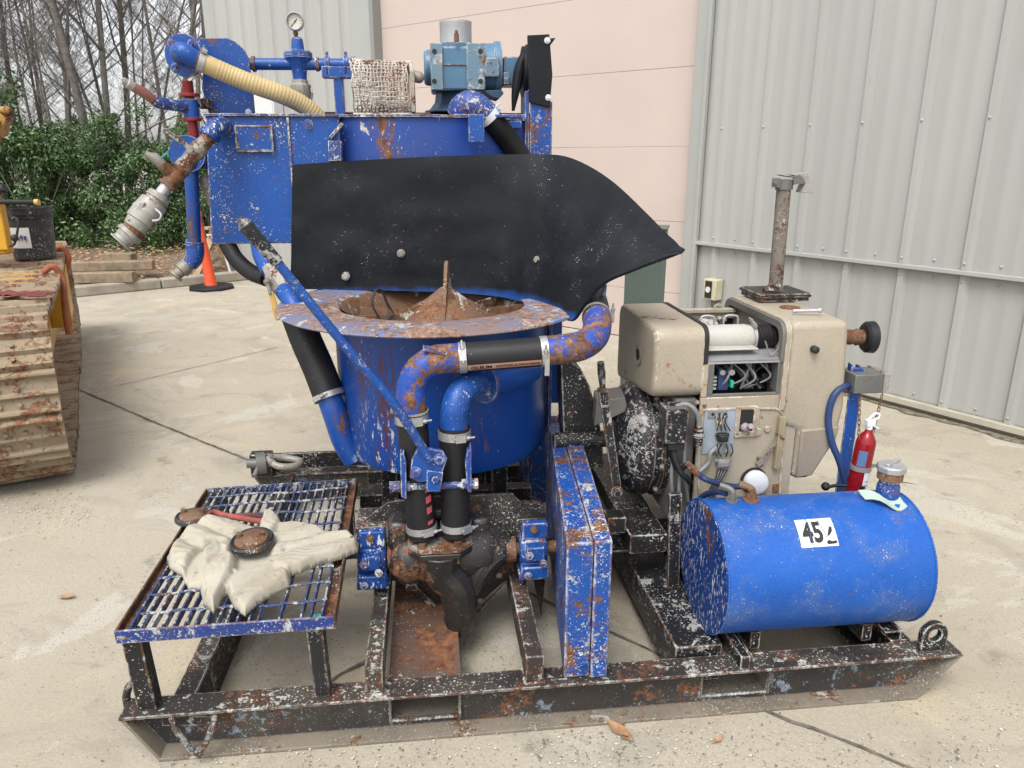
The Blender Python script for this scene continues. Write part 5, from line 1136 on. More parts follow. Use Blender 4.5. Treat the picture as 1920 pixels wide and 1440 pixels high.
# number sticker 45 and a torn 2
def on_tank(px, py):
    d = ld(px, py); A_ = d.y**2+d.z**2; B_ = 2*((CL.y-FTY)*d.y+(CL.z-FTZ)*d.z); C_ = (CL.y-FTY)**2+(CL.z-FTZ)**2-FR**2
    t = (-B_-math.sqrt(max(0, B_*B_-4*A_*C_)))/(2*A_); p = CL+d*t; return p.x, math.atan2(FTY-p.y, p.z-FTZ)
c00, c10, c11, c01 = on_tank(1503, 1028), on_tank(1573, 1023), on_tank(1556, 971), on_tank(1488, 976)
def sk_(u, v_, r): 
    lx = c00[0]*(1-u)*(1-v_)+c10[0]*u*(1-v_)+c11[0]*u*v_+c01[0]*(1-u)*v_
    a = c00[1]*(1-u)*(1-v_)+c10[1]*u*(1-v_)+c11[1]*u*v_+c01[1]*(1-u)*v_
    return twrap(lx, a, r)
b = MB(); n_ = 8; vs = [sk_(i/n_, j/n_, FR+.0012) for j in range(n_+1) for i in range(n_+1)]
b.add(vs, [(j*(n_+1)+i, j*(n_+1)+i+1, (j+1)*(n_+1)+i+1, (j+1)*(n_+1)+i) for j in range(n_) for i in range(n_)]); NS = part('number_sticker', b, M['sticker'], FT)
vs, fs = text_mesh('45', 1.0, .035, .75)
x0_, x1_ = min(v[0] for v in vs), max(v[0] for v in vs); y0_, y1_ = min(v[1] for v in vs), max(v[1] for v in vs)
b = MB(); b.add([sk_(.10+.54*(x-x0_)/(x1_-x0_), .13+.76*(y-y0_)/(y1_-y0_), FR+.0022) for x, y in vs], fs); part('sticker_number', b, M['ink'], FT, flat=True)
b = MB()
for poly in ([(.84, .60), (.88, .68), (.93, .64), (.91, .50), (.83, .38), (.74, .32), (.78, .44)], [(.69, .14), (.76, .21), (.84, .16), (.96, .18), (.97, .08), (.84, .07), (.72, .06)]):
    b.add([sk_(u, v_, FR+.0022) for u, v_ in poly], [list(range(len(poly)))])
part('torn_number', b, M['ink'], FT, flat=True)
# scratches in the sticker
b = MB()
for pts in ([(.30, 1.0), (.33, .6), (.29, .3), (.34, 0)], [(.62, .95), (.66, .7), (.70, .45), (.72, .3)]):
    q = [sk_(u, v_, FR+.0026) for u, v_ in pts]
    for a_, c_ in zip(q, q[1:]): b.bar(a_, c_, .0012, .0006, up=(0, 0, 1))
part('sticker_tear', b, M['blue_tank'], FT)
# filler neck, cap, rag strip
q = m(1663, 930, FTY); nz = FTZ+FR
b = MB(); b.lathe([(.034, nz-.02), (.034, nz+.035), (.030, nz+.045), (.030, nz+.052), (.037, nz+.066), (.037, nz+.088)], V((q.x, FTY, 0)), (0, 0, 1), 32); fn = part('filler_neck', b, M['blue'], FT)
b = MB(); b.lathe([(.0375, nz+.060), (.0378, nz+.085), (.036, nz+.088)], V((q.x, FTY, 0)), (0, 0, 1), 32, cap=False); part('rust_ring', b, M['rustypipe'], FT)
b = MB(); b.lathe([(.043, nz+.086), (.044, nz+.104), (.040, nz+.108), (.012, nz+.108), (.010, nz+.112), (0, nz+.112)], V((q.x, FTY, 0)), (0, 0, 1), 8); b.bar(V((q.x-.03, FTY-.02, nz+.112)), V((q.x+.035, FTY+.02, nz+.112)), .014, .012); part('filler_cap', b, M['alum'], FT, bevel=.002)
b = MB(); g_ = []
for i in range(9):
    t = i/8; g_.append([V((q.x-.09+.12*t+.0, FTY-.01-.05*math.sin(t*2.4)-dy, nz+.006-.02*t*t+.01*math.sin(t*7)+dz_)) for dy, dz_ in ((-.025, .012), (-.005, .004), (.018, .0))])
b.sheet(g_, .0025); part('rag_strip', b, M['palegreen'], FT, sharp=70)
for px, r_ in ((1372, .012), (1408, .016)):
    b = MB(); qq = m(px, 940, FTY+.02); zz = FTZ+math.sqrt(FR**2-.02**2)
    b.cyl(V((qq.x, FTY+.02, zz-.006)), V((qq.x, FTY+.02, zz+.006)), r_*1.6, 24); b.cyl(V((qq.x, FTY+.02, zz+.006)), V((qq.x, FTY+.02, zz+.024)), r_, 6); b.tube([V((qq.x, FTY+.02, zz+.02)), V((qq.x, FTY+.02, zz+.034)), V((qq.x-.012, FTY+.03, zz+.042)), V((qq.x-.035, FTY+.04, zz+.048))], r_*.75, 12, smooth=3)
    part('hose_fitting', b, M['rustypipe' if r_ > .013 else 'greymetal'], FT)
hose('fuel_hose', [m(1392, 912, FTY+.05), m(1372, 912, .30), m(1345, 906, .36), m(1322, 898, .40), m(1306, 886, .41)], .0095, 'hoseblue', FT, seg=14)
b = MB(); b.tube([m(1309, 890, .41), m(1300, 880, .41), m(1293, 873, .41), m(1288, 868, .42)], [.011, .013, .011, .010], 10); part('hose_union', b, M['rustypipe'], FT)
hose('fuel_hose', [m(1290, 870, .42), m(1272, 880, .45), m(1262, 860, .46), m(1256, 835, .46)], .0095, 'rubber', FT, seg=12)
hose('return_line', [m(1362, 926, FTY+.04), m(1345, 922, .30), m(1322, 928, .36), m(1305, 945, .40), m(1295, 975, .44)], .0095, 'hoseblue', FT, seg=14)
hose('return_line', [m(1545, 915, .44), m(1570, 910, .44), m(1600, 912, .42), m(1620, 915, .38)], .006, 'rubber', FT, seg=10)
b = MB(); b.ball(m(1548, 912, .46), .015); part('hose_knob', b, M['rubber'], FT)

# ---- engine
EF = .48; EZT = 1.083
EN = thing('engine', 'x', 'x')
for kk in ('label', 'category'): del EN[kk]
EN.parent = PL
def rbox(mb, a, c, r=0): return mb.bx(a, c)
def bigbevel(o, w_, seg=5):
    bm_ = o.modifiers.new('bevel', 'BEVEL'); bm_.width = w_; bm_.segments = seg; bm_.limit_method = 'ANGLE'; bm_.angle_limit = R(40); return o
b = MB(); corners = [(EF, .850, .05), (EF, EZT, .05), (.965, EZT, .05), (.965, .79, .04)]; ring = []
for i_, (y_, z_, r_) in enumerate(corners):
    pv, nx2 = corners[i_-1], corners[(i_+1) % 4]; c0_ = V((y_, z_)); d0 = (V(pv[:2])-c0_).normalized(); d1 = (V(nx2[:2])-c0_).normalized()
    for k in range(7): t = k/6; ring.append(c0_+d0*r_*(1-t)**2+d1*r_*t**2)
cm = V((.72, .95)); vs = []
for x_, ins in ((1.588, .16), (1.5885, .11), (1.591, .05), (1.598, .018), (1.61, .004), (1.63, 0), (1.752, 0)):
    vs += [(x_, *(cm+(q-cm)*(1-ins))) for q in ring]
K = len(ring); b.add(vs, [(i*K+j, i*K+(j+1) % K, (i+1)*K+(j+1) % K, (i+1)*K+j) for i in range(6) for j in range(K)]+[list(range(K)), [6*K+j for j in range(K)]])
fc_ = part('fan_cover', b, M['tan'], EN, sharp=50)
b = MB(); q = V((1.586, .66, .955)); b.lathe([(.020, -.001), (.034, -.004), (.040, .002), (.034, .004)], q, (-1, 0, 0), 28, closed=True); b.cyl(q+V((.004, 0, 0)), q-V((.001, 0, 0)), .030, 24); part('cover_port', b, M['tan_dark'], EN)
b = MB(); b.cyl(q-V((.0015, 0, 0)), q-V((.003, 0, 0)), .019, 24); part('port_hole', b, M['dark'], EN)
def arch(x0, x1, y0, y1, z0, z1_, r, th, nm, mt, zback=None):
    """Door-shaped frame in the y-z plane (rounded top corners), th wide, from x0 to x1."""
    out = []; 
    path = [(y0, z0)]+[(y0+r-r*math.cos(R(15*i)), z1_-r+r*math.sin(R(15*i))) for i in range(7)]+[(y1-r+r*math.sin(R(15*i)), z1_-r+r*math.cos(R(15*i))) for i in range(7)]+[(y1, zback or z0)]
    cy, cz = (y0+y1)/2, (z0+z1_)/2-.1; mb = MB(); vs = []
    inn_ = []
    for i, (y, z) in enumerate(path):
        a = V((0, y-cy, z-cz)); 
        inn_.append((y+(th if y < cy else -th)*min(1, abs(y-cy)/(abs(y1-y0)*.5)), z-(th if z > z1_-r*1.01 else 0)))
    for (y, z), (yi, zi) in zip(path, inn_): vs += [(x0, y, z), (x1, y, z), (x1, yi, zi), (x0, yi, zi)]
    n = len(path); fs = [(4*i+k, 4*i+(k+1) % 4, 4*i+4+(k+1) % 4, 4*i+4+k) for i in range(n-1) for k in range(4)]+[(0, 1, 2, 3), (4*n-4, 4*n-3, 4*n-2, 4*n-1)]
    mb.add(vs, fs); return part(nm, mb, M[mt], EN)
arch(1.752, 1.766, EF-.004, .96, .965, EZT+.004, .045, .020, 'gasket_frame', 'dark')
arch(2.012, 2.022, EF-.006, .975, .965, EZT+.010, .045, .022, 'gasket_frame', 'greymetal')
arch(2.0225, 2.040, EF-.012, .98, .80, EZT+.016, .048, .030, 'duct_lip', 'tan')
# right hand air duct
b = MB(); pr = [(2.036, 1.098), (2.236, 1.098), (2.258, .80), (2.245, .69), (2.168, .550), (2.155, .540), (2.098, .540), (2.098, .72), (2.036, .74)]
b.prism(pr, 'y', EF-.012, .98); du = part('air_duct', b, M['tan'], EN, sharp=180); bigbevel(du, .026, 5)
b = MB(); b.prism([(2.108, .725), (2.245, .735), (2.236, .69), (2.164, .556), (2.108, .550)], 'y', EF-.018, EF-.006); part('duct_recess', b, M['tan_dark'], EN, bevel=.006)
b = MB(); q = m(1525, 654, EF-.012); b.cyl(q, q-V((0, .018, 0)), .012, 20); b.ball(q-V((0, .018, 0)), (.0125, .006, .0125), 14, 8); part('duct_knob', b, M['ink'], EN)
b = MB(); b.cyl(V((2.09, .58, 1.112)), V((2.17, .56, 1.116)), .006, 10); b.ball(V((2.175, .56, 1.116)), .009); b.cyl(V((2.1, .58, 1.094)), V((2.1, .58, 1.112)), .005, 8); part('duct_latch', b, M['alum'], EN)
b = MB(); b.cyl(V((2.14, .70, 1.097)), V((2.14, .70, 1.102)), .035, 20); part('duct_top_patch', b, M['rustypipe'], EN)
# muffler cup on the right
q = m(1594, 632, .60); b = MB(); b.lathe([(.024, -.03), (.027, .0), (.024, .012), (.030, .020), (.026, .032), (.026, .05)], V((q.x, .60, q.z)), (1, -.12, 0), 24); part('intake_neck', b, M['rustypipe'], EN)
b = MB(); b.lathe([(.020, .042), (.046, .046), (.054, .054), (.056, .078), (.052, .082), (.048, .078), (.046, .060), (.0, .060)], V((q.x, .60, q.z)), (1, -.12, 0), 40); part('intake_cup', b, M['rubber'], EN)
# front panel
b = MB()
def epx(x, y, d=0): return m(x, y, EF+d)
b.slab([(1.752, EF-.002, .962), (1.772, EF-.002, .962), (1.772, EF-.002, .848), (1.752, EF-.002, .848)], (0, .012, 0))
b.bx((1.752, EF-.002, .45), (2.095, EF+.012, .848)); pn = part('side_panel', b, M['tan'], EN, bevel=.003)
b = MB()    # raised seam round the panel
sp_l = [epx(x, y, -.004) for x, y in ((1310, 925), (1309, 800), (1310, 782), (1318, 772), (1330, 768), (1440, 766), (1458, 768), (1468, 778), (1468, 800), (1462, 925))]
b.tube(sp_l, .0045, 8, smooth=2); part('panel_bead', b, M['tan'], EN)
b = MB(); c0, c1 = epx(1322, 766, -.006), epx(1374, 850, -.006); b.bx((c0.x, EF-.006, c1.z), (c1.x, EF-.0005, c0.z)); part('panel_insert', b, plain('blue_grey_panel', (.33, .38, .43), .5), EN, bevel=.012)
b = MB(); c0, c1 = epx(1329, 770, -.009), epx(1364, 784, -.009); b.bx((c0.x, EF-.009, c1.z), (c1.x, EF-.005, c0.z)); part('panel_slot', b, M['grey'], EN, bevel=.006)
for x in (1337, 1350, 1360):
    b = MB(); q = epx(x, 777, -.0095); b.cyl(q, q+V((0, .003, 0)), .006, 12); part('slot_hole', b, M['dark'], EN)
b = MB(); c0, c1 = epx(1385, 767, -.004), epx(1415, 810, -.004); b.bx((c0.x, EF-.0045, c1.z), (c1.x, EF-.001, c0.z)); part('panel_window', b, M['dark'], EN, bevel=.003)
b = MB()
for a_, c_ in (((1381, 763), (1385, 818)), ((1415, 763), (1420, 818)), ((1381, 762), (1420, 767)), ((1378, 810), (1420, 819))):
    p_, q_ = epx(*a_, -.008), epx(*c_, -.008); b.bx((p_.x, EF-.010, q_.z), (q_.x, EF-.001, p_.z))
part('window_surround', b, M['tan'], EN, bevel=.003)
b = MB(); q = epx(1395, 802, -.008); b.lathe([(.014, 0), (.016, .010), (.014, .016), (.006, .022), (.0055, .035), (.009, .038), (.009, .044), (0, .044)], q, (.15, -1, .5), 20); part('pull_knob', b, plain('mauve_knob', (.38, .30, .32), .5), EN)
for x, y, r_ in ((1420, 809, .014), (1438, 804, .011)):
    b = MB(); q = epx(x, y, -.002); b.cyl(q, q-V((0, .007, 0)), r_, 22); part('panel_boss', b, M['tan'], EN, bevel=.002)
b = MB(); q = epx(1412, 900, -.002); b.lathe([(.0, .0), (.047, .0), (.047, .004), (0, .004)], q, (0, -1, 0), 36); part('filter_hole', b, M['dark'], EN)
b = MB(); q = epx(1414, 901, -.004); b.lathe([(.040, .0), (.042, .020), (.038, .030), (.025, .034), (0, .035)], q, (0, -1, 0), 36); part('filter_canister', b, M['cap_white'], EN)
b = MB(); b.slab([epx(x, y, -.020) for x, y in ((1455, 880), (1462, 880), (1475, 785), (1466, 782))], (0, .018, 0)); b.slab([epx(x, y, -.026) for x, y in ((1452, 879), (1456, 879), (1467, 783), (1464, 783))], (0, .02, 0)); part('hinge_angle', b, plain('ochre_latch', (.40, .33, .20), .5, var=.3), EN, bevel=.001)
b = MB(); b.bar(epx(1462, 818, -.018), epx(1432, 862, -.018), .010, .005, up=(0, 1, 0)); b.bar(epx(1432, 862, -.018), epx(1420, 872, -.018), .018, .006, up=(0, 1, 0)); part('latch_bar', b, M['pipe_old'], EN)
b = MB(); b.tube([epx(1455, 812, -.02), epx(1464, 818, -.024), epx(1470, 824, -.02)], .004, 8); b.tube([epx(1420, 858, -.006), epx(1430, 862, -.01), epx(1426, 874, -.01), epx(1418, 868, -.006)], .005, 8, smooth=3); part('latch_hook', b, M['rustypipe'], EN)
b = MB(); b.box(epx(1454, 915, -.004), (.020, .008, .028)); part('rust_tab', b, M['rustypipe'], EN)
# electrical plugs and wires
for (x, y, w_, h_, mt) in ((1355, 820, .034, .028, 'ink'), (1356, 868, .040, .030, 'grey')):
    b = MB(); q = epx(x, y, -.020); b.box(q, (w_, .022, h_)); b.box(q+V((0, .004, h_*.25)), (w_*1.4, .008, h_*.4)); b.box(q-V((0, .013, 0)), (w_*.8, .006, h_*.7)); part('wire_plug', b, M[mt], EN, bevel=.003)
for i in range(7):
    x = 1342+i*4.2
    for strand in ([epx(1340+i*4, 775+rnd.uniform(0, 6), -.008), epx(x+rnd.uniform(-8, 8), 790, -.018), epx(x+2, 808, -.02)],
                   [epx(x+3, 832, -.02), epx(x+rnd.uniform(-6, 8), 846, -.024), epx(x+2, 856, -.02)],
                   [epx(1346+i*3, 880, -.02), epx(1342+i*3-i, 896, -.024), epx(1332+i*2, 915, -.016), epx(1328+i*2, 932, -.01)]):
        b = MB(); b.tube(strand, .0022, 6, smooth=4); part('wire', b, M['grey' if i % 2 else 'ink'], EN)
for x, y in ((1345, 791), (1351, 793), (1362, 844)):
    b = MB(); b.box(epx(x, y, -.021), (.005, .005, .008)); part('wire_tip', b, M['woodhandle'], EN)
hose('wire_loom', [epx(1345, 838, -.012), epx(1332, 850, -.02), epx(1328, 868, -.02), epx(1312, 884, -.025)], .0075, 'grey', EN, seg=10)
# engine bay seen through the openings
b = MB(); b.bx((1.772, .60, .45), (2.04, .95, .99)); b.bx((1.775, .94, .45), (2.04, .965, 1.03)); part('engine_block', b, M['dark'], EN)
b = MB(); b.bx((1.766, EF+.0, .962), (2.03, EF+.006, .973)); b.slab([(1.766, EF, .968), (2.03, EF, .968), (2.03, .62, .993), (1.766, .62, .993)], (0, 0, .004)); part('air_tray', b, M['alum'], EN)
b = MB(); b.bx((1.772, EF+.002, .848), (2.036, EF+.012, .858)); b.bx((1.772, EF, .858), (1.792, EF+.06, .962)); b.bx((2.010, EF, .858), (2.022, EF+.05, .962)); b.bx((2.026, EF, .85), (2.036, EF+.012, .962)); part('bay_frame', b, M['greymetal'], EN, bevel=.002)
b = MB(); b.tube([V((1.768, .60, 1.018)), V((1.80, .60, 1.020)), V((1.93, .59, 1.022)), V((1.955, .59, 1.022))], [.044, .046, .046, .040], 32); part('air_pipe', b, M['white'], EN)
b = MB(); b.bx((1.775, EF+.030, .998), (1.95, .60, 1.004)); part('pipe_skirt', b, M['white'], EN, bevel=.002)
rs = []; pts = []
for i in range(33): pts.append(V((1.955+i*.0025, .59+.0, 1.022+.0002*i))); rs.append(.040+(.0025 if i % 4 < 2 else -.001))
b = MB(); b.tube(pts, rs, 28); part('bellows_hose', b, M['rubber'], EN)
b = MB(); clamp(b, V((1.957, .59, 1.022)), (1, 0, 0), .043, .010, lug=(0, -.3, 1)); part('hose_clamp', b, M['steel'], EN)
b = MB(); b.bx((1.755, .90, 1.045), (2.03, .93, 1.060)); b.bx((1.755, .915, 1.02), (2.03, .925, 1.045)); part('bay_top_rail', b, M['tan'], EN, bevel=.002)
b = MB(); b.lathe([(.030, 0), (.038, .03), (.036, .06), (.02, .10), (.014, .14)], V((1.82, .76, 1.02)), (1, 0, -.1), 20); part('manifold', b, M['white'], EN)
for x in (1.80, 1.885):
    b = MB(); b.tube([V((x, .66, 1.03)), V((x, .66, 1.075)), V((x+.015, .66, 1.085)), V((x+.04, .66, 1.083)), V((x+.05, .66, 1.072)), V((x+.05, .66, 1.03))], .0042, 8, smooth=3); part('injector_line', b, M['alum'], EN)
b = MB(); b.cyl(V((1.89, .70, 1.02)), V((1.89, .70, 1.066)), .010, 8); b.ball(V((1.88, .69, 1.067)), .010); part('injector', b, M['galv'], EN)
b = MB(); b.tube([V((1.965, EF+.02, 1.03)), V((1.985, EF+.015, .985)), V((2.01, EF+.02, 1.0)), V((2.015, EF+.02, 1.02))], .0025, 8, smooth=5); part('tray_wire', b, M['grey'], EN)
rr2 = random.Random(5)
for i, (x, w_, mt, hh) in enumerate(((1.806, .024, 'white', .06), (1.838, .036, 'hoseblue', .07), (1.866, .010, 'green', .035), (1.83, .016, 'galv', .02), (1.862, .018, 'galv', .02))):
    b = MB(); zz = .862 if i < 3 else .925
    if i == 0:
        for k in range(4): b.bx((x-w_/2, EF+.035, zz+k*.013), (x+w_/2, EF+.10, zz+k*.013+.008))
    elif i < 3: b.bx((x-w_/2, EF+.03+.01*(i == 2)*-1, zz+(i == 2)*.01), (x+w_/2, EF+.08, zz+hh))
    else: b.cyl(V((x, EF+.08, zz)), V((x, EF+.02, zz)), w_*.6, 16)
    part('engine_accessory', b, M[mt], EN, bevel=.002)
for i in range(11):
    x = rr2.uniform(1.80, 2.0); b = MB(); b.tube([V((x, EF+.05, .95)), V((x+rr2.uniform(-.04, .05), EF+rr2.uniform(.015, .06), .905)), V((x+rr2.uniform(-.05, .06), EF+.05, .86))], rr2.choice([.003, .004, .0065]), 8, smooth=5)
    part('bay_wire', b, M[rr2.choice(['grey', 'ink', 'galv', 'grey'])], EN)
for i in range(5):
    b = MB(); q = V((rr2.uniform(1.88, 2.0), EF+rr2.uniform(.07, .1), rr2.uniform(.87, .94))); b.cyl(q, q-V((0, .03, 0)), rr2.uniform(.008, .018), 10); b.box(q+V((.02, .0, -.01)), (.03, .03, .02)); part('bay_fitting', b, M[rr2.choice(['greymetal', 'castblack', 'rustypipe'])], EN, bevel=.002)
for x, y in ((1297+10, 754), (1482, 748), (1321, 760), (1468, 760), (1475, 750)):
    b = MB(); b.bolt(epx(x, y, -.003), (0, -1, 0), .005, .004); part('panel_screw', b, M['galv'], EN)
# lifting lug above
q = m(1346, 590, .915); b = MB(); b.lathe([(.012, -.004), (.021, -.004), (.021, .004), (.012, .004)], q+V((0, 0, .022)), (0, 1, 0), 24, closed=True); b.bx((q.x-.024, .911, q.z-.02), (q.x-.013, .919, q.z+.02)); b.bx((q.x+.013, .911, q.z-.02), (q.x+.024, .919, q.z+.02)); b.bx((q.x-.03, .90, q.z-.022), (q.x+.03, .93, q.z-.012)); part('engine_lug', b, M['ltan'], EN)
# block behind the clutch, lower body
b = MB(); b.bx((1.672, EF+.02, .40), (1.752, .95, .84)); b.bx((1.752, EF+.014, .36), (2.09, .95, .448)); part('flywheel_housing', b, plain('grimy_grey_housing', (.16, .155, .14), .6, var=.5), EN, bevel=.01)
b = MB()
for x, y0_, y1_ in ((1262, 850, 960), (1276, 870, 975), (1286, 800, 940)): b.tube([m(x, y0_, EF+.0), m(x-3, (y0_+y1_)/2, EF-.02), m(x+4, y1_, EF+.0)], .006, 8, smooth=4)
part('block_cable', b, M['grey'], EN)
b = MB(); cc_ = V((1.53, .70, .632)); b.lathe([(.05, -.02), (.10, -.012), (.165, .01), (.195, .03), (.205, .05), (.205, .085), (.192, .09), (.192, .115), (.21, .118), (.21, .142), (.10, .15)], cc_, (1, 0, 0), 56); part('clutch_housing', b, M['black_spat'], EN)
for k in range(10):
    a_ = R(36*k+10); b = MB(); b.bolt(cc_+V((.116, math.cos(a_)*.20, math.sin(a_)*.20)), (-1, 0, 0), .008, .008); part('housing_bolt', b, M['galv'], EN)
b = MB(); b.add([tuple(m(1114, 800, .62)), tuple(m(1178, 770, .62)), tuple(m(1172, 745, .62)), tuple(m(1118, 752, .62))]+[tuple(m(1114, 800, .62)+V((.02, .13, 0))), tuple(m(1178, 770, .62)+V((.02, .13, 0))), tuple(m(1172, 745, .62)+V((.02, .13, 0))), tuple(m(1118, 752, .62)+V((.02, .13, 0)))],
                [(3, 2, 1, 0), (4, 5, 6, 7), (0, 1, 5, 4), (1, 2, 6, 5), (2, 3, 7, 6), (3, 0, 4, 7)]); part('drive_box', b, M['greymetal'], EN, bevel=.004)
b = MB(); b.cyl(V((1.30, .70, .632)), V((1.53, .70, .632)), .03, 20); part('drive_shaft', b, M['black'], EN)
b = MB(); b.tube([m(1126, 678, .50), m(1128, 700, .50), m(1130, 728, .50)], [.011, .013, .009], 14); b.cyl(m(1129, 728, .50), m(1129, 733, .50), .017, 12); b.bar(m(1130, 730, .50), m(1158, 925, .48), .030, .012, up=(0, 1, 0)); b.bolt(m(1156, 922, .47), (0, -1, 0), .014, .016); cl = part('clutch_lever', b, M['black_spat'], EN, bevel=.001)
b = MB(); b.bx((m(1140, 930, .5).x, .49, .36), (m(1175, 930, .5).x, .56, .42)); part('lever_mount', b, M['black'], EN, bevel=.004)
# junction box with conduit and plug
b = MB(); c0, c1 = m(1251, 768, .42), m(1288, 831, .42); b.bx((c0.x, .42, c1.z), (c1.x, .50, c0.z)); part('junction_box', b, M['black_spat'], EN, bevel=.003)
b = MB(); b.slab([m(1249, 768, .415), m(1290, 767, .415), m(1284, 763, .45), m(1252, 763, .46)], (0, .0, .004)); part('box_lid', b, M['greymetal'], EN)
hose('conduit', [m(1268, 762, .46), m(1285, 758, .45), m(1300, 766, .44), m(1309, 782, .44), m(1311, 800, .44)], .0085, 'grey', EN, seg=12)
b = MB(); q0, q1 = m(1311, 798, .44), m(1309, 838, .44); b.tube([q0, q0.lerp(q1, .15), q0.lerp(q1, .18), q0.lerp(q1, .35), q0.lerp(q1, .4), q0.lerp(q1, .5), q0.lerp(q1, .52), q1], [.011, .011, .016, .016, .020, .020, .014, .011], 16); part('conduit_plug', b, M['black'], EN)
b = MB(); c0, c1 = m(1254, 832, .43), m(1284, 842, .43); b.bx((c0.x, .43, c1.z-.005), (c1.x, .48, c0.z)); part('cable_glands', b, M['ink'], EN, bevel=.004)
hose('cable', [m(1262, 838, .45), m(1266, 862, .44), m(1276, 885, .43), m(1288, 897, .43), m(1294, 905, .44)], .010, 'rubber', EN, seg=12)
# exhaust
b = MB(); EX = V((2.06, .88, 1.098)); zb_ = EX.z
cx_ = m(1452, 560, .88).x
b.bx((cx_-.095, .80, zb_+.004), (cx_+.095, .97, zb_+.020)); b.bx((cx_-.10, .79, zb_+.020), (cx_+.10, .98, zb_+.034)); part('exhaust_base', b, M['black_spat'] if 0 else M['black'], EN, bevel=.003)
p0, p1 = V((m(1453, 548, .88).x, .88, zb_+.034)), m(1471, 338, .88)
b = MB(); b.tube([p0, p0.lerp(p1, .04), p0.lerp(p1, .045), p0.lerp(p1, .5), p1], [.030, .030, .0255, .0255, .0255], 24); XP = part('exhaust_pipe', b, M['pipe_old'], EN)
b = MB(); b.cyl(p0+V((-.055, -.02, .004)), p0+V((-.02, -.02, .004)), .010, 8); b.tube([p0+V((-.03, -.02, .0)), p0+V((-.03, -.03, .025)), p0+V((.0, -.032, .02))], .007, 8); part('exhaust_clamp', b, M['black'], EN)
b = MB(); d = (p1-p0).normalized(); b.lathe([(.0265, -.012), (.031, -.012), (.031, .022), (.0265, .022)], p1-d*.02, d, 24, closed=True); b.bar(p1+V((-.055, -.02, -.008)), p1+V((-.025, -.02, -.008)), .006, .032, up=(0, 0, 1)); b.bar(p1+V((.02, -.026, .0)), p1+V((.075, -.026, .006)), .006, .030, up=(0, 0, 1)); b.bolt(p1+V((-.045, -.023, -.008)), (0, -1, 0), .007, .006); part('flap_clamp', b, M['greymetal'], EN)
b = MB(); b.cyl(p1+V((.006, 0, .013)), p1+V((.0066, 0, .017)), .034, 24); b.slab([p1+V((.01, -.03, .02)), p1+V((.07, -.03, .028)), p1+V((.10, -.03, -.045)), p1+V((.055, -.03, -.042)), p1+V((.066, -.03, -.01)), p1+V((.055, -.03, .008))], (0, .05, 0)); part('rain_flap', b, M['galv'], EN, bevel=.002)

# ---- bracket post for the extinguisher
b = MB(); t0, t1, b0, b1 = m(1590, 722, .50), m(1612, 722, .50), m(1564, 912, .50), m(1590, 914, .50)
def ang_post():
    mb = MB(); zt2 = m(1600, 690, .50).z; lean = .0
    x0 = m(1579, 912, .5).x-.022; mb.bx((x0, .50, Z1), (x0+.045, .505, zt2)); mb.bx((x0+.040, .505, Z1), (x0+.045, .55, zt2)); mb.bx((x0, .505, zt2-.02), (x0+.005, .53, zt2+.012)); return mb, x0, zt2
mb_, xpst, zpst = ang_post(); part('bracket_post', mb_, M['blue'], None, bevel=.001)
b = MB(); xs0, xs1 = m(1603, 720, .46).x, m(1668, 720, .46).x; zb0, zb1 = m(1630, 738, .46).z, m(1630, 703, .46).z
b.bx((xs0, .46, zb0), (xs1-.018, .56, zb1)); CB = part('control_box', b, M['greymetal'], None, bevel=.003)
b = MB(); b.bx((xs1-.017, .458, zb0-.001), (xs1, .562, zb1+.001)); b.bx((xs1-.022, .456, zb0-.002), (xs1-.017, .564, zb1+.004)); part('box_end_cap', b, M['galv'], CB, bevel=.002)
hose('box_hose', [m(1597, 722, .50), m(1580, 726, .47), m(1562, 745, .46), m(1553, 785, .46), m(1560, 830, .45), m(1574, 865, .44), m(1585, 905, .44)], .0115, 'hoseblue', None, seg=16)
for px0, py0, px1, py1 in ((1654, 740, 1637, 812), (1612, 741, 1610, 825)):
    a_, c_ = m(px0, py0, .47), m(px1, py1, .42); n_ = 9; b = MB()
    for i in range(n_):
        q = a_.lerp(c_, (i+.5)/n_); d = (c_-a_).normalized(); s_ = V((1, 0, 0)) if i % 2 else V((0, 1, 0)); s_ = (s_-d*s_.dot(d)).normalized(); L = (c_-a_).length/n_*.72
        b.tube([q+d*L*math.cos(t)+s_*.0045*math.sin(t) for t in [2*math.pi*k/12 for k in range(13)]], .0014, 6, caps=False)
    part('chain', b, M['rustypipe'], CB)

# ---- work platform
ZG = .435
gFL, gFR, gBR, gBL = mz(213, 1184, ZG), mz(628, 1156, ZG), mz(670, 897, ZG), mz(386, 915, ZG)
def gq(u, v_): return gFL*(1-u)*(1-v_)+gFR*u*(1-v_)+gBR*u*v_+gBL*(1-u)*v_
WPf = thing('work_platform', 'x', 'x')
for kk in ('label', 'category'): del WPf[kk]
WPf.parent = PL
b = MB(); dn = V((0, 0, -.036))
def fbar(mb, p, q, inward, th=.006, hh=.038):
    i_ = (inward-((p+q)/2)); i_.z = 0; i_.normalize(); mb.add([p, q, q+i_*th, p+i_*th]+[k+V((0, 0, -hh)) for k in (p, q, q+i_*th, p+i_*th)], [(0, 1, 2, 3), (7, 6, 5, 4), (0, 4, 5, 1), (1, 5, 6, 2), (2, 6, 7, 3), (3, 7, 4, 0)])
cg = gq(.5, .5); fbar(b, gFL, gFR, cg); part('platform_frame', b, M['grate_front'], WPf, bevel=.001)
b = MB(); fbar(b, gBL, gBR, cg); part('platform_frame', b, M['grate'], WPf, bevel=.001)
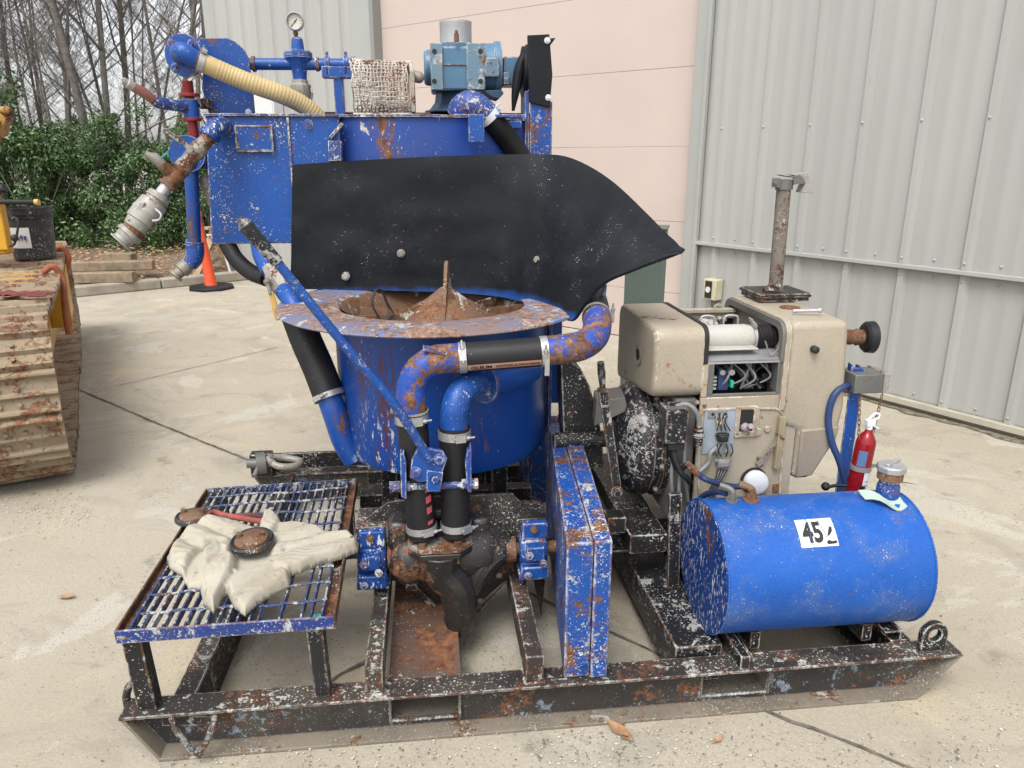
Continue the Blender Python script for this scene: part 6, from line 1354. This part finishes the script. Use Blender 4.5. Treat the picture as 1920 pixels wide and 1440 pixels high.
for p_, q_ in ((gFL, gBL), (gFR, gBR)):
    b = MB(); fbar(b, p_, q_, cg, .006, .036); i_ = V((cg.x-p_.x, 0, 0)).normalized(); b.slab([p_+i_*.006+dn*.6, q_+i_*.006+dn*.6, q_+i_*.035+dn*.6, p_+i_*.035+dn*.6], (0, 0, -.005)); part('platform_frame', b, M['grate_rust'], WPf, bevel=.001)
b = MB(); nb = 19
for i in range(nb):
    u = .065+.87*i/(nb-1)+rnd.uniform(-.003, .003); v0 = .012; v1 = .985
    if i in (13,): v0 = .30
    if i == 15: v0 = .33
    a_ = gq(u-.006*rnd.random(), v0)+V((0, 0, -.010)); c_ = gq(u+rnd.uniform(-.006, .006), v1)+V((0, 0, -.010)); md = a_.lerp(c_, .5)+V((rnd.uniform(-.002, .002), 0, -.003))
    b.bar(a_, md, .0048, .022); b.bar(md, c_, .0048, .022)
part('grating_bars', b, M['grate'], WPf)
b = MB()
for v_ in (.09, .19, .29, .39, .50, .61, .72, .82, .91):
    pts = [gq(.05+.90*k/14, v_)+V((0, rnd.uniform(-.004, .004), -.001-.003*math.sin(k*.7+v_*9))) for k in range(15)]; b.tube(pts, .0042, 6)
part('grating_rods', b, M['grate'], WPf)
for (tx, bx_) in ((258, 268), (594, 601)):
    tp = m(tx, 1213 if tx < 300 else 1190, .035); bt = m(bx_, 1335 if tx < 300 else 1308, .035); bt.z = Z1+.001; bt.y = .035
    gu = (tp.x-gFL.x)/(gFR.x-gFL.x); tpp = gq(gu, .05)+dn; b = MB(); base = V((tpp.x+.004, .045, Z1+.0012)); b.bar(base, tpp+V((0, 0, -.009)), .050 if tx < 300 else .044, .050, up=(0, 1, 0)); part('platform_leg', b, M['black_spat'] if tx > 300 else M['black'], WPf, bevel=.004)
    b = MB(); b.cyl(tpp+V((0, 0, -.010)), tpp+V((0, 0, .001)), .030, 16); part('tape_pad', b, M['tape'], WPf, bevel=.003)
b = MB(); e_ = gq(.10, .97); e2 = gq(.93, .97)
for q in (e_, e2): b.bar(V((q.x, q.y, Z1-.02)), q+dn, .04, .04, up=(0, 1, 0))
b.bar(V((e_.x-.05, e_.y, Z1-.02)), V((e2.x+.1, e2.y, Z1-.02)), .04, .03); part('platform_rear_stand', b, M['black'], WPf)

# ================================================================== things lying on the plant
def lw(p): p = V(p); return V((OX, OY, 0))+ex*p.x+ey*p.y+V((0, 0, p.z))   # plant coords -> world
# strainer basket
BK = thing('strainer_basket', 'white rusty wire mesh strainer basket lying on top of the blue tank', 'strainer', (OX, OY, 0), YAW)
bl0, bl1 = m(664, 160, 1.38), m(764, 160, 1.38); bz = zt_+.006; br = (m(700, 109, 1.30).z-bz)/2; by = 1.38; bcz = bz+br
def bsurf(x, a, rs=1): 
    k = 1+.05*noise.noise(V((x*14, math.cos(a)*2, math.sin(a)*2))); rx = br*1.02*rs*k*(1-.05*(x-bl0.x)/(bl1.x-bl0.x)); z = bcz+math.sin(a)*rx; return V((x+.004*noise.noise(V((a*3, x*20, 1))), by+math.cos(a)*rx*.8, max(bz+.003, z)))
b = MB()
for i in range(16):
    x = bl0.x+(bl1.x-bl0.x)*i/15; b.tube([bsurf(x+.003*math.sin(i*5+j), 2*math.pi*j/48, 1+.012*(-1)**(i+j)) for j in range(49)], .0028, 5, caps=False)
for j in range(36):
    a = 2*math.pi*j/36; b.tube([bsurf(bl0.x+(bl1.x-bl0.x)*i/20, a+.02*math.sin(i), 1+.012*(-1)**(i+j+1)) for i in range(21)], .0028, 5, caps=False)
obj('wire_mesh', b, M['mesh'], BK)
b = MB(); b.lathe([(br*.80, -.007), (br*1.03, -.007), (br*1.03, .007), (br*.80, .007)], V((bl1.x+.010, by, bcz)), (1, .12, 0), 40, closed=True); 
b2 = MB(); b2.v = [(x, by+(y-by)*.82, z) for x, y, z in b.v]; b2.f = b.f; b2.mi = b.mi; obj('basket_ring', b2, M['mesh'], BK, bevel=.003)
b = MB(); b.tube([V((bl0.x-.004, by-br*.55, bz+.004)), V(((bl0.x+bl1.x)/2, by-br*.66, bz+.003)), V((bl1.x+.02, by-br*.5, bz+.006))], .005, 8); obj('hem_wire', b, M['mesh'], BK)
b = MB(); b.cyl(V((bl1.x+.018, by-.03, bcz+.045)), V((bl1.x+.045, by-.035, bcz+.04)), .022, 14); b.ball(V((bl1.x+.045, by-.035, bcz+.04)), .022); b.bx((bl1.x+.012, by-.08, bcz-br*.9), (bl1.x+.030, by-.05, bcz+br*.6)); obj('basket_latch', b, M['galv'], BK, bevel=.004)

# canvas bag
outline = [(311, 1044), (326, 1015), (359, 984), (397, 969), (434, 973), (472, 984), (490, 986), (492, 969), (509, 961), (522, 973), (534, 982), (580, 980), (622, 998), (655, 998), (674, 1015), (672, 1034), (638, 1048), (592, 1061), (567, 1073), (547, 1078), (545, 1098), (513, 1115), (484, 1132), (459, 1155), (438, 1140), (424, 1112), (415, 1127), (401, 1152), (380, 1132), (374, 1104), (351, 1102), (340, 1080), (317, 1065)]
ZC = ZG+.004
OP = [mz(x, y, ZC+.006) for x, y in outline]
flaps = [([(345, 1092), (350, 1060), (372, 1033), (388, 1030), (400, 1060), (380, 1104), (351, 1102)], .010, .016, 0.2, 1.5),
 ([(480, 990), (512, 985), (534, 982), (580, 980), (622, 998), (655, 998), (675, 1015), (673, 1034), (638, 1048), (592, 1061), (567, 1073), (545, 1074), (520, 1062), (490, 1062), (506, 1035)], .016, .026, 1.9, 2.0),
 ([(311, 1044), (326, 1015), (359, 984), (397, 969), (434, 973), (472, 984), (486, 992), (452, 1002), (428, 1018), (398, 1020), (372, 1036), (352, 1062), (345, 1090), (317, 1066)], .016, .030, .9, 1.6),
 ([(436, 1062), (470, 1070), (500, 1053), (530, 1062), (548, 1078), (546, 1098), (513, 1115), (484, 1132), (459, 1156), (438, 1141), (422, 1112), (426, 1088)], .016, .026, 2.4, 1.8),
 ([(505, 1064), (520, 1052), (550, 1030), (600, 1022), (668, 1022), (672, 1034), (638, 1048), (592, 1061), (567, 1073), (540, 1076)], .026, .018, 1.7, 1.2),
 ([(378, 1040), (398, 1020), (425, 1020), (441, 1038), (444, 1060), (432, 1090), (416, 1127), (401, 1153), (385, 1139), (374, 1106), (372, 1072)], .024, .026, .1, 1.3),
 ([(484, 992), (490, 970), (508, 960), (520, 968), (530, 984), (518, 1000), (500, 1008)], .030, .020, .5, 1.0)]
flaps = [([mz(x, y, ZC+.02) for x, y in f[0]],)+f[1:] for f in flaps]
flaps = [(catmull(f[0]+[f[0][0]], 3)[:-1],)+f[1:] for f in flaps]
def segd(p, a, c):
    ax_, ay_ = c.x-a.x, c.y-a.y; L = ax_*ax_+ay_*ay_; t = max(0, min(1, ((p[0]-a.x)*ax_+(p[1]-a.y)*ay_)/L)) if L else 0
    return math.hypot(p[0]-a.x-ax_*t, p[1]-a.y-ay_*t)
def inpoly(p, Q=None):
    Q = Q or OP; c = False; n = len(Q)
    for i in range(n):
        a, d = Q[i], Q[i-1]
        if (a.y > p[1]) != (d.y > p[1]) and p[0] < (d.x-a.x)*(p[1]-a.y)/(d.y-a.y)+a.x: c = not c
    return c
capc = mz(474, 1022, ZC+.03)
def cloth_h(x, y):
    e = min(segd((x, y), OP[i-1], OP[i]) for i in range(len(OP)))
    if not inpoly((x, y)): return -e
    wx = x+.004*noise.noise(V((x*25, y*25, 0))); wy = y+.004*noise.noise(V((x*25, y*25, 5)))
    h = .005
    for Q, base_, bul, dr_, ph_ in flaps:
        if not inpoly((wx, wy), Q): continue
        d = min(segd((wx, wy), Q[i-1], Q[i]) for i in range(len(Q)))
        edge = min(1, d/.007)**.5
        mid = min(1, d/.016); t_ = wx*math.cos(dr_)+wy*math.sin(dr_)
        w1 = t_*42*ph_+1.6*noise.noise(V((wx*8, wy*8, ph_))); fold = 1-abs(math.sin(w1*.5))**.8      # rounded folds that meet in sharp valleys
        cr = abs(math.sin(t_*130+5*noise.noise(V((wx*11, wy*11, 4)))))**.6; h = max(h, base_*edge+bul*.62*mid*(.20+.95*(1-fold))+.0032*mid*cr)
    h *= min(1, e/.011)**.5
    dc_ = math.hypot(x-capc.x, y-capc.y)
    if dc_ < .075: h = min(h, .012+max(0, dc_-.055)*1.2)
    return max(h, .0015)
xsn = [p.x for p in OP]; ysn = [p.y for p in OP]; ST = .0036
nx_ = int((max(xsn)-min(xsn))/ST)+3; ny_ = int((max(ysn)-min(ysn))/ST)+3
X0_, Y0_ = min(xsn)-ST, min(ysn)-ST; hm = [[cloth_h(X0_+i*ST, Y0_+j*ST) for i in range(nx_)] for j in range(ny_)]
b = MB(); idx = {}; vs = []
eye_c = mz(662, 1013, ZC+.02)
def vid(i, j, top):
    k = (i, j, top)
    if k not in idx:
        h = hm[j][i]; idx[k] = len(vs); vs.append((X0_+i*ST, Y0_+j*ST, ZC+(max(h, .0015) if top else 0)))
    return idx[k]
cells = {(i, j) for j in range(ny_-1) for i in range(nx_-1) if min(hm[j][i], hm[j][i+1], hm[j+1][i], hm[j+1][i+1]) > 0 and math.hypot(X0_+(i+.5)*ST-eye_c.x, Y0_+(j+.5)*ST-eye_c.y) > .006}
fs = []
for i, j in cells:
    fs.append((vid(i, j, 1), vid(i+1, j, 1), vid(i+1, j+1, 1), vid(i, j+1, 1))); fs.append((vid(i, j, 0), vid(i, j+1, 0), vid(i+1, j+1, 0), vid(i+1, j, 0)))
    for (a, c, nb_) in (((i, j), (i+1, j), (i, j-1)), ((i+1, j), (i+1, j+1), (i+1, j)), ((i+1, j+1), (i, j+1), (i, j+1)), ((i, j+1), (i, j), (i-1, j))):
        if nb_ not in cells: fs.append((vid(*a, 0), vid(*c, 0), vid(*c, 1), vid(*a, 1)))
b.add(vs, fs)
CLO = thing('canvas_bag', 'crumpled off white canvas bag with a brass eyelet lying on the blue grating', 'canvas bag', (OX, OY, 0), YAW)
co = obj('canvas', b, M['cloth'], CLO, sharp=180)
sm2 = co.modifiers.new('smooth', 'SMOOTH'); sm2.factor = .5; sm2.iterations = 2
b = MB(); b.lathe([(.0055, 0), (.0105, 0), (.0105, .003), (.0055, .003)], eye_c+V((0, 0, .006)), (0, -.3, 1), 20, closed=True); obj('eyelet', b, M['greymetal'], CLO)
def pipe_cap(c, r, tilt, lab):
    t = thing('pipe_cap', lab, 'pipe cap', lw(c), YAW); n = V(tilt).normalized(); b = MB()
    b.lathe([(0, 0), (r*.92, 0), (r, .006), (r, .014), (r*.93, .020), (r*.80, .016)], V((0, 0, 0)), n, 48); b.lathe([(r*.80, .016), (r*.2, .012), (0, .012)], V((0, 0, 0)), n, 48, cap=False); obj('cap_body', b, M['castblack'], t)
    b = MB(); b.lathe([(r*.78, .013), (r*.75, .021), (r*.45, .030), (0, .034)], V((0, 0, 0)), n, 40, cap=False); cp_ = obj('rusty_dome', b, M['cone'] if r < .06 else M['rustypipe'], t)
    for s_ in (-1, 1):
        b = MB(); b.cyl(n*.02+V((s_*r*.5, 0, 0)), n*.040+V((s_*r*.5, 0, 0)), .009, 10); obj('cap_lug', b, M['rustypipe'], t)
    return t
pipe_cap(capc+V((0, 0, .005)), .066, (-.08, -.10, 1), 'round rusty pipe cap lying on top of the canvas bag')
pipe_cap(mz(363, 975, ZC+.012), .058, (.02, 0, 1), 'round rusty pipe cap at the back left edge of the grating beyond the canvas')
t = thing('red_strap', 'faded red and black webbing strap between the two rusty pipe caps behind the canvas', 'strap', (OX, OY, 0), YAW)
b = MB()
b.tube([mz(x, y, ZC+.022) for x, y in ((384, 972), (400, 960), (420, 966), (455, 972), (492, 978))], .010, 10, smooth=5); obj('webbing', b, plain('faded_red_webbing', (.38, .09, .07), .8, var=.5), t)
b = MB(); b.tube([mz(x, y, ZC+.020) for x, y in ((388, 985), (410, 974), (440, 968), (470, 966), (495, 970))], .009, 10, smooth=5); obj('handle', b, plain('dark_red_handle', (.16, .05, .045), .7, var=.6), t)

# fire extinguisher
ep0, ep1 = m(1606, 912, .42), m(1619, 815, .42); ep1 = V((ep0.x+.012, .42, ep1.z-.012)); er = .032
FE = thing('fire_extinguisher', 'red fire extinguisher with a white label strapped to the blue post behind the fuel tank', 'fire extinguisher', (OX, OY, 0), YAW)
d = (ep1-ep0).normalized(); bot_ = ep0-d*.10
L = (ep1-bot_).length
b = MB(); b.lathe([(0, 0), (er*.9, 0), (er, .006), (er, L-.02), (er*.92, L-.006), (er*.6, L+.014), (er*.36, L+.022), (er*.34, L+.032)], bot_, d, 36); obj('cylinder', b, M['redext'], FE, sharp=60)
nk = bot_+d*(L+.03); b = MB(); b.cyl(nk, nk+d*.016, .011, 12); b.box(nk+d*.024, (.030, .022, .022)); 
b.tube([nk+d*.03+V((-.01, 0, 0)), nk+d*.045, nk+d*.056+V((.012, 0, 0)), nk+d*.052+V((.026, 0, 0)), nk+d*.04+V((.026, 0, 0)), nk+d*.034+V((.012, 0, 0))], .0045, 8, smooth=3); b.bar(nk+d*.018+V((.005, 0, 0)), nk+d*.002+V((.034, 0, 0)), .012, .006); obj('valve_head', b, M['cap_white'], FE, bevel=.002)
def elab(a0, a1, t0, t1, mt, nm, rr=.0008):
    b = MB(); vs = []; _, u_, k_ = frame(d)
    for t_ in (t0, t1):
        for i in range(9):
            a = R(a0+(a1-a0)*i/8); dir_ = V((math.sin(a), -math.cos(a), 0)); dir_ = (dir_-d*dir_.dot(d)).normalized(); vs.append(bot_+d*t_+dir_*(er+rr))
    b.add(vs, [(i, i+1, 10+i, 9+i) for i in range(8)]); return obj(nm, b, mt, FE)
elab(-5, 75, L*.10, L*.62, M['sticker'], 'instruction_label'); elab(-60, -10, L*.66, L*.86, plain('blue_grey_label', (.10, .18, .35), .4), 'class_label')
for k in range(7): elab(5, 35, L*(.14+.055*k), L*(.15+.055*k), M['grey'], 'label_line', .0014)
b = MB(); b.lathe([(er, -.008), (er+.0025, -.008), (er+.0025, .008), (er, .008)], bot_+d*L*.62, d, 32, closed=True); b.box(bot_+d*L*.63+V((er+.02, -.01, .004)), (.045, .004, .012)); obj('strap', b, M['grey'], FE)

# ---- tracked machine at the left edge
G1 = W(145, 872); TD = V((-.477, .879, 0)).normalized(); TL = V((-TD.y, TD.x, 0)); TLn = V((-.879, -.477, 0)).normalized()
RG = thing('tracked_machine', 'yellow tracked machine with muddy rusty crawler track at the left edge', 'tracked machine', (0, 0, 0))
TH_ = .90; rt = TH_/2; P0 = G1 - TD*.0
LEN = 3.4; peri = 2*LEN+2*math.pi*rt; nsh = 42; pitch = peri/nsh; WD = .62
def tpos(s):
    s %= peri
    if s < LEN: return P0+TD*s+V((0, 0, 0)), TD, V((0, 0, -1))
    s -= LEN
    if s < math.pi*rt: a = s/rt; c = P0+TD*LEN+V((0, 0, rt)); n = TD*math.sin(a)-V((0, 0, 1))*math.cos(a); return c+n*rt, TD*math.cos(a)+V((0, 0, 1))*math.sin(a), n
    s -= math.pi*rt
    if s < LEN: sag = 0.05*math.sin(math.pi*s/LEN); return P0+TD*(LEN-s)+V((0, 0, TH_-sag)), -TD, V((0, 0, 1))
    s -= LEN; a = s/rt; c = P0+V((0, 0, rt)); n = -TD*math.sin(a)+V((0, 0, 1))*math.cos(a); return c+n*rt, -TD*math.cos(a)-V((0, 0, 1))*math.sin(a), n
for i in range(nsh):
    p, t_, n = tpos((i+.5)*pitch); b = MB(); hp_ = pitch*.478; off = .0
    prof = [(-hp_, -.028), (-hp_, .004), (-hp_*.86, .034), (-hp_*.76, .034), (-hp_*.62, .004), (-hp_*.12, .004), (-hp_*.02, .026), (hp_*.08, .026), (hp_*.20, .004), (hp_*.62, .004), (hp_*.74, .030), (hp_*.84, .030), (hp_*.97, .004), (hp_, -.028)]
    e0, e1 = rnd.uniform(-.006, .006), WD
    for q in range(12):
        pass
    K = 13; vs = []
    for k in range(K):
        l_ = TLn*(e0+(e1-e0)*k/(K-1))
        for j, (a, h) in enumerate(prof):
            hh = h+(.006*noise.noise(V((k*1.3, j*.9, i*2.1))) if 0 < j < 13 else 0); vs.append(p+l_+t_*a+n*(hh-.034))
    m_ = len(prof); fs = [(k*m_+j, k*m_+(j+1) % m_, (k+1)*m_+(j+1) % m_, (k+1)*m_+j) for k in range(K-1) for j in range(m_)]+[list(range(m_))[::-1], [(K-1)*m_+j for j in range(m_)]]
    b.add(vs, fs)
    for l_ in (.16, .24, .38, .46):
        for a_ in (-.28, .42): q_ = p+TLn*l_+t_*hp_*a_+n*(-.031); b.cyl(q_, q_+n*.014, .011, 6)
    obj('track_shoe', b, M['track'], RG, sharp=30)
    if i % 1 == 0 and False: pass
b = MB(); f0_ = P0+TLn*.14; b.slab([f0_+TD*.15+V((0, 0, .22)), f0_+TD*3.2+V((0, 0, .22)), f0_+TD*3.2+V((0, 0, .66)), f0_+TD*.25+V((0, 0, .66))], TLn*.34); b.slab([f0_+TD*1.2+V((0, 0, .66)), f0_+TD*1.9+V((0, 0, .66)), f0_+TD*1.9+V((0, 0, .84)), f0_+TD*1.2+V((0, 0, .84))], TLn*.34); obj('track_frame', b, M['yellow'], RG, bevel=.02)
b = MB(); b.cyl(P0+TLn*.2+V((0, 0, rt)), P0+TLn*.42+V((0, 0, rt)), rt-.09, 32); obj('idler_wheel', b, M['track'], RG)
b = MB(); q = P0+TD*2.2+TLn*.0; b.slab([q+V((0, 0, .40)), q+TD*.55+V((0, 0, .40)), q+TD*.55+V((0, 0, .78)), q+V((0, 0, .70))], TLn*.10); b.slab([q-TD*.04+V((0, 0, .36)), q+TD*.0+V((0, 0, .36)), q+V((0, 0, .80)), q-TD*.04+V((0, 0, .78))], TLn*.14); obj('guide_bracket', b, M['yellow'], RG, bevel=.006)
ro = plain('faded_orange_hose', (.40, .12, .05), .7, var=.4)
b = MB(); q = P0+TD*1.55-TLn*.0; b.tube([q+TLn*.1+V((0, 0, .86)), q+TLn*.03+V((0, 0, .90)), q-TLn*.01+V((0, 0, .80)), q+TD*-.1+V((0, 0, .62)), q+TD*-.15+V((0, 0, .45))], .022, 10, smooth=5); obj('orange_hose', b, ro, RG)
b = MB(); q = P0+TD*2.9; b.tube([q+TLn*.12+V((0, 0, .84)), q+TLn*.03+V((0, 0, .90)), q-TLn*.02+V((0, 0, .82)), q+TLn*.02+V((0, 0, .68))], .024, 10, smooth=5); obj('orange_hose', b, ro, RG)
Ym = 5.35
a_, c_ = WY(-60, 350, Ym), WY(20, 478, Ym); b = MB(); b.bx((a_.x-.3, Ym, c_.z), (c_.x-.03, Ym+.10, a_.z-.02)); obj('machine_body', b, M['yellow'], RG, bevel=.015)
b = MB(); a2, c2 = WY(-40, 390, Ym-.03), WY(14, 470, Ym-.03); b.bx((a2.x, Ym-.02, c2.z), (c2.x, Ym-.002, a2.z)); obj('body_hatch', b, M['yellow'], RG, bevel=.008)
b = MB(); b.cyl(WY(-30, 378, Ym-.06), WY(66, 379, Ym-.06), .018, 16); obj('grab_handle', b, M['rubber'], RG)
b = MB(); b.cyl(WY(66, 379, Ym-.06), WY(73, 379, Ym-.06), .02, 16); obj('handle_tip', b, M['woodhandle'], RG)
b = MB(); b.cyl(WY(-10, 360, Ym), WY(10, 352, Ym), .03, 14); b.tube([WY(5, 352, Ym), WY(8, 372, Ym)], .02, 10); obj('control_knob', b, M['ink'], RG)
b = MB(); b.tube([WY(20, 405, Ym-.03), WY(34, 415, Ym-.05), WY(28, 455, Ym-.05), WY(18, 462, Ym-.03)], .008, 8, smooth=5); b.ball(WY(27, 446, Ym-.05), .025); obj('cable_loop', b, M['ink'], RG)
b = MB(); b.cyl(WY(-40, 225, Ym+.3), WY(8, 240, Ym+.3), .07, 20); b.cyl(WY(-40, 208, Ym+.3), WY(18, 207, Ym+.3), .028, 12); b.ball(WY(14, 208, Ym+.3), .035); b.bar(WY(-50, 330, Ym+.3), WY(8, 215, Ym+.3), .09, .08, up=(0, 1, 0)); obj('swing_arm', b, worn('yellow_greasy_arm', (.45, .26, .05), (.25, .13, .04), .4, rust=.52, splat=.7, big=.8), RG, bevel=.004)
# bucket on the track
bz0 = TH_-.03; bp = W(67, 482, bz0)
k_ = (bp-V((0, 0, H))).length; brr = 40/F*(bp.y*math.cos(TH)+(H-bz0)*math.sin(TH)); bh_ = brr*2.3
BU = thing('bucket', 'black paint spattered plastic bucket standing on the crawler track', 'bucket', bp)
b = MB(); b.lathe([(0, .004), (brr*.86, .0), (brr*.99, bh_*.97), (brr*1.02, bh_*.97), (brr*1.02, bh_), (brr*.96, bh_), (brr*.84, .02), (0, .02)], V((0, 0, 0)), (0, 0, 1), 40); obj('bucket_body', b, M['bucket'], BU)
b = MB(); 
for z in (.80, .86): b.lathe([(brr*.97, bh_*z), (brr*1.02, bh_*z), (brr*1.02, bh_*(z+.012)), (brr*.97, bh_*(z+.012))], V((0, 0, 0)), (0, 0, 1), 40, closed=True)
obj('bucket_rib', b, M['bucket'], BU)
b = MB(); vs = []
for z in (.22, .62):
    for i in range(9): a = R(-118+i*7); rr_ = brr*(.86+.13*z)+.004; vs.append((math.cos(a)*rr_, math.sin(a)*rr_, bh_*z))
b.add(vs, [(i, i+1, 10+i, 9+i) for i in range(8)]); obj('paper_label', b, M['sticker'], BU)
b = MB(); 
for k in range(5):
    a = R(-110+k*9); rr_ = brr*.935+.006; b.box((math.cos(a)*rr_, math.sin(a)*rr_, bh_*(.42+.02*(k % 2))), (.016, .004, .03), Matrix.Rotation(a+R(90), 3, 'Z'))
obj('label_mark', b, M['blue'], BU)
# rag on the track
rg = MB(); rc_ = W(42, 556, TH_+.0); gg = []
for j in range(15):
    row = []
    for i in range(21):
        u, v_ = i/20-.5, j/14-.5; x = u*.30+.02*noise.noise(V((u*5, v_*5, 2))); y = v_*.15+.03*noise.noise(V((u*4, v_*4, 7)))
        row.append(V((x, y, .022+.03*abs(noise.noise(V((u*7, v_*6, 4))))*(1-abs(u)*1.2))))
    gg.append(row)
rg.sheet(gg, .004); ro_ = obj('rag', rg, M['rag'], sharp=80); ro_.location = rc_+V((0, 0, -.01)); tag(ro_, 'crumpled dark red rag lying on top of the crawler track', 'rag')

# ---- cone, sawhorse, white pipe
cp_ = W(397, 541); CN = thing('traffic_cone', 'orange traffic cone on a black base behind the blue tank', 'traffic cone', cp_)
b = MB(); b.lathe([(.085, .035), (.075, .06), (.030, .90), (.045, .93), (.045, .98), (.02, .985)], V((0, 0, 0)), (-.07, 0, 1), 32); obj('cone_body', b, M['orange'], CN)
b = MB(); b.lathe([(.0, .0), (.29, 0), (.29, .03), (.26, .045), (.12, .05)], V((0, 0, 0)), (0, 0, 1), 8); obj('cone_base', b, M['rubber'], CN, bevel=.006)
SWp = W(398, 528); SW = thing('sawhorse', 'wooden sawhorse legs standing behind the orange cone', 'sawhorse', SWp)
Ys = SWp.y+.15
def sw(x, y, d=0): return WY(x, y, Ys+d)-SWp
for a_, c_ in (((404, 425, .0), (364, 538, -.25)), ((404, 425, .1), (428, 530, .35))):
    b = MB(); p_, q_ = sw(*a_), sw(*c_); q_.z = .01; b.bar(p_, q_, .09, .04, up=(0, 1, 0)); obj('leg', b, M['lightwood'], SW, bevel=.004)
b = MB(); b.bar(sw(385, 500, .05), sw(436, 468, .05), .05, .03, up=(0, 1, 0)); obj('brace', b, M['wood'], SW, bevel=.004)
b = MB(); b.bar(sw(404, 430, .05)+V((-.05, -.2, .03)), sw(404, 430, .05)+V((.5, .5, .03)), .09, .04); obj('top_rail', b, M['lightwood'], SW, bevel=.004)
wp = MB(); pts = [WY(388, 441, Ys-.1), WY(412, 442, Ys-.1), WY(418, 466, Ys-.1), WY(436, 522, Ys-.1)]; pts[-1].z = .02; wp.tube([p-pts[-1] for p in pts], .016, 10, smooth=2)
wo = obj('white_pipe', wp, M['cap_white']); wo.location = pts[-1]; tag(wo, 'thin bent white plastic pipe leaning beside the sawhorse', 'pipe')

# ---- fallen leaves and bits on the yard
def leaf(px, py, L, ang, lab, mt='deadleaf', curl=.3):
    b = MB(); gg = []
    for i in range(9):
        t = i/8; w_ = L*.20*math.sin(math.pi*min(1, t*1.02))**.8+.0006; zz = L*curl*abs(t-.4)**1.5
        gg.append([V(((t-.5)*L, w_*s_, .003+zz+abs(s_)*w_*.5+.002*math.sin(t*9+s_))) for s_ in (-1, -.5, 0, .5, 1)])
    b.sheet(gg, .0006); o = obj('dead_leaf', b, M[mt], sharp=80); o.location = W(px, py, .004); o.rotation_euler = (0, 0, ang); return tag(o, lab, 'leaf')
leaf(1158, 1372, .085, R(-55), 'curled brown dead leaf on the concrete in front of the right fork pocket')
leaf(1172, 1380, .075, R(-70), 'pale torn dead leaf crossing a darker one in front of the skid')
leaf(1165, 1355, .05, R(60), 'small grey leaf fragment lying closest to the skid front', curl=.1)
leaf(125, 1121, .065, R(5), 'flat brown leaf alone on the concrete left of the work platform', curl=.1)
leaf(1345, 1390, .04, R(30), 'small pale leaf on the concrete right of the curled leaves')
leaf(372, 1385, .05, R(70), 'dry leaf caught behind the tow link inside the skid corner')
b = MB(); a_, c_ = W(1665, 905), W(1722, 909); b.tube([a_, a_.lerp(c_, .5)+V((0, .01, .004)), c_], [.005, .004, .002], 6, smooth=3)
tw_ = obj('twig', b, M['wood']); tag(tw_, 'thin dry twig on the concrete right of the filler cap', 'twig')
